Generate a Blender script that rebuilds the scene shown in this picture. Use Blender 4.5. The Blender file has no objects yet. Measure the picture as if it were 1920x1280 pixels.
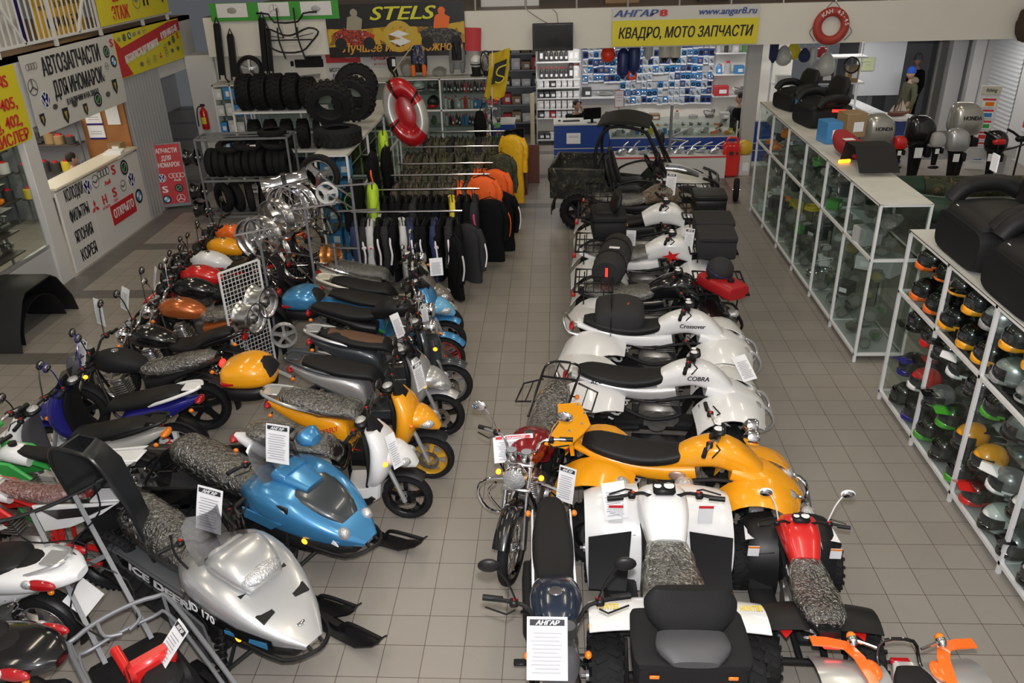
import bpy, bmesh, math, random
from mathutils import Vector as V, Matrix, noise
S = bpy.context.scene
COL = S.collection
PI = math.pi
R_ = math.radians
# ---------------------------------------------------------------- camera
FPX, PITCH, YAW, ROLL, CAMZ = 1549.85, .4632, .06134, -.03087, 4.80
_Rt = V((math.cos(YAW), math.sin(YAW), 0)); _F = V((-math.sin(YAW), math.cos(YAW), 0))
_D = _F * math.cos(PITCH) - V((0, 0, 1)) * math.sin(PITCH)
_U = _F * math.sin(PITCH) + V((0, 0, 1)) * math.cos(PITCH)
_Rr = _Rt * math.cos(ROLL) + _U * math.sin(ROLL)
_Ur = _U * math.cos(ROLL) - _Rt * math.sin(ROLL)
cam = bpy.data.cameras.new('camera'); camo = bpy.data.objects.new('camera', cam); COL.objects.link(camo)
cam.sensor_width = 36; cam.lens = FPX / 1920 * 36; cam.clip_start = .05; cam.clip_end = 200
M = Matrix((_Rr, _Ur, -_D)).transposed().to_4x4(); M.translation = V((0, 0, CAMZ))
camo.matrix_world = M; S.camera = camo
def ray(px, py):
	return _D + _Rr * ((px - 960) / FPX) - _Ur * ((py - 640) / FPX)
def P(px, py, z=0.):          # the point of the horizontal plane at height z seen there
	d = ray(px, py); t = (z - CAMZ) / d.z
	return V((0, 0, CAMZ)) + d * t
def PY(px, py, Y):            # the same on a wall across the hall
	d = ray(px, py); return V((0, 0, CAMZ)) + d * (Y / d.y)
def PX(px, py, X):            # the same on a wall along the hall
	d = ray(px, py); return V((0, 0, CAMZ)) + d * (X / d.x)
# ---------------------------------------------------------------- light and exposure
S.view_settings.view_transform = 'Standard'; S.view_settings.look = 'None'
S.view_settings.gamma = 1; S.view_settings.use_curve_mapping = False
S.view_settings.exposure = 0.0
W = bpy.data.worlds.new('world'); S.world = W; W.use_nodes = True
W.node_tree.nodes['Background'].inputs[0].default_value = (.80, .84, .9, 1)
W.node_tree.nodes['Background'].inputs[1].default_value = .10
def area(name, loc, sx, sy, e, col=(1, 1, 1), rot=(0, 0, 0)):
	l = bpy.data.lights.new(name, 'AREA'); l.shape = 'RECTANGLE'; l.size = sx; l.size_y = sy
	l.energy = e; l.color = col
	o = bpy.data.objects.new(name, l); o.location = loc; o.rotation_euler = rot; COL.objects.link(o); return o
WARM = (1, .88, .66)
for lx in (-6., -2., 2.2, 6.5):                     # rows of fluorescent ceiling lamps over the hall
	for ly in (3.5, 8.5, 13.5):
		area('ceiling_lamp', (lx, ly, 6.9), .35, 2.4, 40, WARM)
for lx in (-3.6, .2, 3.0, 6.2):                     # tubes below the gallery at the back
	area('gallery_lamp', (lx, 19.6, 2.56), 1.8, .25, 26, (1, .96, .9))
area('entrance_lamp', (8.6, 18.6, 2.56), 1.6, .5, 22, (1, .97, .93))
area('shop_lamp', (-9.2, 13.4, 2.5), .3, 2.4, 40, (1, .9, .72))
area('shop_lamp', (-9.2, 10.6, 2.5), .3, 1.6, 28, (1, .9, .72))
fl = bpy.data.lights.new('camera_flash', 'POINT'); fl.energy = 1050; fl.shadow_soft_size = .05; fl.color = (1, .975, .98)
flo = bpy.data.objects.new('camera_flash', fl); flo.location = (.02, .12, CAMZ + .16); COL.objects.link(flo)
# ---------------------------------------------------------------- materials
MATS = {}
def mat(key, col=(.5, .5, .5), rough=.5, metal=0., coat=0., emit=0., bump=0., bscale=60., var=0., vscale=8., alpha=1., trans=0., spec=.5):
	if key in MATS: return MATS[key]
	m = bpy.data.materials.new(key); m.use_nodes = True; nt = m.node_tree; b = nt.nodes['Principled BSDF']
	c = (*col, 1); I = b.inputs
	I['Base Color'].default_value = c; I['Roughness'].default_value = rough; I['Metallic'].default_value = metal
	I['Coat Weight'].default_value = coat; I['Coat Roughness'].default_value = .06; I['Specular IOR Level'].default_value = spec
	if alpha < 1: I['Alpha'].default_value = alpha
	if trans: I['Transmission Weight'].default_value = trans
	if emit: I['Emission Color'].default_value = c; I['Emission Strength'].default_value = emit
	tc = None
	if bump or var: tc = nt.nodes.new('ShaderNodeTexCoord')
	if var:
		n = nt.nodes.new('ShaderNodeTexNoise'); n.inputs['Scale'].default_value = vscale; n.inputs['Detail'].default_value = 3
		nt.links.new(tc.outputs['Object'], n.inputs['Vector'])
		mx = nt.nodes.new('ShaderNodeMix'); mx.data_type = 'RGBA'
		mx.inputs['A'].default_value = tuple(v * (1 - var) for v in col) + (1,)
		mx.inputs['B'].default_value = tuple(min(1, v * (1 + var)) for v in col) + (1,)
		nt.links.new(n.outputs['Fac'], mx.inputs['Factor']); nt.links.new(mx.outputs['Result'], I['Base Color'])
	if bump:
		n = nt.nodes.new('ShaderNodeTexNoise'); n.inputs['Scale'].default_value = bscale; n.inputs['Detail'].default_value = 2
		nt.links.new(tc.outputs['Object'], n.inputs['Vector'])
		bp = nt.nodes.new('ShaderNodeBump'); bp.inputs['Strength'].default_value = bump; bp.inputs['Distance'].default_value = .02
		nt.links.new(n.outputs['Fac'], bp.inputs['Height']); nt.links.new(bp.outputs['Normal'], I['Normal'])
	MATS[key] = m; return m
def film(key, tint, clear, rough=.12, bump=0., bscale=30.):       # clear sheet: see-through with a gloss of its own
	if key in MATS: return MATS[key]
	m = bpy.data.materials.new(key); m.use_nodes = True; nt = m.node_tree; nt.nodes.clear()
	o = nt.nodes.new('ShaderNodeOutputMaterial'); mx = nt.nodes.new('ShaderNodeMixShader')
	t = nt.nodes.new('ShaderNodeBsdfTransparent'); t.inputs[0].default_value = (*tint, 1)
	g = nt.nodes.new('ShaderNodeBsdfGlossy'); g.inputs['Roughness'].default_value = rough; g.inputs['Color'].default_value = (.9, .9, .88, 1)
	mx.inputs[0].default_value = 1 - clear
	nt.links.new(t.outputs[0], mx.inputs[1]); nt.links.new(g.outputs[0], mx.inputs[2]); nt.links.new(mx.outputs[0], o.inputs[0])
	if bump:
		tc = nt.nodes.new('ShaderNodeTexCoord'); n = nt.nodes.new('ShaderNodeTexNoise'); n.inputs['Scale'].default_value = bscale; n.inputs['Detail'].default_value = 4
		n.inputs['Distortion'].default_value = 1.5
		bp = nt.nodes.new('ShaderNodeBump'); bp.inputs['Strength'].default_value = bump; bp.inputs['Distance'].default_value = .03
		nt.links.new(tc.outputs['Object'], n.inputs['Vector']); nt.links.new(n.outputs['Fac'], bp.inputs['Height']); nt.links.new(bp.outputs['Normal'], g.inputs['Normal'])
	MATS[key] = m; return m
def ramp(key, stops, scale=6., rough=.6, detail=2., dist=0., kind='noise', bump=0.):   # camouflage and other mottled surfaces
	if key in MATS: return MATS[key]
	m = mat(key, stops[0][1], rough); nt = m.node_tree; b = nt.nodes['Principled BSDF']
	tc = nt.nodes.new('ShaderNodeTexCoord'); n = nt.nodes.new('ShaderNodeTexNoise')
	n.inputs['Scale'].default_value = scale; n.inputs['Detail'].default_value = detail; n.inputs['Distortion'].default_value = dist
	r = nt.nodes.new('ShaderNodeValToRGB'); r.color_ramp.interpolation = 'CONSTANT'
	while len(r.color_ramp.elements) < len(stops): r.color_ramp.elements.new(.5)
	for e, (p, c) in zip(r.color_ramp.elements, stops): e.position = p; e.color = (*c, 1)
	nt.links.new(tc.outputs['Object'], n.inputs['Vector']); nt.links.new(n.outputs['Fac'], r.inputs[0]); nt.links.new(r.outputs[0], b.inputs['Base Color'])
	return m
black = mat('black plastic', (.009, .009, .01), .42, spec=.35)
satin = mat('satin black', (.013, .013, .014), .6, bump=.15, bscale=300, spec=.25)
gloss = mat('gloss black', (.008, .008, .009), .15, coat=.6)
rubber = mat('tyre rubber', (.012, .012, .013), .75, var=.25, vscale=20, spec=.25)
leather = mat('black seat vinyl', (.010, .010, .011), .5, bump=.12, bscale=120, spec=.28)
steel = mat('bare aluminium', (.62, .62, .64), .32, 1.)
chrome = mat('chrome', (.78, .78, .8), .1, 1.)
dsteel = mat('engine metal', (.30, .29, .28), .42, .85, var=.3, vscale=30)
greytube = mat('grey painted steel', (.22, .23, .25), .45, .3)
whitep = mat('white painted steel', (.74, .75, .76), .45)
white = mat('white gloss', (.80, .81, .82), .22, coat=.5)
paper = mat('white paper', (.82, .83, .86), .7)
ink = mat('black ink', (.02, .02, .025), .7)
greyink = mat('grey print', (.3, .3, .33), .7)
redink = mat('red print', (.62, .03, .04), .6)
yellow = mat('yellow gloss', (.90, .38, .012), .22, coat=.5)
red = mat('red gloss', (.62, .02, .018), .22, coat=.5)
orange = mat('orange gloss', (.88, .16, .015), .25, coat=.5)
blue = mat('sky blue gloss', (.06, .26, .52), .22, .35, coat=.5)
navy = mat('dark blue gloss', (.02, .02, .22), .22, .2, coat=.5)
silver = mat('silver paint', (.52, .53, .54), .28, .55, coat=.5)
dgrey = mat('graphite paint', (.06, .07, .08), .25, .4, coat=.5)
copper = mat('copper paint', (.50, .13, .03), .25, .5, coat=.5)
beige = mat('bronze beige paint', (.27, .24, .21), .28, .5, coat=.5)
cream = mat('cream gloss', (.62, .60, .50), .25, coat=.4)
cherry = mat('cherry red paint', (.22, .008, .012), .2, .2, coat=.6)
green = mat('green decal', (.04, .36, .07), .35)
camo = ramp('dark camouflage', [(0, (.012, .013, .012)), (.5, (.05, .05, .035)), (.56, (.015, .016, .014)), (.66, (.24, .21, .12))], 9, .35, 3, 1.)
realtree = ramp('forest camouflage', [(0, (.10, .075, .05)), (.42, (.20, .15, .10)), (.5, (.07, .055, .04)), (.58, (.26, .22, .16)), (.66, (.12, .07, .04))], 11, .4, 4, 1.5)
redlens = mat('red lens', (.40, .008, .012), .12, coat=1)
redglow = mat('red flash glow', (.9, .03, .02), .2, emit=2.2)  # emission paints in the flash thrown back by unlit red lenses and reflectors
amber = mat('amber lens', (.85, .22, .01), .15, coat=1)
amberglow = mat('amber flash glow', (1., .38, .02), .2, emit=2.)  # painted glow of the camera flash in unlit amber indicators and reflectors
lens = mat('clear headlamp', (.62, .64, .66), .08, .6, coat=1, bump=.5, bscale=70)
wrap = film('clear wrapping film', (.80, .81, .78), .70, .22, 1., 26)
pane = film('showcase glass', (.86, .90, .885), .955, .04)
darkglass = film('smoked screen', (.66, .66, .68), .90, .05)
mirrorm = mat('mirror glass', (.55, .57, .6), .04, 1.)
blueled = mat('blue card', (.04, .22, .55), .4)
# ---------------------------------------------------------------- mesh builder
_hull = {}
def _boxtopo():
	if 'b' in _hull: return _hull['b']
	bm = bmesh.new(); vs = []
	for sx in (-1, 1):
		for sy in (-1, 1):
			for sz in (-1, 1):
				for ax in range(3):
					p = [sx, sy, sz]; p[ax] *= .8; q = [sx * .8, sy * .8, sz * .8]; q[ax] = p[ax] / .8
					vs.append(bm.verts.new(q))
	bm.verts.ensure_lookup_table(); bm.verts.index_update()
	bmesh.ops.convex_hull(bm, input=vs)
	bmesh.ops.dissolve_limit(bm, angle_limit=.02, verts=bm.verts, edges=bm.edges)
	bm.normal_update(); bm.verts.index_update()
	t = [[v.index for v in f.verts] for f in bm.faces]; sg = [tuple(round(c / .8, 2) for c in v.co) for v in vs]
	bm.free(); _hull['b'] = (t, sg); return _hull['b']
def rotm(rx=0, ry=0, rz=0):
	return Matrix.Rotation(rz, 4, 'Z') @ Matrix.Rotation(ry, 4, 'Y') @ Matrix.Rotation(rx, 4, 'X')
def smoothpath(pts, k=4, closed=False):
	p = [V(q) for q in pts]; n = len(p)
	if n < 3: return p
	out = []
	for i in range(n if closed else n - 1):
		a, b, c, d = (p[(i - 1) % n] if closed or i else p[0], p[i], p[(i + 1) % n], p[(i + 2) % n] if closed or i + 2 < n else p[-1])
		for j in range(k):
			t = j / k; t2 = t * t; t3 = t2 * t
			out.append(.5 * ((2 * b) + (c - a) * t + (2 * a - 5 * b + 4 * c - d) * t2 + (3 * b - a - 3 * c + d) * t3))
	if not closed: out.append(p[-1])
	return out
class MB:
	def __init__(self):
		self.v = []; self.f = []; self.m = []; self.mi = 0; self.x = Matrix.Identity(4)
	def at(self, loc=(0, 0, 0), rx=0, ry=0, rz=0):
		self.x = Matrix.Translation(V(loc)) @ rotm(rx, ry, rz); return self
	def mm(self, i): self.mi = i; return self
	def add(self, vs, fs):
		o = len(self.v); X = self.x
		self.v += [X @ V(p) for p in vs]; self.f += [[o + i for i in f] for f in fs]; self.m += [self.mi] * len(fs); return self
	def box(self, c, s, bev=0., rot=None):
		c = V(c); h = [abs(a) / 2 for a in s]; r = rotm(*rot) if rot else None
		if bev:
			t, sg = _boxtopo(); b = min(bev, min(h) * .9); vs = []
			for g in sg: vs.append(V([(1 if a > 0 else -1) * (h[i] - (0 if abs(a) > 1.1 else b)) for i, a in enumerate(g)]))
		else:
			vs = [V((sx * h[0], sy * h[1], sz * h[2])) for sx in (-1, 1) for sy in (-1, 1) for sz in (-1, 1)]
			t = [[0, 1, 3, 2], [4, 6, 7, 5], [0, 4, 5, 1], [2, 3, 7, 6], [0, 2, 6, 4], [1, 5, 7, 3]]
		return self.add([c + ((r @ q) if r else q) for q in vs], t)
	def rings(self, R, closed=False, cap=True):
		n = len(R[0]); vs = [p for r in R for p in r]; fs = []; k = len(R)
		for i in range(k if closed else k - 1):
			a, b = i * n, ((i + 1) % k) * n
			for j in range(n):
				j2 = (j + 1) % n; fs.append([a + j, a + j2, b + j2, b + j])
		if cap and not closed: fs.append(list(range(n))[::-1]); fs.append([(k - 1) * n + j for j in range(n)])
		return self.add(vs, fs)
	def tube(self, pts, r, n=8, sm=0, closed=False, flat=None):
		p = smoothpath(pts, sm, closed) if sm else [V(q) for q in pts]
		k = len(p); R = []; t0 = None; u = None
		for i in range(k):
			a = p[(i - 1) % k] if (closed or i) else p[0]; b = p[(i + 1) % k] if (closed or i < k - 1) else p[-1]
			t = (b - a)
			t = t.normalized() if t.length > 1e-9 else (t0 or V((0, 0, 1)))
			if u is None:
				u = t.cross(V((0, 0, 1)) if abs(t.z) < .9 else V((1, 0, 0))).normalized()
			else:
				u = (u - t * u.dot(t)); u = u.normalized() if u.length > 1e-6 else t.orthogonal().normalized()
			w = t.cross(u); t0 = t
			rr = r[min(i * len(r) // k, len(r) - 1)] if isinstance(r, (list, tuple)) else r
			fw = rr * (flat or 1)
			R.append([p[i] + u * (rr * math.cos(2 * PI * j / n)) + w * (fw * math.sin(2 * PI * j / n)) for j in range(n)])
		return self.rings(R, closed)
	def bar(self, a, b, w, h=None):
		a = V(a); b = V(b); d = b - a; L = d.length; h = h or w
		q = d.to_track_quat('X', 'Z').to_matrix().to_4x4(); X = self.x
		self.x = X @ Matrix.Translation((a + b) / 2) @ q; self.box((0, 0, 0), (L, w, h)); self.x = X; return self
	def lathe(self, prof, n=24, c=(0, 0, 0), axis='z', closed=False, a0=0, a1=2 * PI):
		c = V(c); full = abs(a1 - a0 - 2 * PI) < 1e-6; R = []
		for i in range(n if full else n + 1):
			a = a0 + (a1 - a0) * i / n; ca, sa = math.cos(a), math.sin(a); q = []
			for r, z in prof:
				q.append(c + (V((r * ca, r * sa, z)) if axis == 'z' else V((r * ca, z, r * sa)) if axis == 'y' else V((z, r * ca, r * sa))))
			R.append(q)
		k = len(prof); fs = []; N = len(R)
		for i in range(N if full else N - 1):
			a, b = i * k, ((i + 1) % N) * k
			for j in range(k if closed else k - 1): fs.append([a + j, b + j, b + (j + 1) % k, a + (j + 1) % k])
		return self.add([p for q in R for p in q], fs)
	def cyl(self, a, b, r, n=16, r2=None):
		return self.tube([a, b], [r, r2 if r2 is not None else r], n)
	def ell(self, c, r, n=12, m=8):
		c = V(c); prof = []; R = []
		for i in range(1, m):
			t = PI * i / m; R.append([c + V((r[0] * math.sin(t) * math.cos(2 * PI * j / n), r[1] * math.sin(t) * math.sin(2 * PI * j / n), -r[2] * math.cos(t))) for j in range(n)])
		vs = [p for q in R for p in q]; fs = []
		for i in range(m - 2):
			for j in range(n): fs.append([i * n + j, i * n + (j + 1) % n, (i + 1) * n + (j + 1) % n, (i + 1) * n + j])
		vs += [c - V((0, 0, r[2])), c + V((0, 0, r[2]))]; b, t = len(vs) - 2, len(vs) - 1
		for j in range(n): fs.append([b, (j + 1) % n, j]); fs.append([t, (m - 2) * n + j, (m - 2) * n + (j + 1) % n])
		return self.add(vs, fs)
	def body(self, secs, p=2.6, n=16, sm=3, y=0.):
		"""secs (x, z, half width, half height[, angle]) along a path in the x-z plane"""
		ss = [tuple(s) + ((0,) if len(s) < 5 else ()) for s in secs]; out = []
		if sm:
			A = smoothpath([(s[0], s[1], s[4]) for s in ss], sm); B = smoothpath([(s[2], s[3], 0) for s in ss], sm)
			out = [(a.x, a.y, b.x, b.y, a.z) for a, b in zip(A, B)]
		else: out = ss
		R = []
		for x, z, hw, hh, an in out:
			t = V((-math.sin(an), 0, math.cos(an))); q = []
			for j in range(n):
				a = 2 * PI * (j + .5) / n; ca, sa = math.cos(a), math.sin(a)
				q.append(V((x, y, z)) + V((0, 1, 0)) * (max(hw, .001) * math.copysign(abs(ca) ** (2 / p), ca)) + t * (max(hh, .001) * math.copysign(abs(sa) ** (2 / p), sa)))
			R.append(q)
		return self.rings(R)
	def ext(self, out, th, bev=.0, plane='xz', c=(0, 0, 0)):
		"""prism of a 2-D outline; the thickness runs along the third axis"""
		c = V(c); ce = V((sum(p[0] for p in out) / len(out), sum(p[1] for p in out) / len(out)))
		def P3(p, t): return c + (V((p[0], t, p[1])) if plane == 'xz' else V((p[0], p[1], t)) if plane == 'xy' else V((t, p[0], p[1])))
		def ins(d): return [V(p) - (V(p) - ce).normalized() * d for p in out]
		if bev: L = [(ins(bev), -th / 2), (out, -th / 2 + bev), (out, th / 2 - bev), (ins(bev), th / 2)]
		else: L = [(out, -th / 2), (out, th / 2)]
		return self.rings([[P3(p, t) for p in o] for o, t in L])
	def sheet(self, G, th=.004):
		"""grid of points thickened along its normals"""
		G = [[V(p) for p in r] for r in G]; m, n = len(G), len(G[0]); N = []
		for i in range(m):
			for j in range(n):
				du = G[min(i + 1, m - 1)][j] - G[max(i - 1, 0)][j]; dv = G[i][min(j + 1, n - 1)] - G[i][max(j - 1, 0)]
				w = du.cross(dv); N.append(w.normalized() if w.length > 1e-9 else V((0, 0, 1)))
		a = [G[i][j] for i in range(m) for j in range(n)]; b = [p + q * th for p, q in zip(a, N)]; k = m * n; fs = []
		for i in range(m - 1):
			for j in range(n - 1):
				q = [i * n + j, i * n + j + 1, (i + 1) * n + j + 1, (i + 1) * n + j]; fs.append(q[::-1]); fs.append([x + k for x in q])
		bd = [(0, j) for j in range(n)] + [(i, n - 1) for i in range(1, m)] + [(m - 1, j) for j in range(n - 2, -1, -1)] + [(i, 0) for i in range(m - 2, 0, -1)]
		ix = [i * n + j for i, j in bd]
		for i in range(len(ix)): p, q = ix[i], ix[(i + 1) % len(ix)]; fs.append([p, q, q + k, p + k])
		return self.add(a + b, fs)
	def arch(self, c, R, a0, a1, w, th=.006, crown=.02, k=10, y=0.):
		"""mudguard over a wheel whose axle runs along y; angles from the rear (pi) over the top (pi/2) to the front (0)"""
		c = V(c); G = []
		for i in range(k + 1):
			a = a0 + (a1 - a0) * i / k; r = []
			for u in (-1, -.75, -.35, 0, .35, .75, 1):
				rr = R + crown * (1 - u * u * abs(u)); r.append(c + V((rr * math.cos(a), y + u * w / 2, rr * math.sin(a))))
			G.append(r)
		return self.sheet(G, th)
	def coil(self, a, b, r, wire, turns=6, n=5):
		a = V(a); b = V(b); d = b - a; u = d.normalized().orthogonal().normalized(); w = d.normalized().cross(u); k = turns * 8
		return self.tube([a + d * (i / k) + (u * math.cos(2 * PI * i / 8) + w * math.sin(2 * PI * i / 8)) * r for i in range(k + 1)], wire, n)
	def mesh(self, name, mats, sharp=38):
		me = bpy.data.meshes.new(name); me.from_pydata([tuple(p) for p in self.v], [], self.f)
		for m in (mats if isinstance(mats, (list, tuple)) else [mats]): me.materials.append(m)
		if isinstance(mats, (list, tuple)) and len(mats) > 1: me.polygons.foreach_set('material_index', self.m)
		bm = bmesh.new(); bm.from_mesh(me); bmesh.ops.recalc_face_normals(bm, faces=bm.faces); bm.to_mesh(me); bm.free()
		me.shade_smooth(); me.set_sharp_from_angle(angle=R_(sharp)); return me
# ---------------------------------------------------------------- objects
def thing(name, label, cat, loc=(0, 0, 0), rz=0., group=None):
	o = bpy.data.objects.new(name, None); COL.objects.link(o); o.empty_display_size = .1
	o.location = loc; o.rotation_euler = (0, 0, rz); o['label'] = label; o['category'] = cat
	if group: o['group'] = group
	return o
def part(name, mb, mats, parent=None, label=None, loc=None, rot=None, sharp=38):
	me = mb.mesh(name, mats, sharp) if isinstance(mb, MB) else mb
	o = bpy.data.objects.new(name, me); COL.objects.link(o)
	if parent: o.parent = parent
	if label: o['label'] = label
	if loc is not None: o.location = loc
	if rot is not None: o.rotation_euler = rot
	return o
def solo(name, mb, mats, label, cat, loc=(0, 0, 0), rz=0., group=None, rot=None, sharp=38):
	o = part(name, mb, mats, None, label, loc, rot or (0, 0, rz), sharp); o['category'] = cat
	if group: o['group'] = group
	return o
def struct(name, mb, mats, **k):
	o = part(name, mb, mats, **k); o['kind'] = 'structure'; return o
def kids(o): return list(o.children)
def dup(o, loc, rz=0., label=None, group=None, mats=None):
	"""a copy of a thing with copies of its parts and sub-parts"""
	def cp(a, par):
		c = a.copy(); COL.objects.link(c)
		if par: c.parent = par
		for ch in kids(a): cp(ch, c)
		return c
	r = cp(o, None); r.location = loc; r.rotation_euler = (0, 0, rz) if not isinstance(rz, tuple) else rz
	if label: r['label'] = label
	if group: r['group'] = group
	return r
ORD = 'first second third fourth fifth sixth seventh eighth ninth tenth eleventh twelfth thirteenth fourteenth fifteenth sixteenth seventeenth eighteenth nineteenth twentieth'.split()
def nth(i):
	if i < 20: return ORD[i]
	t, u = divmod(i + 1, 10); tens = {2: 'twent', 3: 'thirt', 4: 'fort', 5: 'fift', 6: 'sixt', 7: 'sevent', 8: 'eight', 9: 'ninet'}
	return tens[t] + 'ieth' if u == 0 else tens[t] + 'y-' + ORD[u - 1]
_txt = {}
def text(s, parent, loc, size, m, rot=(PI / 2, 0, 0), sx=1., bold=.0, shear=0., align='CENTER', ext=.0012, name='lettering', z=0., width=None):
	"""raised lettering; size is the height of a capital letter"""
	key = (s, bold, shear, align, m.name)
	if key not in _txt:
		c = bpy.data.curves.new('lettering', 'FONT'); c.body = s; c.size = 1 / .72; c.offset = min(bold, .012); c.shear = shear; c.align_x = align; c.extrude = .004
		c.resolution_u = 3
		t = bpy.data.objects.new('lettering', c); COL.objects.link(t); bpy.context.view_layer.update()
		me = bpy.data.meshes.new_from_object(t.evaluated_get(bpy.context.evaluated_depsgraph_get()))
		me.materials.clear(); me.materials.append(m); bpy.data.objects.remove(t); bpy.data.curves.remove(c)
		if bold > .012:
			bm = bmesh.new()
			for d in (-1, 0, 1): bm.from_mesh(me); bm.verts.ensure_lookup_table(); [setattr(v, 'co', v.co + V((d * (bold - .004), 0, d * .002))) for v in list(bm.verts)[-len(me.vertices):]]
			bm.to_mesh(me); bm.free()
		_txt[key] = me
	me = _txt[key]; o = bpy.data.objects.new(name, me); COL.objects.link(o); o.parent = parent
	if width:
		xs = [v.co.x for v in me.vertices]; sx = width / max(.001, (max(xs) - min(xs)) * size)
	o.location = loc; o.rotation_euler = rot; o.scale = (size * sx, size, ext / .004); return o
# ---------------------------------------------------------------- setting
def wallmat(key, col, var=.06): return mat(key, col, .8, var=var, vscale=1.5)
wallm = wallmat('off white wall paint', (.78, .76, .70)); wallw = wallmat('white wall paint', (.66, .66, .66)); greyw = wallmat('grey wall paint', (.30, .31, .33))
def floor_mat():
	m = mat('floor tiles', (.3, .28, .25), .38, bump=.05, bscale=40); nt = m.node_tree; b = nt.nodes['Principled BSDF']; N = nt.nodes.new; L = nt.links.new
	g = N('ShaderNodeNewGeometry'); sh = N('ShaderNodeVectorMath'); sh.operation = 'ADD'; sh.inputs[1].default_value = (30.104, 30.006, 0)
	L(g.outputs['Position'], sh.inputs[0])
	br = N('ShaderNodeTexBrick'); br.offset = 0; br.squash = 1; br.inputs['Scale'].default_value = 1; br.inputs['Brick Width'].default_value = .3
	br.inputs['Row Height'].default_value = .3; br.inputs['Mortar Size'].default_value = .0028; br.inputs['Mortar Smooth'].default_value = .2
	br.inputs['Color1'].default_value = (.335, .312, .285, 1); br.inputs['Color2'].default_value = (.31, .288, .262, 1); br.inputs['Mortar'].default_value = (.075, .05, .04, 1)
	L(sh.outputs[0], br.inputs['Vector'])
	sx = N('ShaderNodeSeparateXYZ'); L(g.outputs['Position'], sx.inputs[0])
	def mth(op, a, bb):
		n = N('ShaderNodeMath'); n.operation = op
		for i, v in enumerate((a, bb)):
			if isinstance(v, (int, float)): n.inputs[i].default_value = v
			else: L(v, n.inputs[i])
		return n.outputs[0]
	def between(s, a, c): return mth('MULTIPLY', mth('GREATER_THAN', s, a), mth('LESS_THAN', s, c))
	X, Y = sx.outputs[0], sx.outputs[1]
	row = between(mth('FRACT', mth('DIVIDE', mth('ADD', Y, 6.606 - .9), 2.1), 0), 0, .1428)     # every seventh row
	bands = mth('MULTIPLY', row, mth('MAXIMUM', mth('MULTIPLY', mth('GREATER_THAN', Y, 15.), mth('LESS_THAN', X, 3.196)), between(X, -7.604, -4.9)))
	strips = mth('MAXIMUM', between(X, -7.704, -7.304), mth('MULTIPLY', between(X, 3.196, 3.496), mth('GREATER_THAN', Y, 15.39)))
	k = mth('MAXIMUM', bands, strips)
	n = N('ShaderNodeTexNoise'); n.inputs['Scale'].default_value = 1.3; n.inputs['Detail'].default_value = 5; L(g.outputs['Position'], n.inputs['Vector'])
	dk = N('ShaderNodeMix'); dk.data_type = 'RGBA'; dk.blend_type = 'MULTIPLY'; dk.inputs['B'].default_value = (.46, .47, .50, 1); L(k, dk.inputs['Factor']); L(br.outputs['Color'], dk.inputs['A'])
	d2 = N('ShaderNodeMix'); d2.data_type = 'RGBA'; d2.blend_type = 'MULTIPLY'; d2.inputs['B'].default_value = (.86, .84, .80, 1); L(n.outputs['Fac'], d2.inputs['Factor']); L(dk.outputs['Result'], d2.inputs['A'])
	L(d2.outputs['Result'], b.inputs['Base Color']); return m
struct('floor', MB().box((0, 10.5, -.05), (30, 32, .1)), floor_mat())
struct('ceiling', MB().box((0, 10.5, 7.25), (30, 32, .1)), wallw)
struct('wall_left', MB().box((-12.05, 10.5, 3.6), (.1, 32, 7.2)), wallw)
struct('wall_near', MB().box((0, -4.05, 3.6), (24, .1, 7.2)), wallw)
# far gallery: slab, parapet front, wall above
struct('wall_gallery', MB().box((1.35, 17.50, 2.985), (16.9, .12, .75)), wallm)
struct('floor_gallery', MB().box((1.35, 20.6, 3.31), (17.0, 6.0, .1)), mat('brown gallery flooring', (.17, .12, .09), .5, var=.2, vscale=3))
struct('ceiling_gallery', MB().box((1.35, 20.6, 2.66), (17.0, 6.0, .08)), wallw)
struct('wall_upper', MB().box((1, 23.65, 5.3), (22, .1, 4)), wallm)
# walls below the gallery
struct('wall_back', MB().box((-4.55, 17.85, 1.31), (5.35, .1, 2.62)), wallm)
struct('wall_rear', MB().box((2.55, 20.85, 1.31), (6.1, .1, 2.62)), wallm)
struct('wall_store', MB().box((-1.2, 23.0, 1.31), (3.4, .1, 2.62)), greyw)
struct('wall_passage', MB().box((-1.92, 19.9, 1.31), (.1, 4.0, 2.62)), wallm)
struct('pillar', MB().box((-7.45, 18.0, 1.31), (.62, .62, 2.62), .02), wallw, label='white square pillar with fire extinguisher')
struct('column', MB().box((4.05, 18.0, 1.31), (.28, .22, 2.62), .01), mat('pale grey column paint', (.42, .42, .42), .5))
# right side
struct('wall_right', MB().box((9.95, 9.0, 3.6), (.1, 21, 7.2)).box((9.95, 20.6, 1.31), (.1, 2.2, 2.62)), wallw)
struct('wall_office', MB().box((7.62, 20.75, 1.8), (1.0, .25, 1.6)), mat('white office panel', (.60, .62, .66), .5))
struct('wall_entrance', MB().box((8.8, 23.35, 1.31), (2.4, .1, 2.62)).box((9.9, 22.4, 1.31), (.12, 1.9, 2.62)).box((7.6, 22.3, 1.31), (.12, 2.6, 2.62)), greyw)
b = MB().box((8.35, 23.25, 1.05), (.95, .06, 2.1), .01).box((8.35, 23.2, 1.05), (.75, .04, 1.9), .01); struct('door_1', b, mat('dark grey door', (.13, .135, .15), .5))
struct('door_2', MB().box((9.83, 22.2, 1.08), (.06, 1.0, 2.16), .01).box((9.80, 21.66, 1.08), (.10, .10, 2.2), .01).box((9.80, 22.74, 1.08), (.10, .10, 2.2), .01), wallm)
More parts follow.
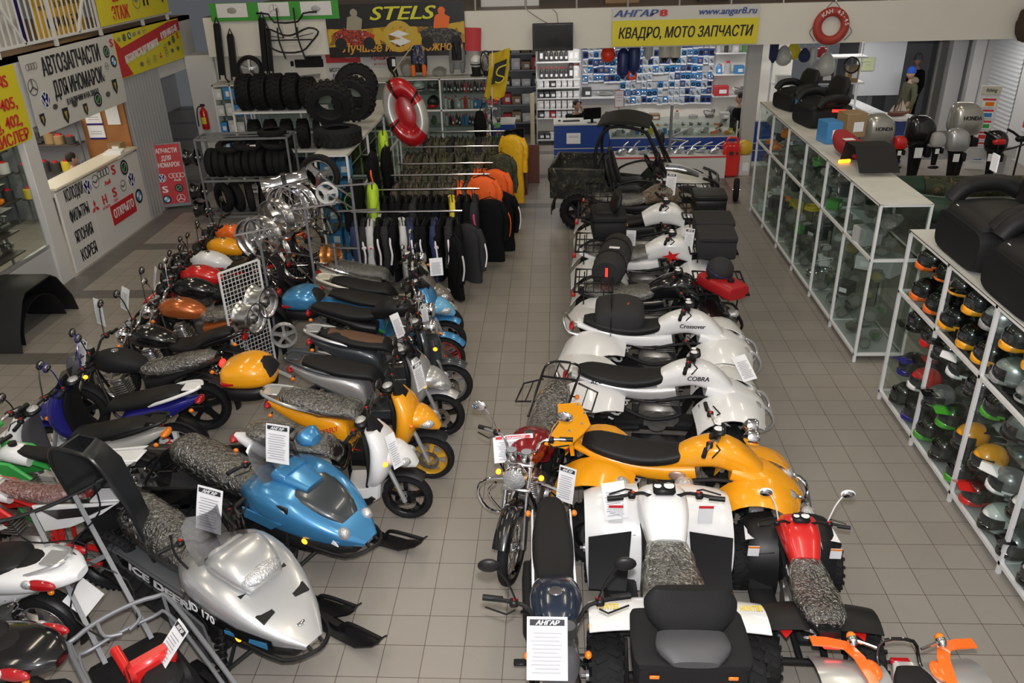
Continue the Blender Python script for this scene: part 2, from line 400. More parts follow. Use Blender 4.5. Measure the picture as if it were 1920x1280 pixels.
struct('trim_1', MB().box((9.6, 21.3, 1.31), (.35, .25, 2.62), .01).box((9.75, 20.6, 1.31), (.25, .2, 2.62), .01), wallw)
struct('trim_2', MB().box((-7.0, 17.79, .05), (.8, .02, .1)), wallw)
def corrug(name, w, h, step, axis, m, depth=.02):
	b = MB(); G = []; n = int((w if axis == 'x' else h) / step * 4)
	for i in range(n + 1):
		u = i / n; d = depth * (0, 1, 1, 0)[i % 4]
		G.append([(u * w, -d, 0), (u * w, -d, h)] if axis == 'x' else [(0, -d, u * h), (w, -d, u * h)])
	return b.sheet(G, .004)
o = struct('wall_shutter', corrug('s', 1.5, 2.6, .12, 'x', None), mat('galvanised shutter', (.55, .57, .60), .4, .4)); o.location = (-7.77, 14.92, 0); o.rotation_euler = (0, 0, PI / 2)
o = struct('door_3', corrug('s', 1.3, 2.5, .09, 'y', None, .014), mat('white roller shutter', (.66, .68, .70), .5)); o.location = (9.88, 20.1, 0); o.rotation_euler = (0, 0, -PI / 2)
# ---- left shop: base, glazing, post, counter, interior
FX = -7.77
struct('wall_shop_base', MB().box((FX - .04, 8.6, .31), (.08, 6.2, .62)), mat('pale grey shop panel', (.50, .51, .53), .5))
b = MB().box((FX - .03, 8.6, .64), (.06, 6.2, .05)).box((FX - .03, 8.6, 2.28), (.06, 6.2, .08));
for y in (6.6, 8.4, 10.25): b.box((FX - .03, y, 1.45), (.06, .06, 1.62))
w1 = struct('window_1', b, mat('window aluminium', (.45, .46, .47), .4, .6)); part('window_pane', MB().box((FX - .035, 8.6, 1.45), (.008, 6.1, 1.6)), pane, w1)
struct('trim_3', MB().box((FX, 11.80, 1.2), (.12, .32, 2.4), .01), wallw)
struct('wall_shop_fascia', MB().box((FX - .06, 11.9, 2.85), (.12, 13.0, 1.0)), wallw)
struct('floor_shop_gallery', MB().box((FX - 2.1, 11.9, 3.31), (4.2, 13.0, .08)), mat('orange brown boards', (.27, .17, .09), .55, var=.2, vscale=3))
struct('wall_shop_back', MB().box((-10.6, 11.9, 1.3), (.1, 13, 2.6)).box((-9.2, 15.0, 1.3), (2.8, .08, 2.6)), wallmat('grey shop wall', (.36, .37, .40)))
struct('ceiling_shop', MB().box((-9.3, 11.9, 2.62), (2.9, 13, .06)), wallw)
struct('wall_wood_panel', MB().box((-8.25, 14.93, 1.5), (.85, .05, 2.2)), mat('orange brown wood', (.36, .15, .05), .45, var=.25, vscale=4))
def counter(name, label, y0, y1):
	t = thing(name, label, 'counter', (FX, (y0 + y1) / 2, 0), PI / 2); L = y1 - y0
	part('front_panel', MB().box((0, 0, .66), (L, .04, 1.32), .004).box((-L * .18, -.023, .66), (.006, .004, 1.3)), mat('white counter laminate', (.70, .70, .70), .4), t)
	part('worktop', MB().box((0, .16, 1.38), (L, .42, .04), .006), mat('cream worktop', (.78, .72, .60), .35), t)
	part('end_panel', MB().box((L / 2 - .02, .18, .66), (.04, .36, 1.32)), wallw, t)
	return t
shopc = counter('sales_counter', 'white sales counter with lettering and car badges, beside the roller shutter', 12.12, 14.88)
for s, z, w in (('КОЛОДКИ', 1.18, .56), ('ФИЛЬТРЫ', .84, .58), ('ЯПОНИЯ', .50, .54), ('КОРЕЯ', .18, .48)):
	text(s, shopc, (-.90 - .02 * (z < .7), -.025, z - .06), .19, ink, bold=.035, width=w)
b = part('open_sign', MB().box((.45, -.026, .50), (.86, .012, .34)), mat('red sticker', (.55, .02, .03), .5), shopc); text('ОТКРЫТО', b, (.45, -.034, .44), .15, paper, bold=.03, width=.74)
def logo(kind, par, loc, s, m=None):
	"""flat car badge of height s facing local -y"""
	x, y, z = loc; b = MB(); ms = [m or steel]
	def ring(cx, cz, r, t=.16): b.lathe([(r, -.002), (r, .002), (r * (1 - t), .002), (r * (1 - t), -.002)], 24, (x + cx, y, z + cz), 'y', True)
	def disc(cx, cz, r): b.lathe([(0, -.001), (r, -.001)], 24, (x + cx, y, z + cz), 'y')
	def bar(a, c, w): b.bar((x + a[0] * s, y, z + a[1] * s), (x + c[0] * s, y, z + c[1] * s), .003, w * s)
	if kind == 'rings4':
		for i in range(4): ring((i - 1.5) * s * .42, 0, s * .3, .2)
	elif kind == 'star':
		ring(0, 0, s * .5, .1)
		for i in range(3): a = PI / 2 + i * 2 * PI / 3; bar((0, 0), (.45 * math.cos(a), .45 * math.sin(a)), .1)
	elif kind == 'vw':
		ms = [navy, paper]; disc(0, 0, s * .48); b.mm(1); ring(0, 0, s * .5, .12)
		for a, c in (((-.18, .42), (0, .08)), ((.18, .42), (0, .08)), ((-.38, .2), (-.17, -.38)), ((-.17, -.38), (0, 0)), ((0, 0), (.17, -.38)), ((.17, -.38), (.38, .2))): bar(a, c, .08)
	elif kind == 'bmw':
		ms = [ink, mat('badge blue', (.08, .35, .75), .4), paper]; ring(0, 0, s * .5, .3)
		for i in range(4):
			b.mm(1 + i % 2); c = [(0, 0)] + [(.34 * math.cos(PI / 2 * i + PI / 2 * j / 5), .34 * math.sin(PI / 2 * i + PI / 2 * j / 5)) for j in range(6)]
			b.ext([(p[0] * s, p[1] * s) for p in c], .003, c=(x, y, z))
	elif kind == 'disc':
		ms = [ink, green, paper]; disc(0, 0, s * .5); b.mm(2); ring(0, 0, s * .34, .08); b.mm(1); disc(0, -0, s * .01); bar((-.2, -.18), (.22, .18), .16)
	elif kind == 'diamonds':
		ms = [redink]
		for i in range(3):
			a = PI / 2 + i * 2 * PI / 3; d = (math.cos(a), math.sin(a)); n = (-d[1], d[0]); q = [(0, 0), (.25 * d[0] + .13 * n[0], .25 * d[1] + .13 * n[1]), (.5 * d[0], .5 * d[1]), (.25 * d[0] - .13 * n[0], .25 * d[1] - .13 * n[1])]
			b.ext([(p[0] * s, p[1] * s) for p in q], .003, c=(x, y, z))
	elif kind == 'wing':
		ring(0, 0, s * .5, .1); bar((-.35, .1), (0, -.1), .1); bar((.35, .1), (0, -.1), .1)
	elif kind == 'oval':
		b.ell((x, y, z), (s * .5, .002, s * .3), 18, 6)
	elif kind == 'shield':
		ms = [m or ink, mat('gold print', (.5, .36, .1), .5)]; b.ext([(-.32 * s, .45 * s), (.32 * s, .45 * s), (.3 * s, -.1 * s), (0, -.5 * s), (-.3 * s, -.1 * s)], .003, c=(x, y, z)); b.mm(1).ext([(-.15 * s, .25 * s), (.15 * s, .25 * s), (0, -.3 * s)], .005, c=(x, y, z))
	elif kind in ('S', 'H', 'T'):
		return text({'S': 'S', 'H': 'H', 'T': 'Т'}[kind], par, (x, y, z - s * .4), s * .8, m or redink, bold=.05, name='emblem', width=s * .7)
	return part('emblem', b, ms, par)
for kd, x, z, s in (('vw', -.50, 1.17, .26), ('wing', -.22, 1.19, .22), ('rings4', .08, 1.26, .22), ('S', .42, 1.22, .20), ('disc', .80, 1.16, .27), ('diamonds', -.42, .80, .26), ('H', -.08, .84, .20), ('S', .28, .86, .20), ('wing', .62, .88, .2), ('vw', .95, .90, .27), ('bmw', 1.08, .55, .26)):
	logo(kd, shopc, (x, -.026, z), s)
text('Audi', shopc, (.14, -.026, 1.04), .08, redink, bold=.03); text('SEAT', shopc, (.28, -.026, .70), .05, redink); text('HONDA', shopc, (-.08, -.026, .68), .05, redink)
def sign(name, label, cat, c, w, h, rz, m, ry=0., th=.012):
	t = thing(name, label, cat, c, rz); t.rotation_euler = (0, ry, rz)
	n = 12; G = [[(-w / 2 + w * i / n, .006 * math.sin(i * 1.7 + j * 2), -h / 2 + h * j / 4) for j in range(5)] for i in range(n + 1)]
	part('sheet', MB().sheet(G, .004), m, t); return t
bann = mat('banner yellow', (.76, .66, .03), .5); bannw = mat('banner white', (.64, .64, .62), .5); bannr = mat('banner red', (.55, .03, .04), .5)
t = sign('banner', 'white banner with black lettering and car badges above the shop counter', 'banner', (FX + .05, 13.5, 2.78), 2.82, 1.14, PI / 2, bannw)
text('АВТОЗАПЧАСТИ', t, (-.05, -.014, .22), .26, ink, bold=.035, width=1.75); text('ДЛЯ ИНОМАРОК', t, (.0, -.014, -.12), .24, ink, bold=.035, width=1.55); text('В НАЛИЧИИ И НА ЗАКАЗ', t, (.0, -.014, -.28), .09, ink, bold=.03, width=1.0)
for kd, x, z, s in (('rings4', -1.18, .40, .16), ('star', -1.28, .12, .24), ('vw', -1.05, -.10, .24), ('oval', -.85, -.24, .14), ('shield', -1.25, -.36, .2), ('shield', -.62, -.42, .26), ('oval', -.30, -.30, .17), ('shield', -.02, -.44, .2), ('disc', .42, -.36, .24), ('oval', .78, -.34, .16), ('shield', 1.08, -.26, .26), ('wing', .75, -.06, .12), ('wing', .95, .10, .12), ('bmw', 1.22, .14, .2), ('disc', 1.05, .32, .2), ('S', 1.28, .44, .16)): logo(kd, t, (x, -.014, z), s)
t = sign('banner', 'yellow banner with red lettering above the shop window, nearest the front', 'banner', (FX + .06, 10.46, 2.75), 2.9, 1.05, PI / 2, bann)
for s, x, z, w in (('CUMMINS', .72, .30, .95), ('406, 405,', .85, -.0, .85), ('410, 402,', .85, -.24, .85), ('КРАЙСЛЕР', .80, -.46, 1.1)): text(s, t, (x, -.014, z - .04), .16, redink, bold=.03, width=w)
t = sign('banner', 'red and yellow diagonal banner above the roller shutter', 'banner', (FX + .05, 16.28, 2.97), 2.8, .76, PI / 2, bann)
b = MB().ext([(-1.38, -.36), (-.95, -.36), (-1.15, -.10), (1.38, .16), (1.38, .36), (.9, .36), (-1.2, .12), (-1.38, .30)], .004, c=(0, -.012, 0)); part('stripe', b, bannr, t)
text('АВТОЗАПЧАСТИ ДЛЯ ИНОМАРОК', t, (-.42, -.018, -.08), .13, paper, (PI / 2, -.105, 0), bold=.03, width=1.45); text('8 920 040-51-85', t, (.86, -.018, .12), .13, paper, (PI / 2, -.105, 0), bold=.03, width=.8)
for i, kd in enumerate(('oval', 'wing', 'star', 'diamonds', 'wing', 'oval', 'oval')): logo(kd, t, (-.55 + i * .28, -.014, -.24 + .012 * i), .14)
for i, kd in enumerate(('oval', 'disc', 'bmw', 'oval', 'oval', 'wing')): logo(kd, t, (-1.2 + i * .2, -.014, .27 + .008 * i), .12)
for i, kd in enumerate(('wing', 'oval', 'disc', 'S')): logo(kd, t, (.55 + i * .22, -.014, -.08 + .05 * i), .14)
# left railing and what hangs on it
t = thing('railing', 'white steel railing along the left gallery', 'railing', (FX + .02, 0, 3.36))
for y in (10.1, 11.7, 13.2, 14.6, 16.2, 17.3): part('post', MB().box((0, y, .55), (.05, .05, 1.1)), whitep, t)
part('handrail', MB().box((0, 13, 1.1), (.06, 9, .05)).box((0, 13, .12), (.04, 9, .04)), whitep, t)
for i in range(60): part('baluster', MB().box((0, 9.0 + i * .14, .6), (.02, .02, .96)), whitep, t)
for y in (11.7, 14.6): part('brace', MB().bar((0, y - .7, .12), (0, y, 1.1), .04).bar((0, y + .7, .12), (0, y, 1.1), .04), whitep, t)
t = sign('banner', 'yellow banner with red second floor lettering on the left railing', 'banner', (FX + .09, 15.9, 3.86), 2.75, .72, PI / 2, bann)
text('2', t, (-.72, -.014, .0), .34, redink, bold=.03); text('ЭТАЖ', t, (-.62, -.014, -.30), .22, redink, bold=.03, width=.62)
logo('wing', t, (.05, -.014, -.04), .3); logo('H', t, (.42, -.014, -.04), .3, ink); logo('oval', t, (.80, -.014, .06), .14); logo('shield', t, (1.15, -.014, -.02), .3, navy)
t = sign('banner', 'orange yellow phone banner behind the railing balusters', 'banner', (FX - .35, 14.1, 3.80), 1.5, .75, PI / 2, mat('banner orange yellow', (.80, .46, .02), .5))
text('8 (901) 510', t, (.1, -.014, -.24), .17, ink, bold=.02, width=1.0); text('mazda', t, (-.42, -.014, .05), .09, ink); text('LEXUS', t, (.1, -.014, .06), .09, ink); text('NISSAN', t, (.52, -.014, .08), .09, ink)
t = sign('banner', 'white and blue banner with grey emblem on the left gallery', 'banner', (FX - .55, 12.75, 3.95), 1.35, 1.1, PI / 2, bannw)
part('stripe', MB().box((.58, -.012, 0), (.16, .006, 1.1)), navy, t); logo('S', t, (0, -.014, .1), .5, greyink)
# board with the red car parts poster
t = thing('pavement_sign', 'red standing sign with white lettering and car badges beside the shutter', 'sign', (-7.56, 15.55, 0), .32)
part('frame', MB().box((0, .0, .66), (.62, .04, 1.24), .01).bar((-.28, .02, .04), (-.28, .35, .0), .03).bar((.28, .02, .04), (.28, .35, .0), .03), greytube, t).rotation_euler = (-.12, 0, 0)
pn = part('panel', MB().box((0, -.024, .68), (.55, .01, 1.14)), bannr, t); pn.rotation_euler = (-.12, 0, 0)
for s, z, w in (('ЗАПЧАСТИ', 1.09, .44), ('ДЛЯ', .95, .18), ('ИНОМАРОК', .82, .46)): text(s, pn, (0, -.032, z), .09, paper, bold=.03, width=w)
for kd, x, z in (('vw', -.15, .62), ('rings4', .13, .65), ('S', -.13, .40), ('disc', .13, .40), ('bmw', -.13, .20), ('star', .13, .20)): logo(kd, pn, (x, -.032, z), .16, paper)
text('Audi', pn, (.13, -.032, .54), .05, paper, bold=.03)
# ---- far gallery: banners, television, lifebuoy
GY = 17.42
t = sign('banner', 'black and yellow banner with racing quads on the back wall', 'banner', (-3.2, GY - .02, 3.05), 2.78, 1.0, 0, mat('banner black', (.015, .015, .015), .4))
part('flame_band', MB().ext([(-1.38, .05), (-.8, .02), (0, .08), (.7, .04), (1.38, .14), (1.38, -.26), (.6, -.30), (-.2, -.26), (-1.38, -.30)], .004, c=(0, -.012, 0)), ramp('flame print', [(0, (.45, .25, .02)), (.45, (.62, .40, .03)), (.6, (.28, .14, .02)), (.7, (.7, .5, .1))], 3, .4), t)
text('STELS', t, (.12, -.02, .19), .27, gloss, bold=.075, shear=.3, width=1.42); text('STELS', t, (.12, -.024, .20), .25, mat('lime lettering', (.72, .72, .04), .4), bold=.02, shear=.3, width=1.34)
text('Лучшее из Возможного', t, (.1, -.02, -.40), .17, mat('orange lettering', (.70, .36, .04), .4), bold=.03, shear=.2, width=2.45)
b = MB().lathe([(.20, 0), (.30, 0)], 28, (.05, -.016, -.12), 'y').mm(1).ext([(-.20, .02), (.0, .10), (.22, .02), (.05, -.02), (.24, -.12), (.02, -.2), (-.2, -.1), (.06, -.06)], .004, c=(.05, -.02, -.1)); part('emblem', b, [mat('gold emblem', (.6, .42, .06), .4), paper], t)
for x, cc in ((-.85, red), (.9, orange)):
	b = MB().ext([(-.36, -.28), (.36, -.28), (.42, -.08), (.24, .0), (-.2, .06), (-.42, -.04)], .004, c=(x, -.014, 0)).mm(1).ext([(-.14, .02), (.16, .02), (.2, .22), (.06, .30), (-.1, .26)], .004, c=(x, -.018, 0)).lathe([(0, 0), (.075, 0)], 14, (x + .04, -.022, .34), 'y').mm(2).lathe([(0, 0), (.12, 0)], 14, (x - .28, -.022, -.24), 'y').lathe([(0, 0), (.12, 0)], 14, (x + .3, -.022, -.24), 'y'); part('rider_print', b, [ramp('red quad print', [(0, (.5, .04, .02)), (.45, (.08, .02, .02)), (.55, (.6, .08, .03)), (.62, (.3, .3, .28))], 14, .5) if x < 0 else ramp('dark quad print', [(0, (.03, .03, .03)), (.5, (.12, .12, .10)), (.58, (.02, .02, .02))], 14, .5), mat('faded print', (.35, .33, .26), .5) if x < 0 else orange, ink], t)
t = sign('banner', 'white and yellow banner with blue logo and black lettering above the counters', 'banner', (2.52, GY - .02, 3.0), 2.84, .72, 0, bannw)
part('field', MB().box((0, -.012, -.12), (2.84, .006, .48)), bann, t)
text('АНГАР', t, (-.98, -.018, .19), .12, mat('logo blue', (.05, .09, .32), .5), bold=.05, shear=.3, width=.88); text('8', t, (-.43, -.018, .19), .12, redink, bold=.06, width=.16); text('www.angar8.ru', t, (.80, -.018, .20), .12, mat('logo blue', (.05, .09, .32), .5), bold=.03, shear=.2, width=1.12)
text('КВАДРО, МОТО ЗАПЧАСТИ', t, (0, -.018, -.21), .20, ink, bold=.035, shear=.2, width=2.62)
t = sign('banner', 'green banner strip with car badges hanging at the top of the back wall', 'banner', (-5.6, GY - .03, 3.46), 2.6, .34, 0, mat('banner green', (.06, .36, .05), .5))
for i in range(3): part('badge_plate', MB().box((-.85 + i * .85, -.014, .03), (.62, .006, .26), .002), paper, t); logo(('oval', 'star', 'oval')[i], t, (-.85 + i * .85, -.02, .03), .2)
solo('pennant', MB().sheet([[(x, .01 * math.sin(x * 30), z) for z in (-.22, 0, .22)] for x in (-.16, -.08, 0, .08, .16)], .004), bannr, 'plain red cloth pennant hung beside the black quad banner', 'flag', (-1.66, GY - .03, 2.84), rot=(0, .06, 0))
t = thing('television', 'black flat television hung from the gallery front', 'television', (-.07, GY - .12, 2.86))
part('case', MB().box((0, 0, 0), (.80, .07, .52), .012), gloss, t); part('screen', MB().box((0, -.037, .015), (.74, .004, .43)), mat('dark screen', (.004, .004, .005), .08), t)
part('bracket', MB().box((0, .07, 0), (.2, .1, .2)), black, t); part('cable', MB().tube([(.1, .05, .25), (.08, .03, .42), (.0, .04, .5)], .006, 6, 3).tube([(-.1, .05, .25), (-.3, .05, .36), (-.5, .06, .5)], .006, 6, 3), black, t)
t = thing('lifebuoy', 'red lifebuoy with white lettering hung on the gallery front', 'lifebuoy', (5.33, GY - .045, 2.93));
lb = part('ring', MB().lathe([(.265 + .085 * math.cos(a * PI / 6), .06 * math.sin(a * PI / 6)) for a in range(12)], 36, axis='y', closed=True), mat('faded red', (.42, .045, .03), .5, var=.15), t)
for i, ch in enumerate('КАН 42-45'):
	a = R_(132 - i * 15.5)
	if ch != ' ': text(ch, lb, (.245 * math.cos(a), -.064, .245 * math.sin(a)), .075, paper, (PI / 2, PI / 2 - a, 0), bold=.02)
part('rope', MB().tube([(-.35, 0, -.02), (-.40, -.02, -.12), (-.28, 0, -.27)], .006, 5, 3).tube([(.35, 0, -.02), (.40, -.02, -.12), (.28, 0, -.27)], .006, 5, 3).tube([(-.12, 0, .33), (0, .02, .45), (.12, 0, .33)], .006, 5, 3), ink, t)
# things seen on the far gallery floor
t = thing('railing', 'steel posts of the railing on the far gallery', 'railing', (0, 17.5, 3.36))
for i in range(11): part('post', MB().cyl((-1.6 + i * 1.0, 0, 0), (-1.6 + i * 1.0, 0, 1.1), .022, 8), steel, t)
part('handrail', MB().cyl((-2, 0, 1.1), (9.5, 0, 1.1), .025, 8), steel, t)
for i, (x, y, w, h, m, l) in enumerate(((-.95, 18.5, 1.2, .5, whitep, 'white low cabinet'), (1.35, 18.6, .7, .45, mat('cardboard', (.34, .22, .12), .8), 'brown carton'), (3.2, 18.6, .6, .4, mat('dark cloth', (.05, .05, .06), .8), 'dark upholstered bench'), (5.1, 18.7, .9, .5, mat('cardboard', (.34, .22, .12), .8), 'wide cardboard carton'), (7.3, 18.6, 1.3, .5, mat('dark cloth', (.05, .05, .06), .8), 'long dark bench'))):
	solo('storage_box', MB().box((0, 0, h / 2), (w, .5, h), .01).box((0, 0, h + .01), (w * 1.02, .52, .02)), m, l + ' on the far gallery floor, ' + nth(i) + ' along the railing', 'box', (x, y, 3.36))
# ---------------------------------------------------------------- wheels
_wm = {}
def wheel_mesh(R, w, style, rim, knob):
	"""tyre and rim meshes; axle along y"""
	k = (R, w, style, rim.name, knob)
	if k in _wm: return _wm[k]
	r = R * (.62 if knob == 'fat' else .74 if style != 'spoke' else .80)
	b = MB(); h = w / 2; n = 28
	b.lathe([(r, -h * .72), (r + (R - r) * .35, -h), (R * .94, -h * .86), (R * .985, -h * .5), (R, 0), (R * .985, h * .5), (R * .94, h * .86), (r + (R - r) * .35, h), (r, h * .72), (r * .985, 0)], n, axis='y', closed=True)
	if knob == 'fat':
		m = 20
		for i in range(m):
			for s in (-1, 1):
				a = 2 * PI * (i + .25 * s) / m; X = b.x
				b.x = X @ Matrix.Rotation(-a, 4, 'Y') @ Matrix.Translation((R * .985, s * h * .36, 0)) @ Matrix.Rotation(.45 * s, 4, 'X')
				b.box((0, 0, 0), (R * .09, h * .62, R * .13)); b.x = X
				b.x = X @ Matrix.Rotation(-a - .1, 4, 'Y') @ Matrix.Translation((R * .93, s * h * .9, 0)); b.box((0, 0, 0), (R * .12, h * .22, R * .1)); b.x = X
	elif knob == 'dirt':
		m = 36
		for i in range(m):
			for s in (-.62, 0, .62):
				a = 2 * PI * (i + (.5 if s == 0 else 0)) / m; X = b.x
				b.x = X @ Matrix.Rotation(-a, 4, 'Y') @ Matrix.Translation((R * .99 - abs(s) * R * .03, s * h, 0)); b.box((0, 0, 0), (R * .07, h * .42, R * .07)); b.x = X
	t = b.mesh('tyre', rubber)
	b = MB(); rr = r * 1.0
	b.lathe([(rr * .99, -h * .74), (rr * 1.02, -h * .6), (rr * .93, -h * .3), (rr * .90, 0), (rr * .93, h * .3), (rr * 1.02, h * .6), (rr * .99, h * .74), (rr * .88, h * .3), (rr * .86, 0), (rr * .88, -h * .3)], n, axis='y', closed=True)
	hw = max(.05, w * .55)
	b.cyl((0, -hw, 0), (0, hw, 0), R * .13, 14); b.cyl((0, -hw * 1.25, 0), (0, hw * 1.25, 0), .012, 8)
	if style == 'spoke':
		for i in range(28):
			a = 2 * PI * i / 28; s = 1 if i % 2 else -1; a2 = a + (.35 if i % 4 < 2 else -.35)
			b.tube([(R * .12 * math.cos(a), s * hw * .7, R * .12 * math.sin(a)), (rr * .89 * math.cos(a2), s * h * .1, rr * .89 * math.sin(a2))], .0022, 4)
	elif style == 'disc':
		for s in (-1, 1): b.lathe([(.03, s * h * .15), (rr * .5, s * h * .12), (rr * .62, s * h * .3), (rr * .92, s * h * .34)], n, axis='y')
		for i in range(4):
			a = PI / 2 * i + .4
			for s in (-1, 1): b.cyl((rr * .3 * math.cos(a), s * h * .1, rr * .3 * math.sin(a)), (rr * .3 * math.cos(a), s * h * .28, rr * .3 * math.sin(a)), .011, 6)
	else:
		q = int(style[4:] or 3); tw = {3: .17, 5: .10, 6: .09, 10: .05}.get(q, .09) * R
		for i in range(q):
			a = 2 * PI * i / q + .3
			d = V((math.cos(a), 0, math.sin(a))); u = V((-d.z, 0, d.x))
			R4 = []
			for rad, ww, th in ((R * .1, tw * 1.1, h * .7), (rr * .5, tw * .75, h * .5), (rr * .9, tw * 1.05, h * .42)):
				c = d * rad; R4.append([c + u * ww + V((0, -th, 0)), c + u * ww + V((0, th, 0)), c - u * ww + V((0, th, 0)), c - u * ww + V((0, -th, 0))])
			b.rings(R4)
	_wm[k] = (t, b.mesh('wheel', rim)); return _wm[k]
def brake_mesh(r):
	k = ('disc', round(r, 3))
	if k not in _wm:
		b = MB().lathe([(r * .55, -.002), (r, -.002), (r, .002), (r * .55, .002)], 28, axis='y', closed=True)
		for i in range(5): b.box((r * .42 * math.cos(i * 1.257), 0, r * .42 * math.sin(i * 1.257)), (r * .34, .004, .012), 0, (0, -i * 1.257, 0))
		_wm[k] = b.mesh('brake_disc', chrome)
	return _wm[k]
def wheel(par, loc, R, w, style='cast5', rim=None, knob='', disc=0, steer=0.):
	t, r = wheel_mesh(R, w, style, rim or steel, knob)
	o = part('wheel', r, None, par, loc=loc, rot=(0, 0, steer)); part('tyre', t, None, o)
	if disc: part('brake_disc', brake_mesh(R * .42), None, o, loc=(0, disc * w * .62, 0))
	return o
# ---------------------------------------------------------------- shared vehicle pieces
def handlebar(par, x, z, half, rise=.05, back=.1, mirror='black', m=black, guard=None, mh=.2):
	b = MB().tube([(x - back, -half, z + rise), (x - back * .4, -half * .45, z + rise), (x, -.09, z), (x, .09, z), (x - back * .4, half * .45, z + rise), (x - back, half, z + rise)], .012, 8, 4)
	h = part('handlebar', b, m, par)
	for s in (-1, 1):
		part('grip', MB().cyl((x - back * .86, s * half * .76, z + rise), (x - back * 1.03, s * half * 1.04, z + rise), .018, 10), black, h)
		b = MB().box((x - back * .62, s * half * .6, z + rise), (.05, .05, .045), .01).tube([(x - back * .4 + .03, s * half * .58, z + rise), (x - back * .55 + .07, s * half * .7, z + rise - .01), (x - back + .06, s * half * 1.0, z + rise - .012)], .006, 6)
		b.mm(1).box((x - back * .62, s * half * .58, z + rise + .025), (.016, .02, .01)); part('brake_lever', b, [black, red], h)
		if guard: part('hand_guard', MB().tube([(x, s * half * .5, z + rise - .03), (x + .07, s * half * .75, z + rise), (x - back * .3, s * half * 1.06, z + rise)], .028, 8, 3, flat=.35), guard, h)
		if mirror:
			mm = {'black': black, 'chrome': chrome, 'white': white, 'navy': navy}[mirror]
			b = MB().tube([(x - back * .5, s * half * .55, z + rise), (x - back * .4, s * half * .68, z + rise + mh * .6), (x - back * .3, s * half * .82, z + rise + mh * .92)], .006, 6, 3)
			c = V((x - back * .32, s * (half * .92), z + rise + mh)); b.ell(c, (.022, .062, .043), 14, 8)
			b.mm(1).ell(c - V((.012, 0, 0)), (.014, .054, .036), 14, 6); part('mirror', b, [mm, mirrorm], h)
	return h
def cover_film(par, mesh_fn):
	part('wrapping_film', mesh_fn(), wrap, par, label='crumpled clear wrapping film over the seat', sharp=80)
def lump(secs, seed, amp=.012, **k):
	b = MB().body(secs, n=22, sm=5, **k); random.seed(seed)
	o = V((seed * 3.1, seed * 1.7, 0))
	b.v = [p + (V((p.x * 0, p.y, p.z - secs[len(secs) // 2][1])).normalized() * (noise.noise((p + o) * 22) * amp + noise.noise((p + o) * 55) * amp * .5)) for p in b.v]
	return b
def indicator(par, x, y, z, m=amber, stem=None):
	b = MB().ell((x, y, z), (.026, .022, .022), 10, 6)
	b.mm(1).cyl((x, y * .55, z), (x, y * .9, z), .008, 6)
	part('indicator', b, [m, stem or black], par)
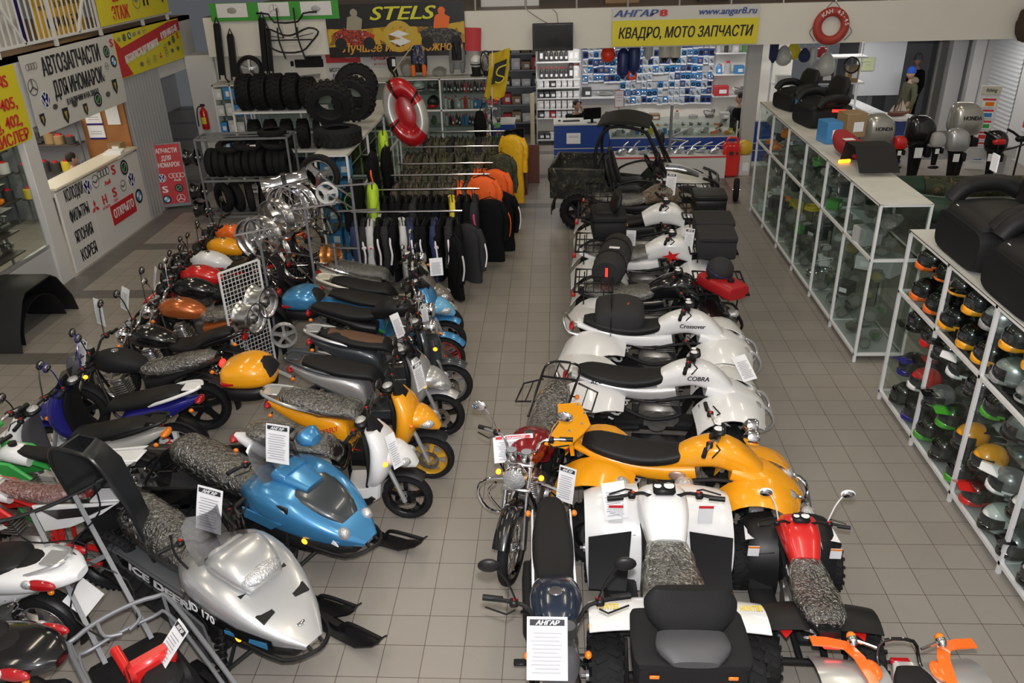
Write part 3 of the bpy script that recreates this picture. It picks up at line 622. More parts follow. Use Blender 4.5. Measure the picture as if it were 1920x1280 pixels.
# ---------------------------------------------------------------- scooter
def scooter(name, label, loc, rz, col, o=None):
	"""local x forward; wheelbase 1.22; origin on the floor midway between the axles"""
	o = dict(dict(trim=black, seat=leather, film=0, rim=steel, style='cast5', R=.235, rimf=None, indic=amberglow, face=None, mirror='black', rack=silver, tail=redlens, plate=0, text=None, round=0, seatm2=None, leg=None, fender=None, disc=-1, screen=0, floor=black, shield=None, two=None, decal=None, decal_c=redink, mh=.2), **(o or {}))
	t = thing(name, label, o.get('cat', 'scooter'), loc, rz, o.get('group')); fx, rx, R = .61, -.61, o['R']
	fc = o['fender'] or col
	wheel(t, (fx, 0, R), R, .10, o['style'], o['rim'], '', o['disc']); wheel(t, (rx, 0, R), R, .105, o['style'], o['rim'], '')
	# forks and front mudguard
	b = MB()
	for s in (-1, 1): b.tube([(fx, s * .085, R), (fx - .10, s * .085, R + .30), (fx - .17, s * .06, .66)], [.022, .022, .026], 8)
	b.tube([(fx - .16, 0, .55), (fx - .29, 0, .98)], .026, 8); part('fork', b, silver if not o['round'] else steel, t)
	part('front_mudguard', MB().arch((fx, 0, R), R + .035, R_(170), R_(52), .14, .006, .03, 12), fc, t)
	# apron: nose shell and leg shield
	sh = o['shield'] or col
	if not o['round']:
		b = MB().body([(.30, .38, .12, .06, 1.2), (.38, .50, .20, .085, 1.25), (.43, .66, .235, .10, 1.25), (.43, .82, .20, .095, 1.45), (.36, .96, .13, .06, 1.7)], 2.4, 20)
		part('apron', b, sh, t)
		b = MB().body([(.38, .68, .17, .10, -.25), (.52, .71, .16, .10, -.45), (.65, .65, .11, .07, -.55), (.73, .59, .04, .025, -.6)], 2.3, 18); part('nose', b, o['face'] or sh, t)
		b = MB()
		for s in (-1, 1): b.ell((.62, s * .095, .675), (.085, .05, .045), 12, 8)
		part('headlight', b, lens, t)
		b = MB().ext([(.30, .88), (.47, .80), (.44, .95), (.34, 1.06)], .16, .03); part('cockpit_cowl', b, o['trim'], t)
		if o['screen']: part('windscreen', MB().sheet([[(.46 - .06 * abs(u), u * .15, .84), (.42 - .06 * abs(u), u * .16, .98), (.35 - .05 * abs(u), u * .12, 1.10)] for u in (-1, -.5, 0, .5, 1)], .003), darkglass, t)
	else:
		b = MB().body([(.32, .38, .16, .03, 1.35), (.38, .55, .21, .035, 1.4), (.39, .75, .20, .04, 1.5), (.34, .93, .12, .04, 1.7)], 2.6, 20); part('apron', b, sh, t)
		b = MB().body([(.40, .48, .09, .06, 1.2), (.47, .66, .11, .08, 1.3), (.44, .84, .09, .06, 1.6)], 2.2, 16); part('nose', b, o['face'] or sh, t)
		b = MB().lathe([(.0, .09), (.05, .085), (.078, .06), (.086, .02), (.07, -.06), (.02, -.10)], 20, (.42, 0, .95), 'x'); part('headlight', b, chrome, t)
		b = MB().lathe([(.0, .02), (.04, .015), (.074, .0)], 20, (.498, 0, .95), 'x'); part('headlight_lens', b, lens, t)
	for s in (-1, 1): indicator(t, .50, s * .19, .78 if o['round'] else .70, o['indic'] if s < 0 else amber, o['trim'])
	b = MB().ell((.27, 0, 1.0), (.07, .085, .04), 16, 8); b.mm(1).ell((.262, 0, 1.022), (.05, .065, .025), 14, 6); part('instrument_panel', b, [o['trim'], lens], t)
	handlebar(t, .30, .98, .33, .03, .07, o['mirror'], black, None, o['mh'])
	# floor, inner leg shield, rear shell
	b = MB().ext([(.34, .33), (.30, .30), (-.16, .27), (-.18, .22), (.30, .22), (.38, .30)], .33, .02); part('floorboard', b, o['floor'], t)
	part('leg_shield', MB().body([(.27, .32, .12, .03, 1.2), (.33, .55, .16, .035, 1.4), (.33, .80, .15, .035, 1.55), (.30, .93, .10, .03, 1.7)], 3, 16), o['leg'] or black, t)
	part('side_skirt', MB().ext([(.43, .52), (.30, .40), (-.10, .36), (-.24, .30), (-.16, .20), (.26, .185), (.40, .30)], .31, .02), o.get('skirt', col), t)
	b = MB().body([(-.10, .30, .13, .05, .3), (-.14, .47, .145, .17, .1), (-.34, .60, .15, .13, -.1), (-.60, .68, .13, .09, -.16), (-.80, .75, .085, .05, -.2), (-.93, .80, .03, .02, -.2)], 3, 20); part('rear_shell', b, col, t)
	if o['two']: part('side_panel', MB().body([(-.13, .40, .150, .06, -.2), (-.40, .545, .158, .05, -.3), (-.66, .66, .128, .03, -.25)], 2.2, 16), o['two'], t)
	ss = [(.02, .66, .09, .03, .5), (-.06, .735, .125, .05, .1), (-.24, .765, .15, .05, 0), (-.44, .80, .155, .055, -.12), (-.66, .855, .13, .05, -.12), (-.78, .87, .08, .03, 0)]
	st = part('seat', MB().body(ss, 2.8, 20), o['seat'], t)
	if o['seatm2']: part('seat_panel', MB().body([(-.10, .775, .085, .03, .1), (-.30, .80, .115, .034, 0), (-.50, .835, .115, .038, -.12), (-.70, .885, .085, .03, -.1)], 2.8, 16), o['seatm2'], st)
	if o['film']: part('wrapping_film', lump([(a, b_, c * 1.1 + .008, d * 1.2 + .008, *e) for a, b_, c, d, *e in ss], o['film']), wrap, st, sharp=80)
	if o['rack']:
		b = MB()
		for s in (-1, 1): b.tube([(-.48, s * .13, .78), (-.70, s * .16, .86), (-.92, s * .10, .92), (-.97, s * .03, .925)], .017, 8, 3)
		b.box((-.88, 0, .915), (.16, .15, .02), .006); part('grab_rail', b, o['rack'], t)
	b = MB().ell((-.93, 0, .775), (.045, .085, .035), 14, 8); part('tail_light', b, o['tail'], t)
	for s in (-1, 1): indicator(t, -.88, s * .13, .72, amber, o['trim'])
	part('rear_mudguard', MB().arch((rx, 0, R), R + .05, R_(200), R_(100), .13, .006, .02, 8), black, t)
	if o['plate']: part('number_plate', MB().box((-1.0, 0, .56), (.01, .24, .20), .003, (0, .75, 0)), white, t)
	# engine, exhaust, stand
	b = MB().ext([(-.70, .19), (-.30, .20), (-.18, .27), (-.20, .36), (-.45, .33), (-.66, .31), (-.74, .25)], .10, .015, c=(0, .13, 0)).cyl((-.30, -.10, .30), (-.30, .09, .30), .10, 14)
	for i in range(5): b.box((-.20 + i * .02, -.02, .32), (.008, .18, .15))
	part('engine', b, dsteel, t)
	b = MB().tube([(-.25, -.10, .24), (-.38, -.15, .21), (-.50, -.165, .235)], .018, 8, 3).tube([(-.46, -.165, .235), (-.52, -.165, .245), (-.80, -.165, .315), (-.85, -.165, .33)], [.03, .052, .055, .035], 12); part('exhaust', b, o.get('pipe', satin), t)
	part('rear_shock', MB().coil((rx, .14, R + .02), (-.52, .13, .62), .03, .007, 7), red if o.get('redshock') else chrome, t)
	part('stand', MB().tube([(-.28, .09, .25), (-.32, .14, .03), (-.30, -.14, .03), (-.26, -.09, .25)], .012, 6), black, t)
	if o['text']: text(o['text'], t, (-.36, -.165, .555), .052, o.get('textc', paper), (PI / 2, -.32, 0), bold=.02, shear=.3, width=o.get('textw'))
	if o['decal']:
		for k, (x, z) in enumerate(((.0, .0), (.05, -.028), (.1, -.05))):
			b = MB().ext([(-.62 + x, .64 + z), (-.30 + x, .50 + z), (-.12 + x, .44 + z), (-.34 + x, .485 + z)], .004, c=(0, -.168, 0)); part('decal', b, (o['decal_c'], gloss, o['decal_c'])[k], t)
		b = MB().ext([(.40, .74), (.52, .70), (.46, .68)], .31, .0).ext([(.38, .80), (.50, .735), (.42, .755)], .31); part('nose_decal', b, o['decal_c'], t)
	return t
# ---------------------------------------------------------------- motorcycle
def motorcycle(name, label, loc, rz, col, o=None):
	"""local x forward; wheelbase about 1.3; origin on the floor midway between the axles"""
	o = dict(dict(seat=leather, film=0, rim=black, style='cast5', R=.30, w=.10, mirror='black', frame=black, fend=None, tank=None, side=None, chrome=0, head='round', tail=redlens, rack=0, text=None, bars=.36, crash=0, fairing=None, box=0, plate=0, chopper=0, steer=0., indic=amber, mh=.24, cap=chrome, stripe=None), **(o or {}))
	t = thing(name, label, 'motorcycle', loc, rz, o.get('group')); R = o['R']; fx, rx = .66, -.64
	metal = chrome if o['chrome'] else black; rk = .20 if not o['chopper'] else .30
	wheel(t, (fx, 0, R), R, o['w'], o['style'], o['rim'], '', -1); wheel(t, (rx, 0, R * .97), R * .97, o['w'] * 1.2, o['style'], o['rim'], '')
	b = MB()
	for s in (-1, 1):
		b.tube([(fx, s * .085, R), (fx - rk * .42, s * .085, R + .28)], .026, 10); b.mm(1).tube([(fx - rk * .42, s * .085, R + .28), (fx - rk - .06, s * .085, .93)], .019, 10); b.mm(0)
	b.box((fx - rk - .05, 0, .90), (.06, .23, .03), .01).box((fx - rk * .75, 0, .74), (.06, .23, .03), .01); part('fork', b, [metal if not o['chrome'] else steel, chrome], t)
	part('front_mudguard', MB().arch((fx, 0, R), R + .035, R_(175), R_(35), .13, .005, .03, 12), o['fend'] or col, t)
	# frame and engine
	b = MB().tube([(.40, 0, .86), (.10, 0, .80), (-.30, 0, .72), (-.62, 0, .78)], .02, 8, 3)
	for s in (-1, 1): b.tube([(.38, 0, .80), (.30, s * .08, .45), (.20, s * .10, .24), (-.25, s * .10, .24), (-.32, s * .09, .5), (-.40, s * .08, .72)], .015, 6, 3).tube([(-.25, s * .08, .32), (rx, s * .09, R)], .02, 8).tube([(-.3, s * .1, .5), (-.75, s * .1, .74)], .011, 6)
	part('frame', b, o['frame'], t)
	b = MB().box((.02, 0, .37), (.36, .22, .22), .05).cyl((.02, -.14, .36), (.02, .14, .36), .095, 16).cyl((-.12, -.13, .34), (-.12, .13, .34), .07, 14)
	b.at((.14, 0, .47), 0, .25)
	for i in range(7): b.box((0, 0, .02 + i * .024), (.17, .17, .011), .003)
	b.cyl((0, 0, 0), (0, 0, .2), .06, 14).box((0, 0, .20), (.13, .12, .05), .015); b.at(); part('engine', b, steel if o['chrome'] else dsteel, t)
	b = MB().tube([(.20, -.05, .58), (.30, -.10, .50), (.27, -.13, .30), (.10, -.15, .22), (-.25, -.16, .23)], .02, 8, 4).tube([(-.22, -.16, .23), (-.28, -.165, .245), (-.70, -.17, .34), (-.82, -.17, .37)], [.024, .043, .043, .032], 12); part('exhaust', b, chrome if o['chrome'] else o.get('pipe', satin), t)
	b = MB()
	for s in (-1, 1): b.coil((rx + .02, s * .13, R + .06), (-.50, s * .12, .68), .028, .007, 8).cyl((rx + .02, s * .13, R + .06), (-.50, s * .12, .68), .014, 8)
	part('rear_shock', b, chrome if o['chrome'] else satin, t)
	# tank, seat, side covers, tail
	tz = .86 if not o['chopper'] else .80
	ts = [(.36, tz + .02, .07, .07, -.2), (.27, tz + .035, .13, .105, -.12), (.10, tz + .03, .155, .12, -.02), (-.06, tz - .01, .13, .09, .12), (-.16, tz - .05, .07, .04, .2)]
	tk = part('fuel_tank', MB().body(ts, 2.5, 22), o['tank'] or col, t)
	part('filler_cap', MB().lathe([(0, .012), (.035, .01), (.045, 0), (.045, -.03)], 18, (.14, 0, tz + .145)), o['cap'], tk)
	if o['stripe']: part('tank_stripe', MB().body([(.34, tz - .02, .09, .035, -.25), (.16, tz - .03, .158, .045, -.08), (-.08, tz - .05, .128, .035, .1)], 2.2, 18), o['stripe'], tk)
	if o['text']: text(o['text'], tk, (.12, -.163, tz), .045, o.get('textc', paper), (PI / 2 - .1, 0, 0), bold=.02, shear=.25)
	if o['chopper']: ss = [(-.08, .74, .10, .04, .2), (-.22, .71, .16, .05, .1), (-.38, .73, .17, .055, -.25), (-.50, .80, .13, .05, -.3), (-.70, .86, .11, .045, -.1), (-.80, .87, .07, .03, 0)]
	else: ss = [(-.06, .82, .07, .035, .2), (-.18, .79, .11, .05, .05), (-.38, .80, .135, .055, -.06), (-.58, .845, .13, .055, -.15), (-.80, .885, .09, .04, -.1), (-.88, .89, .05, .02, 0)]
	st = part('seat', MB().body(ss, 2.9, 20), o['seat'], t)
	if o['film']: part('wrapping_film', lump([(a, b_, c * 1.12 + .008, d * 1.2 + .008, *e) for a, b_, c, d, *e in ss], o['film']), wrap, st, sharp=80)
	part('side_cover', MB().body([(-.12, .62, .10, .07, -.1), (-.30, .66, .135, .08, -.12), (-.50, .74, .12, .05, -.2), (-.80, .83, .08, .035, -.15), (-.92, .86, .03, .015, 0)], 2.6, 18), o['side'] or col, t)
	part('rear_mudguard', MB().arch((rx, 0, R), R + .06, R_(185), R_(75), .16, .005, .03, 10), o.get('rfend', black), t)
	b = MB().ell((-.93, 0, .80), (.035, .07, .04), 12, 8); part('tail_light', b, o['tail'], t)
	for s in (-1, 1):
		indicator(t, -.86, s * .16, .78, amber); indicator(t, fx - .24, s * .17, .80, o['indic'], chrome if o['chrome'] else black)
	# headlamp, instruments, bars
	hx = fx - rk + .06
	if o['head'] == 'round':
		part('headlight', MB().lathe([(.086, .05), (.092, .03), (.086, -.02), (.06, -.075), (.015, -.10)], 20, (hx, 0, .86), 'x'), chrome if o['chrome'] else o.get('headc', black), t)
		part('headlight_lens', MB().lathe([(0, .072), (.05, .066), (.086, .05)], 20, (hx, 0, .86), 'x'), lens, t)
	else:
		part('headlight_cowl', MB().body([(hx - .10, .88, .10, .09, -.3), (hx + .02, .88, .12, .13, -.45), (hx + .09, .80, .09, .08, -.6), (hx + .12, .74, .04, .03, -.6)], 2.3, 18), o['fairing'] or col, t)
		part('headlight_lens', MB().ell((hx + .075, 0, .80), (.06, .085, .062), 16, 8), lens, t)
		part('windscreen', MB().sheet([[(hx + .04 - .05 * abs(u), u * .11, .96), (hx - .04 - .04 * abs(u), u * .10, 1.10)] for u in (-1, -.5, 0, .5, 1)], .003), darkglass, t)
	b = MB()
	for s in (-1, 1): b.lathe([(.0, .02), (.045, .02), (.052, .0), (.045, -.045), (0, -.05)], 18, (hx - .10, s * .058, 1.0))
	b.mm(1)
	for s in (-1, 1): b.lathe([(0, .023), (.040, .023)], 16, (hx - .10, s * .058, 1.0))
	part('instrument_panel', b, [chrome if o['chrome'] else black, greyink], t)
	hb = .16 if o['chopper'] else .10
	handlebar(t, fx - rk - .10, .97, o['bars'], hb, .16 if o['chopper'] else .11, o['mirror'], metal if o['chrome'] else black, None, o['mh'])
	b = MB()
	for s in (-1, 1): b.tube([(.0, s * .12, .27), (.0, s * .25, .27)], .013, 6).box((.0, s * .22, .285), (.05, .09, .02), .005).tube([(-.30, s * .11, .36), (-.34, s * .22, .38)], .011, 6)
	b.tube([(-.12, .12, .26), (-.18, .20, .02)], .011, 6).tube([(.10, .14, .28), (.22, .16, .26), (.25, .18, .27)], .007, 6); part('footrests', b, metal, t)
	b = MB().box((-.40, .105, .33), (.56, .012, .05), .005); part('chain_guard', b, black, t)
	if o['rack']:
		rk2 = part('luggage_rack', MB().tube([(-.35, -.15, .84), (-.75, -.16, .94), (-1.02, -.15, .99), (-1.08, 0, 1.0), (-1.02, .15, .99), (-.75, .16, .94), (-.35, .15, .84)], .012, 8, 4)
					.bar((-.85, -.155, .955), (-.85, .155, .955), .014).bar((-.85, -.05, .955), (-1.07, -.05, 1.), .011).bar((-.85, .05, .955), (-1.07, .05, 1.), .011), gloss, t)
		for s in (-1, 1): part('side_rack', MB().tube([(-.60, s * .16, .84), (-.62, s * .34, .80), (-.88, s * .34, .84), (-.90, s * .16, .90)], .009, 6, 0).bar((-.61, s * .25, .82), (-.89, s * .25, .87), .008), gloss, rk2)
	if o['crash']:
		for s in (-1, 1):
			part('crash_bar', MB().tube([(.34, s * .08, .70), (.36, s * .30, .66), (.33, s * .38, .50), (.30, s * .30, .32), (.24, s * .10, .28)], .014, 8, 4).tube([(.35, s * .22, .64), (.31, s * .30, .50), (.30, s * .2, .34)], .011, 8, 3), chrome, t)
			part('leg_grille', MB().tube([(.10, s * .17, .66), (-.2, s * .36, .62), (-.24, s * .38, .40), (.06, s * .18, .42)], .009, 6, 0, True).bar((-.02, s * .24, .65), (-.04, s * .24, .41), .007).bar((-.12, s * .31, .63), (-.13, s * .31, .40), .007).bar((.08, s * .18, .54), (-.22, s * .37, .51), .007), gloss, t)
	return t
# ---------------------------------------------------------------- dirt bike
def dirtbike(name, label, loc, rz, col, accent, o=None):
	o = o or {}; t = thing(name, label, 'motorcycle', loc, rz); R = .33; fx, rx = .66, -.62
	wheel(t, (fx, 0, R), R, .085, 'spoke', o.get('rim', black), 'dirt', -1); wheel(t, (rx, 0, .30), .30, .10, 'spoke', o.get('rim', black), 'dirt')
	b = MB()
	for s in (-1, 1): b.tube([(fx, s * .09, R), (fx - .16, s * .09, R + .40)], .021, 8); b.mm(1).tube([(fx - .15, s * .09, R + .38), (fx - .27, s * .09, 1.02)], .027, 8); b.mm(0)
	part('fork', b, [steel, o.get('fork', accent)], t)
	part('front_mudguard', MB().arch((fx - .06, 0, .50), .36, R_(140), R_(42), .15, .006, .03, 8), col, t)
	part('number_board', MB().ext([(-.10, .80), (.10, .80), (.12, 1.02), (-.12, 1.02)], .02, .006, 'yz', (fx - .16, 0, 0)), o.get('board', col), t)
	b = MB().tube([(.36, 0, .95), (0, 0, .84), (-.3, 0, .76), (-.75, 0, .86)], .022, 8, 3)
	for s in (-1, 1): b.tube([(.34, 0, .88), (.24, s * .09, .5), (.14, s * .1, .3), (-.26, s * .1, .3), (-.32, s * .09, .72)], .016, 8, 3).tube([(-.26, s * .08, .36), (rx, s * .08, .31)], .026, 8)
	part('frame', b, o.get('frame', accent), t)
	b = MB().box((.0, 0, .42), (.34, .2, .22), .05).cyl((-.02, -.13, .41), (-.02, .13, .41), .09, 16)
	for i in range(6): b.box((.13 + i * .008, 0, .55 + i * .025), (.15, .15, .012), .003)
	part('engine', b, dsteel, t)
	part('exhaust', MB().tube([(.22, -.06, .6), (.26, -.12, .45), (0, -.15, .45), (-.25, -.13, .62)], .02, 8, 4).tube([(-.3, -.13, .64), (-.36, -.135, .66), (-.78, -.14, .82)], [.03, .05, .045], 10), steel, t)
	b = MB()
	for s in (-1, 1): b.ext([(.42, .96), (.12, .94), (-.05, .80), (.10, .66), (.28, .62), (.44, .78)], .035, .012, c=(0, s * .15, 0))
	part('radiator_shroud', b, accent, t)
	b = MB()
	for s in (-1, 1): b.ext([(.40, .93), (.16, .80), (.02, .70), (.10, .67), (.30, .74)], .006, c=(0, s * .171, 0)).ext([(.30, .70), (.12, .66), (.27, .645)], .006, c=(0, s * .171, 0))
	part('shroud_decal', b, col, t)
	part('fuel_tank', MB().body([(.30, .93, .07, .05, 0), (.18, .95, .10, .08, 0), (.02, .90, .09, .06, .2)], 2.5, 16), col, t)
	part('filler_cap', MB().cyl((.17, 0, 1.0), (.17, 0, 1.05), .035, 12), black, t)
	ss = [(.12, .985, .06, .02, .15), (-.02, .955, .075, .03, .1), (-.25, .935, .085, .04, 0), (-.48, .955, .08, .04, -.08), (-.66, .98, .06, .03, -.1)]
	st = part('seat', MB().body(ss, 3, 18), o.get('seat', leather), t)
	if o.get('film'): part('wrapping_film', lump([(a, b_, c * 1.15 + .008, d * 1.3 + .01, *e) for a, b_, c, d, *e in ss], o['film']), wrap, st, sharp=80)
	b = MB()
	for s in (-1, 1): b.ext([(-.22, .90), (-.72, .96), (-.98, 1.0), (-.82, .88), (-.5, .72), (-.26, .66)], .03, .01, c=(0, s * .12, 0))
	b.box((-.84, 0, .965), (.3, .17, .02), .008, (0, .13, 0)); part('tail_panel', b, col, t)
	b = MB()
	for s in (-1, 1): b.ext([(-.30, .87), (-.78, .95), (-.94, .985), (-.70, .86), (-.42, .80)], .006, c=(0, s * .138, 0))
	part('tail_decal', b, o.get('decal', accent), t)
	if o.get('text'): text(o['text'], t, (-.45, -.143, .74), .07, ink, (PI / 2, -.25, 0), bold=.03)
	part('rear_shock', MB().coil((-.22, .0, .42), (-.30, 0, .78), .045, .012, 6), accent, t)
	h = handlebar(t, .36, 1.10, .38, .08, .10, None, o.get('barc', steel), o.get('guard'))
	part('crossbar_pad', MB().cyl((.335, -.13, 1.15), (.335, .13, 1.15), .028, 10), accent, h)
	b = MB()
	for s in (-1, 1): b.box((-.05, s * .2, .34), (.06, .1, .02), .004)
	b.tube([(-.15, .12, .32), (-.22, .20, .02)], .011, 6); part('footrests', b, steel, t)
	return t
# ---------------------------------------------------------------- quad
def quad(name, label, loc, rz, col, o=None):
	"""local x forward; sport body with four wing mudguards, or a broader utility body with racks"""
	o = dict(dict(util=0, seat=leather, film=0, R=.265, w=.22, track=.40, wb=.60, fend=None, rear=None, rim=steel, bar='black', rackf=0, rackr=0, bump=steel, s=1., head=2, well=black, text=None, tail=redlens, fw=1., fmir=None, side=None, stripe=None, flare=0., rail=None, tank=None, nose=None), **(o or {})); o = dict(dict(fa=200, ra=150, rb=20) if o['util'] else dict(fa=150, ra=152, rb=48, fw=.60), **o)
	t = thing(name, label, 'quad bike', loc, rz, o.get('group')); t.scale = (o['s'],) * 3
	R, w, tr, wb = o['R'], o['w'], o['track'], o['wb']; fc, rc = o['fend'] or col, o['rear'] or o['fend'] or col
	for s in (-1, 1):
		wheel(t, (wb, s * tr, R * .97), R * .97, w * .85, 'disc', o['rim'], 'fat'); wheel(t, (-wb, s * tr, R), R, w, 'disc', o['rim'], 'fat')
	# chassis
	b = MB().box((0, 0, .32), (.9, .2, .10), .03).tube([(-wb, -tr, R), (-wb, tr, R)], .03, 10)
	for s in (-1, 1): b.tube([(.62, s * .12, .30), (wb, s * (tr - .06), R)], .016, 6).tube([(.48, s * .12, .30), (wb, s * (tr - .06), R)], .016, 6).tube([(.55, s * .12, .40), (wb, s * (tr - .06), R + .06)], .016, 6).tube([(-.2, s * .12, .32), (-wb, s * .1, R)], .03, 8).tube([(.55, s * .12, .3), (.45, s * .12, .68), (0, s * .12, .62), (-.62, s * .12, .66)], .018, 6, 2)
	part('chassis', b, satin, t)
	b = MB().box((-.02, 0, .42), (.38, .24, .26), .05).cyl((-.04, -.15, .40), (-.04, .15, .40), .10, 16).cyl((.1, -.13, .42), (.1, .13, .42), .06, 12)
	for i in range(6): b.box((.06, 0, .56 + i * .02), (.18, .2, .01), .003)
	part('engine', b, dsteel, t)
	for s in (-1, 1):
		part('shock_absorber', MB().coil((.52, s * .16, .66), (wb, s * (tr - .14), R + .02), .038, .009, 6).cyl((.52, s * .16, .66), (wb, s * (tr - .14), R + .02), .018, 8), white if not o['util'] else satin, t)
	part('rear_shock', MB().coil((-.28, 0, .66), (-.46, 0, .34), .045, .011, 6), white, t)
	# footwells
	for s in (-1, 1):
		b = MB().box((-.02, s * .27, .27), (.50, .22, .02), .006).sheet([[(.22, s * .17, .27), (.22, s * .38, .27)], [(.30, s * .17, .45), (.30, s * .38, .42)], [(.32, s * .17, .62), (.33, s * .36, .58)]], .008).tube([(-.24, s * .38, .28), (.24, s * .38, .28)], .014, 6)
		part('footwell', b, o['well'], t)
	# body spine
	if o['util']:
		part('tank_cover', MB().body([(.50, .80, .15, .10, 0), (.36, .88, .17, .13, -.1), (.16, .88, .16, .12, .1), (-.02, .80, .12, .09, .3)], 3, 20), o['tank'] or col, t)
	else:
		part('tank_cover', MB().body([(.62, .68, .10, .06, -.5), (.46, .80, .13, .10, -.35), (.28, .87, .14, .11, -.05), (.10, .83, .12, .10, .3), (-.06, .76, .10, .06, .3)], 3, 20), o['tank'] or col, t)
		part('nose', MB().body([(.38, .74, .15, .07, -.2), (.62, .69, .17, .07, -.3), (.84, .58, .12, .05, -.45), (.93, .52, .05, .02, -.5)], 3, 18), o['nose'] or col, t)
	part('filler_cap', MB().cyl((.24, 0, .94), (.24, 0, 1.0), .045, 14), black, t)
	# mudguards
	for s in (-1, 1):
		G = []; H = []
		for i in range(11):
			u = i / 10; a = R_(o['fa'] - (o['fa'] - 35) * u); Rf = R + .12; row = []
			for j, v in enumerate((0, .3, .6, .85, 1)):
				y = s * (.13 + (tr + w * .45 - .13) * o['fw'] * v * (1 - .25 * max(0, .25 - u))); x = wb + Rf * math.cos(a) * (.98 - .1 * v); z = .33 + Rf * math.sin(a) * (1 + (.14 if o['util'] else .06) - .10 * v * v) - .05 * max(0, v - .8) * 5 * .5
				if not o['util'] and u > .8: y = s * (.13 + (tr + w * .45 - .13) * o['fw'] * v * (1 - 1.6 * (u - .8)))
				row.append((x, y, z))
			G.append(row if s > 0 else row[::-1])
		part('front_mudguard', MB().sheet(G, .008), fc, t)
		for i in range(10):
			u = i / 9; a = R_(o['rb'] + (o['ra'] - o['rb']) * u); Rr = R + .13; row = []
			for j, v in enumerate((0, .3, .6, .85, 1)):
				y = s * (.12 + (tr + w * .5 - .12) * (o['fw'] + (.08 if not o['util'] else (1 - o['fw']) * .5)) * v * (1 - .45 * max(0, .35 - u) / .35)); x = -wb + Rr * math.cos(a) * (1. - .06 * v) - o['flare'] * u * v; z = .34 + Rr * math.sin(a) * (1 + (.12 if o['util'] else .07) - .10 * v * v) + o['flare'] * 1.5 * max(0, u - .35) * (1 - .4 * v)
				row.append((x, y, z))
			H.append(row if s < 0 else row[::-1])
		part('rear_mudguard', MB().sheet([r[::-1] for r in H], .008), rc, t)
	# seat and tail
	ss = [(.06, .845, .08, .04, .2), (-.06, .80, .12, .05, .15), (-.24, .775, .15, .055, 0), (-.44, .79, .16, .055, -.1), (-.66, .835, .14, .045, -.12), (-.78, .85, .08, .02, -.1)]
	st = part('seat', MB().body(ss, 3, 20), o['seat'], t)
	if o['film']: part('wrapping_film', lump([(a, b_, c * 1.12 + .01, d * 1.2 + .008, *e) for a, b_, c, d, *e in ss], o['film'], .016), wrap, st, sharp=80)
	part('side_panel', MB().body([(.12, .68, .11, .08, .2), (-.10, .66, .135, .09, .1), (-.34, .69, .15, .075, -.1), (-.62, .76, .14, .05, -.15), (-.84, .81, .08, .03, -.1)], 3, 18), o['side'] or col, t)
	part('tail_light', MB().box((-.90, 0, .77), (.05, .13, .05), .012), o['tail'], t)
	b = MB()
	if o['head'] == 2:
		for s in (-1, 1): b.ell((.80 if not o['util'] else .86, s * (.15 if not o['util'] else .24), .62 if not o['util'] else .66), (.08, .075, .045), 14, 8)
	else: b.ell((.88, 0, .60), (.07, .10, .06), 14, 8)
	part('headlight', b, lens, t)
	# bumper
	b = MB()
	for s in (-1, 1): b.tube([(.66, s * .10, .30), (.92, s * .12, .34), (1.0, s * .14, .46), (.92, s * .14, .60), (.74, s * .12, .62)], .015, 8, 3)
	b.bar((1.0, -.14, .46), (1.0, .14, .46), .022).bar((.94, -.13, .36), (.94, .13, .36), .02); part('front_bumper', b, o['bump'], t)
	if not o['util'] and o['rail'] is not False:
		part('grab_rail', MB().tube([(-.70, -.13, .72), (-.92, -.14, .76), (-.98, -.10, .88), (-.98, .10, .88), (-.92, .14, .76), (-.70, .13, .72)], .013, 8, 3), o['rail'] or steel, t)
	for flag, xa, xb, z, hw, nm in ((o['rackf'], .46, 1.0, .92, .34, 'front_rack'), (o['rackr'], -.88, -.46, .93, .34, 'rear_rack')):
		if not flag: continue
		b = MB().tube([(xa, -hw, z), (xb, -hw, z), (xb, hw, z), (xa, hw, z)], .013, 8, 0, True)
		for i in range(5): b.bar((xa + (xb - xa) * (i + .5) / 5, -hw, z), (xa + (xb - xa) * (i + .5) / 5, hw, z), .012)
		for s in (-1, 1): b.bar((xa, s * .1, z), (xb, s * .1, z), .012).bar((xa + .1, s * hw * .8, z), (xa + .1, s * .2, z - .25), .014).bar((xb - .1, s * hw * .8, z), (xb - .1, s * .2, z - .25), .014)
		part(nm, b, satin, t)
	part('exhaust', MB().tube([(.08, -.06, .55), (.16, -.16, .50), (-.1, -.20, .46), (-.36, -.19, .56)], .02, 8, 4).tube([(-.34, -.19, .55), (-.40, -.19, .58), (-.80, -.19, .68)], [.03, .055, .05], 12), o.get('pipe', satin), t)
	# steering
	b = MB().tube([(.34, 0, .78), (.26, 0, 1.0)], .018, 8); part('steering_column', b, black, t)
	handlebar(t, .26, 1.0, .37, .05, .10, o['fmir'], black if o['bar'] == 'black' else steel, o.get('guard'), o.get('mh', .24))
	part('instrument_panel', MB().box((.27, 0, 1.05), (.10, .15, .05), .02, (0, -.35, 0)).mm(1).lathe([(0, .0), (.035, .0)], 16, (.262, -.03, 1.082)).lathe([(0, .0), (.025, .0)], 16, (.262, .045, 1.08)), [black, paper], t)
	if o['text']:
		for s in (-1, 1): text(o['text'], t, (.30, s * .147, .85), .042, o.get('textc', ink), (PI / 2 - .15 if s < 0 else PI / 2 - .15, 0, 0 if s < 0 else PI), bold=.03, shear=.2)
	return t
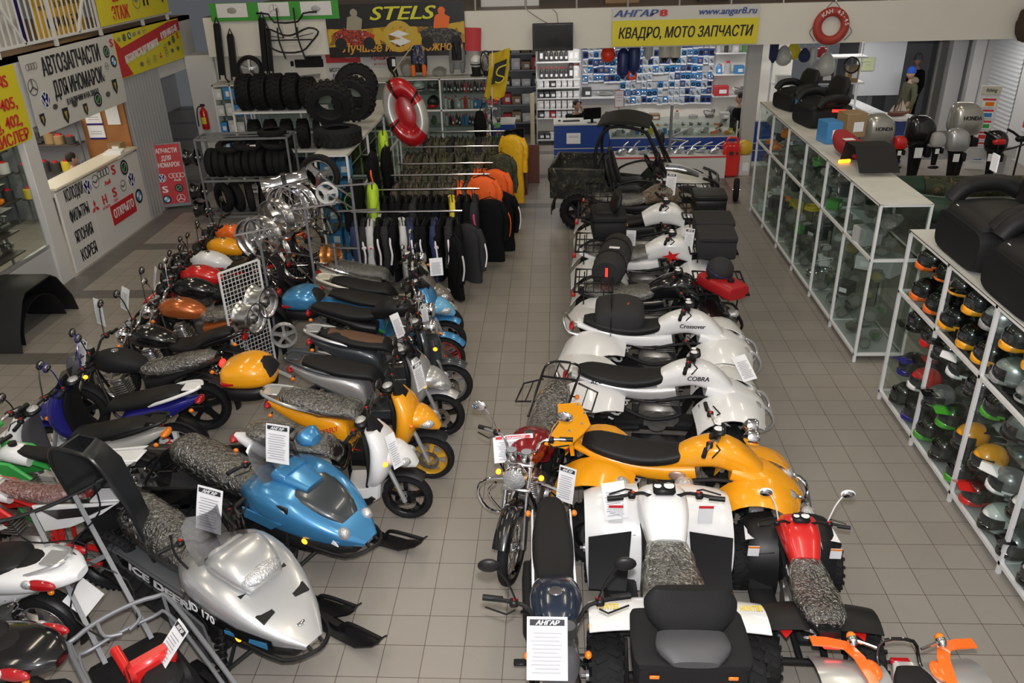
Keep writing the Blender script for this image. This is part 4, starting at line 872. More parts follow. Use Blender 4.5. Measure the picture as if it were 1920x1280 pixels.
# ---------------------------------------------------------------- snowmobile
def snowmobile(label, loc, rz, col, o):
	t = thing('snowmobile', label, 'snowmobile', loc, rz)
	# track and tunnel
	out = [(-1.02, .02), (.02, .02), (.16, .14), (.10, .30), (-.95, .34), (-1.10, .20)]
	part('track', MB().ext(out, .36, .015), satin, t)
	b = MB()
	for i in range(18): b.box((-1.0 + i * .06, 0, .012), (.018, .37, .03))
	part('track_lugs', b, rubber, t)
	b = MB().ext([(-1.20, .42), (.25, .46), (.25, .30), (.05, .27), (-1.15, .30)], .46, .015); part('tunnel', b, o['tunnel'], t)
	if o.get('apron'): part('side_apron', MB().ext([(-1.2, .40), (.15, .44), (.25, .30), (.0, .26), (-.95, .22)], .50, .012), o['apron'], t)
	b = MB()
	for s in (-1, 1):
		b.box((-.38, s * .30, .27), (1.25, .14, .02), .005)
		for i in range(11): b.bar((-.95 + i * .12, s * .235, .30), (-.95 + i * .12 + .05, s * .36, .30), .012)
	part('running_board', b, satin, t)
	b = MB().tube([(-1.22, -.2, .42), (-1.32, -.2, .50), (-1.32, .2, .50), (-1.22, .2, .42)], .015, 6, 3).tube([(-1.2, -.18, .46), (-.85, -.2, .60), (-.85, .2, .60), (-1.2, .18, .46)], .012, 6)
	for i in range(4): b.bar((-1.2 + i * .09, -.19, .47 + i * .035), (-1.2 + i * .09, .19, .47 + i * .035), .01)
	part('rear_rack', b, gloss, t)
	# seat
	ss = [(.16, .62, .13, .05, .3), (.02, .60, .15, .09, .1), (-.35, .60, .17, .12, 0), (-.70, .64, .17, .13, -.08), (-.95, .69, .15, .10, -.1), (-1.04, .72, .08, .04, 0)]
	st = part('seat', MB().body(ss, 3, 20), leather, t)
	part('wrapping_film', lump([(a, b_, c * 1.06 + .008, d * 1.1 + .01, *e) for a, b_, c, d, *e in ss], o['film'], .014), wrap, st, sharp=80)
	# hood
	hs = [(-.05, .52, .22, .12, 0), (.18, .58, .33, .17, -.1), (.45, .57, .35, .17, -.2), (.72, .50, .30, .13, -.32), (.95, .42, .20, .08, -.42), (1.12, .36, .08, .03, -.45)]
	b = MB().body(hs, 4.6, 28); hd = part('hood', b, col, t)
	part('belly_pan', MB().body([(-.02, .38, .22, .10, 0), (.35, .34, .30, .11, 0), (.75, .33, .26, .10, .05), (1.05, .33, .14, .05, .05)], 3.2, 20), o.get('pan', satin), t)
	part('console', MB().body([(.06, .70, .10, .06, .3), (.24, .78, .15, .06, .1), (.40, .78, .14, .05, -.3)], 3, 18), o.get('console', col), t)
	if o['kind'] == 'silver':
		part('headlight_housing', MB().body([(.30, .76, .20, .06, .2), (.42, .80, .22, .075, -.1), (.60, .74, .19, .07, -.5), (.70, .68, .14, .04, -.6)], 3, 20), col, hd)
		b = MB().ell((.64, 0, .745), (.10, .17, .055), 18, 8); part('headlight', b, lens, hd)
		for s in (-1, 1):
			for x, z in ((.62, .655), (.84, .553)):
				part('air_vent', MB().ext([(-.07, s * .09), (.03, s * .09), (.05, s * .20), (-.03, s * .21)], .03, 0, 'xy'), black, hd, loc=(x, 0, z + .012), rot=(0, .30, 0))
			dc = part('side_decal', MB().sheet([[(x, s * (w_ + .004), z - .05), (x, s * (w_ + .006), z + .045)] for x, z, w_ in ((.16, .55, .325), (.45, .54, .352), (.72, .47, .303), (.95, .40, .203))][::-s], .006), gloss, hd)
			text('JD 170', dc, (.42, s * .366, .505), .075, paper, (PI / 2, .10 if s < 0 else -.10, .04 if s < 0 else PI - .04), bold=.04, width=.28)
			part('blue_flash', MB().sheet([[(.62, s * .338, .44), (.62, s * .338, .47)], [(.92, s * .230, .37), (.92, s * .230, .42)]][::-s], .006), blue, dc)
			b = MB().ext([(-.9, .42), (.1, .44), (.1, .33), (-.85, .34)], .006); d2 = part('tunnel_decal', b, gloss, t, loc=(0, s * .255, 0)); text('ICE DEER', d2, (-.36, s * .006, .35), .08, paper, (PI / 2, 0, 0 if s < 0 else PI), bold=.05, shear=.2, width=.8)
			part('knee_panel', MB().ext([(.05, .50), (.35, .45), (.42, .10), (.30, .08), (.10, .22)], .02, .006, c=(0, s * .34, 0)), o['tunnel'], t)
		part('badge', MB().lathe([(0, .004), (.03, .004), (.036, 0)], 20, (1.0, 0, .475)), chrome, hd)
	else:
		part('hood_panel', MB().body([(.30, .70, .20, .05, -.1), (.55, .67, .22, .055, -.22), (.80, .585, .17, .05, -.4), (.93, .51, .10, .03, -.5)], 3.2, 20), dgrey, hd)
		part('top_cowl', MB().body([(.16, .78, .12, .04, .2), (.34, .78, .15, .045, -.15), (.60, .72, .10, .03, -.3)], 3, 18), col, hd)
		for s in (-1, 1):
			part('headlight', MB().ell((.98, s * .14, .47), (.06, .05, .055), 14, 8), lens, hd)
			tx = part('nameplate', MB().box((.42, s * .318, .66), (.34, .02, .07), .004), gloss, hd); text('IDC 170', tx, (.42, s * .331, .64), .04, paper, (PI / 2, .12 if s < 0 else -.12, 0 if s < 0 else PI), bold=.04, width=.28)
			part('side_flash', MB().ext([(.62, .50), (.90, .44), (.94, .38), (.86, .40)], .01, c=(0, s * .30, 0)), paper, hd).rotation_euler = (0, 0, -s * .1)
			part('vent_panel', MB().ext([(.10, .56), (.52, .53), (.40, .44), (.10, .46)], .012, .003, c=(0, s * .345, 0)), blue, hd)
	for s in (-1, 1): part('side_reflector', MB().ell((.70, s * .30, .40), (.03, .014, .025), 10, 6), amberglow if s < 0 else amber, t)
	# bumper
	part('front_bumper', MB().tube([(.70, -.27, .34), (1.02, -.20, .30), (1.17, -.06, .34), (1.17, .06, .34), (1.02, .20, .30), (.70, .27, .34)], .016, 8, 3).bar((1.15, -.05, .34), (1.02, -.05, .42), .02).bar((1.15, .05, .34), (1.02, .05, .42), .02), black, t)
	# skis
	for s in (-1, 1):
		y = s * .44; G = []
		for x, z in ((.18, .025), (.45, .012), (.85, .012), (1.08, .04), (1.24, .12), (1.32, .20)): G.append([(x, y + v * (.075 - .03 * (x > 1.2)), z + .012 * (abs(v) < .5)) for v in (-1, -.4, .4, 1)])
		sk = part('ski', MB().sheet(G, .012), black, t)
		part('ski_loop', MB().tube([(.88, y, .03), (.92, y, .13), (1.02, y, .17), (1.30, y, .20)], .016, 8, 3), black, sk)
		part('ski_saddle', MB().bar((.35, y, .05), (.85, y, .05), .05, .07), black, sk)
		part('front_strut', MB().cyl((.60, y, .06), (.50, s * .28, .56), .018, 8).coil((.585, s * .42, .16), (.515, s * .32, .44), .038, .009, 6), black, t)
		part('suspension_arm', MB().tube([(.62, y, .10), (.48, s * .18, .30)], .016, 6).tube([(.60, y, .20), (.72, s * .18, .34)], .014, 6), black, t)
	# windscreen and bars
	G = [[(.36 - .10 * abs(u) ** 2, u * .21, .80), (.28 - .10 * abs(u) ** 2, u * .23, .98), (.20 - .10 * abs(u) ** 2, u * .20, 1.10), (.18 - .08 * abs(u) ** 2, u * .14, 1.16)] for u in (-1, -.6, -.2, .2, .6, 1)]
	part('windscreen', MB().sheet(G, .004), darkglass, t)
	handlebar(t, .14, .92, .36, .05, .10, None, black)
	if o['kind'] == 'blue': part('mirror', MB().body([(.22, 1.0, .08, .05, 0), (.30, 1.02, .11, .08, 0), (.38, 1.0, .06, .04, 0)], 2.5, 14, y=.30), col, t)
	else: part('mirror', MB().tube([(.18, -.25, .80), (.14, -.30, .96), (.10, -.28, 1.1)], .009, 6, 3), black, t)
	for c in kids(t):
		if c.name.split('.')[0] in ('hood', 'belly_pan', 'console', 'side_reflector', 'front_bumper'): c.location.z += .09
	part('engine', MB().cyl((.15, -.28, .30), (.15, -.12, .30), .12, 18).box((.35, -.2, .28), (.2, .15, .2), .03), satin, t)
	return t
# ---------------------------------------------------------------- side-by-side buggy
def utv(label, loc, rz):
	t = thing('off_road_buggy', label, 'buggy', loc, rz); R = .32
	for x in (.95, -.90):
		for s in (-1, 1): wheel(t, (x, s * .58, R), R, .25, 'cast6', satin, 'fat')
	b = MB().box((0, 0, .40), (2.2, .7, .12), .03)
	for x in (.95, -.9):
		for s in (-1, 1): b.tube([(x - .1, s * .25, .42), (x, s * .5, R)], .025, 6).tube([(x + .1, s * .25, .42), (x, s * .5, R)], .025, 6)
	part('chassis', b, satin, t)
	part('hood', MB().body([(.42, .86, .56, .12, -.1), (.75, .84, .52, .12, -.2), (1.10, .76, .40, .10, -.3), (1.32, .66, .24, .07, -.5)], 3.4, 24), mat('white and black hood', (.62, .62, .60), .3), t)
	part('hood_panel', MB().body([(.55, .94, .28, .04, -.12), (.85, .92, .24, .04, -.22), (1.12, .84, .16, .03, -.3)], 3, 18), gloss, t)
	for x, a in ((.95, 0), (-.9, 0)):
		for s in (-1, 1): part('front_mudguard' if x > 0 else 'rear_mudguard', MB().arch((x, s * .56, R), R + .13, R_(185), R_(-5), .36, .012, .03, 12), camo if x < 0 else satin, t)
	part('cargo_bed', MB().box((-.95, 0, .82), (.95, 1.16, .06), .02).box((-.95, .58, .95), (.95, .05, .24), .02).box((-.95, -.58, .95), (.95, .05, .24), .02).box((-1.42, 0, .95), (.05, 1.16, .24), .02).box((-.48, 0, .95), (.05, 1.16, .24), .02), camo, t)
	for s in (-1, 1):
		part('side_panel', MB().ext([(-1.4, .55), (-.5, .50), (.35, .50), (.5, .9), (.35, .95), (.1, .66), (-.35, .68), (-.5, .98), (-1.4, 1.0)], .06, .015, c=(0, s * .62, 0)), camo, t)
		st = part('seat', MB().body([(.20, .60, .20, .05, .2), (.05, .62, .22, .08, 0), (-.20, .60, .22, .08, .2), (-.33, .74, .22, .07, 1.3), (-.42, 1.02, .21, .06, 1.4), (-.46, 1.22, .15, .04, 1.5)], 3.2, 18, y=s * .30), leather, t)
		part('roll_bar', MB().tube([(.62, s * .52, .92), (.30, s * .50, 1.55), (.12, s * .48, 1.72), (-.40, s * .48, 1.76), (-.62, s * .50, 1.40), (-.60, s * .52, .95)], .028, 8, 3).bar((.30, s * .5, 1.52), (.55, s * .52, .93), .04), satin, t)
		part('door_bar', MB().tube([(.40, s * .64, .88), (.1, s * .67, .92), (-.3, s * .66, .78), (-.36, s * .64, .55)], .02, 8, 3), black, t)
		part('mirror', MB().ell((.44, s * .74, 1.30), (.05, .09, .13), 14, 8), black, t)
	part('roll_hoop', MB().bar((-.45, -.48, 1.74), (-.45, .48, 1.74), .05).bar((.14, -.48, 1.70), (.14, .48, 1.70), .05).bar((-.60, -.5, 1.1), (-.60, .5, 1.1), .04), satin, t)
	part('roof', MB().body([(.26, 1.76, .50, .02, .35), (.12, 1.80, .54, .03, .1), (-.15, 1.84, .56, .035, 0), (-.45, 1.82, .54, .03, -.15), (-.62, 1.77, .48, .02, -.3)], 5, 20), satin, t)
	part('steering_wheel', MB().lathe([(.15 + .018 * math.cos(a * PI / 4), .018 * math.sin(a * PI / 4)) for a in range(8)], 24, (0, 0, 0), 'x', True).bar((0, -.14, 0), (0, .14, 0), .02).bar((0, 0, -.14), (0, 0, 0), .02), black, t, loc=(.24, .30, .98), rot=(0, -.5, 0))
	part('dashboard', MB().body([(.38, .82, .54, .06, .5), (.42, .95, .54, .08, .3), (.52, .96, .50, .06, -.1)], 3.4, 18), black, t)
	b = MB()
	for s in (-1, 1): b.tube([(1.15, s * .36, .45), (1.42, s * .34, .50), (1.46, s * .32, .78), (1.20, s * .36, .90)], .025, 8, 3)
	for z in (.5, .66, .8): b.bar((1.45, -.33, z), (1.45, .33, z), .035)
	for i in range(4): b.bar((1.44, -.24 + i * .16, .5), (1.30, -.24 + i * .16, .92), .03)
	part('front_bumper', b, black, t)
	b = MB()
	for s in (-1, 1): b.ell((1.22, s * .30, .74), (.09, .09, .06), 14, 8)
	part('headlight', b, lens, t)
	return t
# ---------------------------------------------------------------- instances: scooters facing the aisle
def heading(f, r): d = f - r; return math.atan2(d.y, d.x)
def sc(fpx, rz, *a, mk=scooter, wb=.61, **k):
	f = P(*fpx); loc = f - V((math.cos(rz), math.sin(rz), 0)) * wb; return mk(a[0], a[1], loc, rz, *a[2:], **k)
stripe = mat('lilac stripe', (.35, .33, .4), .4)
S1 = sc((768, 968), -.085, 'scooter', 'white scooter with black stripes and film wrapped seat, nearest the front', white, dict(film=1, style='cast5', rim=gloss, tail=redlens, rack=None, decal=1, decal_c=gloss, text='FREE', textc=ink, leg=satin, floor=satin, two=gloss, mirror=None, face=white, fender=black))
S2 = sc((810, 894), -.07, 'scooter', 'yellow scooter with film wrapped seat, yellow wheel and red brake disc', yellow, dict(film=2, rim=mat('yellow rim', (.72, .42, .04), .35, .3), style='cast6', decal=1, decal_c=red, text='BUTTERFLY', textc=redink, textw=.32, rack=silver, indic=amber, R=.24, fender=satin, skirt=satin))
S3 = sc((830, 815), -.04, 'scooter', 'silver scooter with clear windscreen and black five spoke wheels', silver, dict(rim=gloss, screen=1, rack=dgrey, two=dgrey, mirror='black', face=silver, R=.255, mh=.24, skirt=dgrey))
S4 = sc((848, 755), -.03, 'scooter', 'graphite retro scooter with brown seat top and chrome mirrors', dgrey, dict(round=1, seatm2=mat('brown seat top', (.12, .055, .03), .55), mirror='chrome', rack=silver, rim=steel, R=.25))
S4c = sc((836, 703), -.05, 'moped', 'blue mudguard moped with red rimmed wheel and twin chrome lamps', blue, dict(chrome=1, rim=red, style='spoke', indic=amberglow, fend=blue, side=black, R=.255, w=.075, tank=black), mk=motorcycle, wb=.66)
S5 = sc((840, 668), -.02, 'scooter', 'light blue scooter with green stripe and red letters on the tail', blue, dict(rim=steel, rack=None, two=green, text='50F5', textc=redink, textw=.14, face=mat('pale blue gloss', (.16, .45, .72), .22, coat=.5), R=.25))
S6 = sc((836, 640), -.0, 'scooter', 'bronze grey scooter with pale name lettering on the side', beige, dict(rim=gloss, rack=cream, text='TITAN', textc=paper, textw=.30, R=.25, face=beige))
S7 = sc((822, 606), .0, 'scooter', 'cream scooter with grey film over its seat, behind the bronze scooter', cream, dict(round=1, film=3, rim=chrome, rack=chrome, mirror='chrome', R=.24))
def topbox(label, loc, rz, col, sc_=1.):
	t = thing('top_box', label, 'top box', loc, rz); t.scale = (sc_,) * 3
	part('base', MB().body([(-.20, .09, .12, .04), (-.14, .07, .19, .07), (.05, .07, .20, .07), (.16, .08, .15, .06)], 3.5, 20), black, t)
	l = part('lid', MB().body([(-.24, .19, .08, .05), (-.19, .20, .17, .09), (-.02, .22, .205, .12), (.12, .21, .18, .10), (.19, .18, .10, .05)], 3, 22), col, t)
	part('backrest', MB().body([(.04, .29, .08, .035, .3), (.12, .26, .12, .05, -.7), (.18, .20, .12, .04, -1.1)], 3, 16), leather, l)
	part('reflector', MB().body([(-.245, .16, .10, .02), (-.20, .17, .185, .028), (-.10, .18, .20, .02)], 3, 16), redlens, l); return t
topbox('yellow top box with red reflector, on the floor rack behind the silver scooter', P(480, 735, .72), .05, yellow, 1.2)
topbox('blue top box with black backrest pad, beside the wheel stand', P(577, 590, .62), -.05, blue, 1.1)
# motorcycles along the left, facing the shops
ML = [
	('orange motorcycle, last of the row before the tyre rack', (-4.66, 11.45), orange, dict(rim=black, headc=black)),
	('yellow motorcycle with black handlebar, behind the white and red one', (-4.56, 10.86), yellow, dict(text='Alligator', textc=ink, side=yellow)),
	('white motorcycle tank with red lower panel, behind the red motorcycle', (-4.58, 10.32), white, dict(head='cowl', fairing=gloss, stripe=red, side=red, text='LX 150', textc=ink)),
	('red motorcycle with silver cap and black seat', (-4.50, 9.80), red, dict(head='cowl', fairing=gloss, side=black)),
	('black motorcycle with pinstriped tank, before the red motorcycle', (-4.42, 9.36), gloss, dict(side=gloss)),
	('copper motorcycle with film wrapped seat', (-4.32, 8.74), copper, dict(film=4, chrome=1, mirror='chrome', mh=.30)),
]
for l, (x, y), c, o in ML: motorcycle('motorcycle', l, (x, y, 0), PI + .06, c, o)
motorcycle('motorcycle', 'black cruiser motorcycle with chrome lamps and silver exhaust', (-4.42, 8.10, 0), PI + .05, gloss, dict(chopper=1, chrome=1, mirror='black', mh=.36, style='cast10', rim=chrome, text='Phantom', pipe=steel))
motorcycle('motorcycle', 'black motorcycle with film wrapped seat and red tail lamp', (-4.44, 7.42, 0), PI + .10, satin, dict(film=5, rack=0, mh=.32, bars=.38, head='cowl', fairing=mat('smoke grey', (.08, .08, .09), .3), indic=amberglow, tail=redglow))
scooter('scooter', 'dark blue and white scooter with white grab rail', (-4.42, 6.78, 0), PI + .04, navy, dict(two=white, rack=white, rim=white, screen=1, shield=navy, face=navy, mirror='navy', redshock=1, text=None, mh=.30, R=.25))
scooter('scooter', 'white and silver grey scooter with orange tail lamp', (-4.50, 6.22, 0), PI + .0, mat('pearl grey', (.50, .49, .46), .25, .2, coat=.4), dict(tail=amber, rack=black, shield=white, face=white, mh=.30, leg=mat('smoke grey', (.08, .08, .09), .3)))
dirtbike('motorcycle', 'green and white off-road motorcycle with green crossbar pad', (-4.42, 5.62, 0), PI - .08, white, green, dict(barc=steel))
dirtbike('motorcycle', 'red and white off-road motorcycle with film over its seat', (-4.28, 5.12, 0), PI - .10, white, red, dict(film=6, text='CRF', seat=mat('red seat side', (.25, .01, .015), .5), rim=black, decal=gloss))
MB_ = scooter('scooter', 'large white scooter with red tail lamps and number plate', (-4.42, 4.46, 0), PI - .10, white, dict(R=.26, rack=silver, tail=redlens, plate=1, mirror=None, indic=amber))
MA_ = scooter('scooter', 'black scooter with red and clear tail lamps, at the lower left corner', (-4.15, 3.72, 0), PI - .12, gloss, dict(R=.25, rack=None, tail=redlens, mirror=None, indic=amber))
for t, m in ((MB_, white), (MA_, gloss)):
	part('tail_cowl', MB().body([(-.10, .68, .15, .08, .1), (-.40, .76, .21, .10, -.05), (-.72, .81, .22, .09, -.08), (-.95, .82, .16, .07, -.05), (-1.06, .80, .06, .03, 0)], 3, 22), m, t); part('rider_seat', MB().body([(-.02, .80, .14, .05, .1), (-.30, .83, .18, .06, 0), (-.56, .88, .16, .05, -.1), (-.66, .88, .08, .02, 0)], 3, 20), leather, t)
	for s in (-1, 1): part('side_tail_light', MB().ell((-.86, s * .185, .83), (.13, .035, .045), 16, 8).mm(1).ell((-.78, s * .198, .84), (.05, .030, .034), 12, 6), [redlens, lens], t, rot=(0, 0, s * -.0))
part('silencer', MB().cyl((-.40, .20, .34), (-.92, .22, .42), .085, 18).cyl((-.92, .22, .42), (-.94, .22, .423), .06, 14), satin, MA_)
# motorcycles standing in the aisle
B5 = motorcycle('motorcycle', 'cherry red motorcycle with luggage rack, crash bars and film on its seat', (-.20, 5.92, 0), R_(-104), cherry, dict(chrome=1, rack=1, crash=1, film=7, style='spoke', rim=chrome, fend=gloss, mirror='chrome', side=cherry, w=.085, indic=amberglow)); B5.scale = (1.06,) * 3
B4 = motorcycle('motorcycle', 'black motorcycle with white side stripes, headlamp towards the camera', (-.02, 4.08, 0), R_(-88), gloss, dict(head='cowl', fairing=mat('smoke grey', (.08, .08, .09), .3), style='spoke', rim=black, side=gloss, mirror='black', mh=.30, bars=.40, fend=gloss, tank=mat('black tank with blue', (.012, .02, .04), .2, coat=.5))); B4.scale = (1.08,) * 3
b = MB()
for s in (-1, 1): b.box((-.48, s * .13, .80), (.7, .012, .016), .003, (0, .10, 0)).box((-.48, s * .135, .775), (.7, .012, .012), .003, (0, .10, 0))
part('side_stripe', b, paper, B4)
# quads facing the right aisle
Q6 = quad('quad_bike', 'yellow sport quad bike with tall rear spoiler and black seat', (1.03, 5.80, 0), R_(-10), yellow, dict(s=1.06, fw=.7, bar='steel', pipe=chrome, bump=chrome, rim=gloss, track=.42, rail=False, flare=.05))
part('spoiler', MB().ext([(-.98, -.30), (-.80, -.34), (-.70, -.12), (-.66, .0), (-.70, .12), (-.80, .34), (-.98, .30), (-.92, 0)], .02, .004, 'xy', (0, 0, 1.02)).bar((-.80, -.1, .80), (-.82, -.1, 1.02), .03).bar((-.80, .1, .80), (-.82, .1, 1.02), .03), yellow, Q6).rotation_euler = (0, -.06, 0)
part('spoiler_bolts', MB().ell((-.86, .2, 1.04), (.012, .012, .008), 8, 4).ell((-.86, -.2, 1.04), (.012, .012, .008), 8, 4).ell((-.78, .08, 1.04), (.012, .012, .008), 8, 4).ell((-.78, -.08, 1.04), (.012, .012, .008), 8, 4), chrome, Q6)
b = MB().lathe([(0, .05), (.05, .045), (.065, .02), (.06, -.04), (.02, -.07)], 18, (.52, .14, 1.02), 'x').lathe([(0, .05), (.05, .045), (.065, .02), (.06, -.04), (.02, -.07)], 18, (.52, -.02, 1.02), 'x'); part('spotlight', b, chrome, Q6)
part('badge_disc', MB().ell((-.02, -.165, .70), (.07, .015, .045), 16, 6), mat('embossed badge', (.42, .28, .22), .35, .5), Q6)
Q7 = quad('quad_bike', 'white sport quad bike with silver seat sides, behind the yellow quad', (1.03, 7.12, 0), R_(-5), white, dict(s=1.06, side=mat('silver seat side', (.55, .56, .57), .3, .4, coat=.3), text='COBRA', rim=silver, track=.42, flare=.14, bump=silver))
text('AEON', Q7, (-.58, -.152, .78), .045, ink, (PI / 2 - .1, -.12, 0), bold=.03, shear=.3)
Q8 = quad('quad_bike', 'white sport quad bike with black bag strapped on its tail', (1.13, 8.24, 0), R_(-5), white, dict(s=1.08, text='Crossover', rim=silver, track=.43, flare=.10, bump=silver))
Q9 = quad('quad_bike', 'black utility quad bike carrying a red fuel box and round black bag', (1.15, 9.22, 0), R_(-3), gloss, dict(util=1, s=1.06, film=8, rackf=1, rackr=1, rear=white, fend=gloss, track=.44, bump=black))
part('mesh_panel', MB().body([(.40, .98, .10, .015, -.1), (.22, 1.0, .10, .02, 0)], 4, 12), chrome, Q9)
Q10 = quad('quad_bike', 'white utility quad bike with red star decal and film on its seat', (1.22, 10.46, 0), R_(-3), white, dict(util=1, s=1.10, film=9, rackf=1, rackr=1, track=.44, bump=black, text='GTX', textc=redink))
for s in (-1, 1): part('star_decal', MB().ext([((.09 if i % 2 else .035) * math.cos(i * PI / 5) * 1.3, (.08 if i % 2 else .03) * math.sin(i * PI / 5)) for i in range(10)], .004, c=(.26, s * .172, .82)), red, Q10)
Q11 = quad('quad_bike', 'white utility quad bike with black trunk box at its tail', (1.30, 11.82, 0), R_(-2), white, dict(util=1, s=1.12, rackf=1, rackr=1, track=.45, bump=black, text='800', textc=redink, side=black))
Q12 = quad('quad_bike', 'camouflage utility quad bike standing before the roofed buggy', (1.42, 12.92, 0), R_(-2), realtree, dict(util=1, s=1.10, film=10, rackf=1, rackr=1, track=.45, bump=black, text='GUEPARD', textc=paper, side=black))
utv('black camouflage buggy with roll cage and black roof', (1.36, 14.52, 0), R_(-9))
# quads seen from behind
Q3 = quad('quad_bike', 'white and black quad bike with large black trunk backrest, seen from behind', (.77, 4.64, 0), R_(90), white, dict(util=1, ra=105, s=1.08, film=11, track=.42, well=black, rim=silver, text=None, bump=black))
for s in (-1, 1):
	part('lower_panel', MB().sheet([[(.30, s * .20, .66), (.28, s * .50, .62)], [(.22, s * .22, .42), (.24, s * .50, .40)], [(.12, s * .24, .28), (.14, s * .50, .28)]][::s], .01), satin, Q3)
	pl = part('warning_label', MB().box((.35, s * .31, .775), (.008, .10, .15)).mm(1).box((.344, s * .31, .84), (.004, .10, .02)), [paper, redink], Q3); pl.rotation_euler = (0, 0, 0)
	indicator(Q3, -.62, s * .52, .70, amberglow if s < 0 else amber)
	text('HUNTER', Q3, (-.60, s * .42, .82), .04, mat('yellow ink', (.75, .55, .02), .5), (.1, 0, -PI / 2), bold=.03, shear=.2, width=.13)
Q2 = quad('quad_bike', 'small red and black quad bike with flash-lit red tail reflector, seen from behind', (1.77, 4.70, 0), R_(88), red, dict(s=.84, util=1, ra=110, fw=.66, film=12, fend=black, nose=black, rear=black, side=black, track=.41, tail=redglow, rim=silver, fmir='white', rail=False, mh=.30))  # tail lens is unlit; its emission imitates the returned flash
text('ATV 50', Q2, (.24, -.165, .86), .06, paper, (PI / 2 - .3, 0, 0), bold=.03, width=.3); text('STELS', Q2, (-.05, .145, .72), .035, paper, (PI / 2, 0, PI), bold=.03)
for s in (-1, 1):
	part('warning_label', MB().box((.30, s * .36, .64), (.006, .10, .11)).mm(1).box((.296, s * .36, .685), (.004, .10, .018)), [paper, amber], Q2)
	part('mudguard_decal', MB().sheet([[(-.52, s * .26, .705), (-.52, s * .40, .69)], [(-.70, s * .24, .70), (-.76, s * .30, .685)]][::s], .006), red, Q2)
	part('white_flash', MB().ext([(.42, s * .34), (.60, s * .40), (.40, s * .42)], .004, 0, 'xy', (0, 0, .685)), paper, Q2)
Q1 = quad('quad_bike', 'silver and orange quad bike with chrome rear lamps, at the lower right edge', (2.10, 2.97, 0), R_(-90), silver, dict(s=.90, fw=1., fend=silver, rear=silver, track=.42, flare=.16, rail=gloss, film=0, rim=gloss))
for s in (-1, 1):
	part('orange_edge', MB().sheet([[(x, s * y, z), (x + dx, s * (y + dy), z + .01)] for x, y, z, dx, dy in ((-1.10, .56, .78, .09, 0), (-1.09, .44, .78, .09, .0), (-1.04, .30, .79, .07, .06), (-.90, .24, .80, .02, .08), (-.70, .22, .80, 0, .07), (-.50, .22, .76, 0, .05))][::s], .012), orange, Q1)
	part('orange_panel', MB().ell((-.80, s * .22, .80), (.09, .06, .015), 14, 6), orange, Q1)
	c = MB().ell((-1.0, s * .30, .86), (.05, .035, .035), 12, 8); c.mm(1).ell((-1.03, s * .30, .865), (.035, .034, .034), 12, 8); c.mm(0).bar((-.95, s * .15, .84), (-1.0, s * .29, .86), .016); part('rear_indicator', c, [chrome, amber], Q1)
SN1 = snowmobile('silver snowmobile with black vents and film wrapped seat', (-2.62, 4.70, 0), R_(-33), silver, dict(kind='silver', tunnel=mat('grey tunnel', (.16, .17, .18), .35, .4), film=13, apron=mat('grey tunnel', (.16, .17, .18), .35, .4)))
SN2 = snowmobile('blue snowmobile with graphite hood panel, behind the silver snowmobile', (-2.50, 5.66, 0), R_(-27), blue, dict(kind='blue', tunnel=black, film=14, console=blue))
# ---------------------------------------------------------------- bags and boxes on the vehicles
def trunk(label, loc, rz, w=.62, d=.42, h=.30, m=satin, rest=1, refl=None, cat='trunk box'):
	t = thing('trunk_box', label, cat, loc, rz)
	part('base', MB().body([(-d / 2, h * .45, w * .40, h * .38), (-d * .4, h * .45, w / 2, h * .44), (d * .4, h * .45, w / 2, h * .44), (d / 2, h * .45, w * .42, h * .38)], 5, 20), m, t)
	l = part('lid', MB().body([(-d / 2 - .01, h * .90, w * .40, h * .07), (-d * .42, h * .92, w / 2 + .01, h * .12), (d * .42, h * .92, w / 2 + .01, h * .12), (d / 2 + .01, h * .9, w * .42, h * .07)], 5, 20), m, t)
	if rest:
		part('backrest', MB().body([(-d * .10, h * 1.0, w * .30, .05, 1.3), (-d * .22, h * 1.35, w * .40, .06, 1.4), (-d * .30, h * 1.75, w * .33, .04, 1.5)], 2.8, 20), leather, l)
		part('seat_pad', MB().body([(-d * .1, h * 1.06, w * .34, .03, 0), (d * .3, h * 1.08, w * .36, .045, 0), (d * .48, h * 1.0, w * .25, .02, 0)], 3, 18), leather, l)
	if refl:
		for s in (-1, 1): part('reflector', MB().box((-d * .5 - .012, s * w * .34, h * .62), (.012, .07, .03), .004), refl, t)
	for s in (-1, 1): part('latch', MB().box((d / 2 + .008, s * w * .25, h * .75), (.02, .05, .06), .006), black, t)
	return t
t = trunk('large black trunk box with padded backrest on the white quad seen from behind', (.77, 3.62, .80), R_(90), .80, .52, .30, satin, 0, amber); t.scale = (.82,) * 3
part('backrest', MB().body([(-.02, .34, .20, .05, 1.2), (.03, .44, .30, .065, 1.25), (.08, .56, .33, .06, 1.3), (.10, .66, .26, .04, 1.4)], 3, 22), leather, t); part('seat_pad', MB().body([(-.30, .34, .16, .03, 0), (-.18, .36, .26, .06, 0), (-.04, .36, .24, .05, 0)], 2.6, 20), mat('grey seat vinyl', (.06, .06, .065), .45), t)
part('rack', MB().tube([(.30, -.42, -.05), (-.20, -.44, -.05), (-.34, -.40, .05), (-.34, .40, .05), (-.20, .44, -.05), (.30, .42, -.05)], .016, 8, 3), black, t)
t = thing('duffel_bag', 'round black roll bag with red reflector across the tail of the black quad', 'bag', P(1150, 492, 1.02) + V((0, .1, 0)), R_(78))
part('body', MB().body([(-.52, 0, .10, .10), (-.50, 0, .185, .185), (-.25, 0, .20, .20), (.25, 0, .20, .20), (.50, 0, .185, .185), (.52, 0, .1, .1)], 2, 22), mat('black bag cloth', (.02, .02, .022), .8, bump=.3, bscale=200), t)
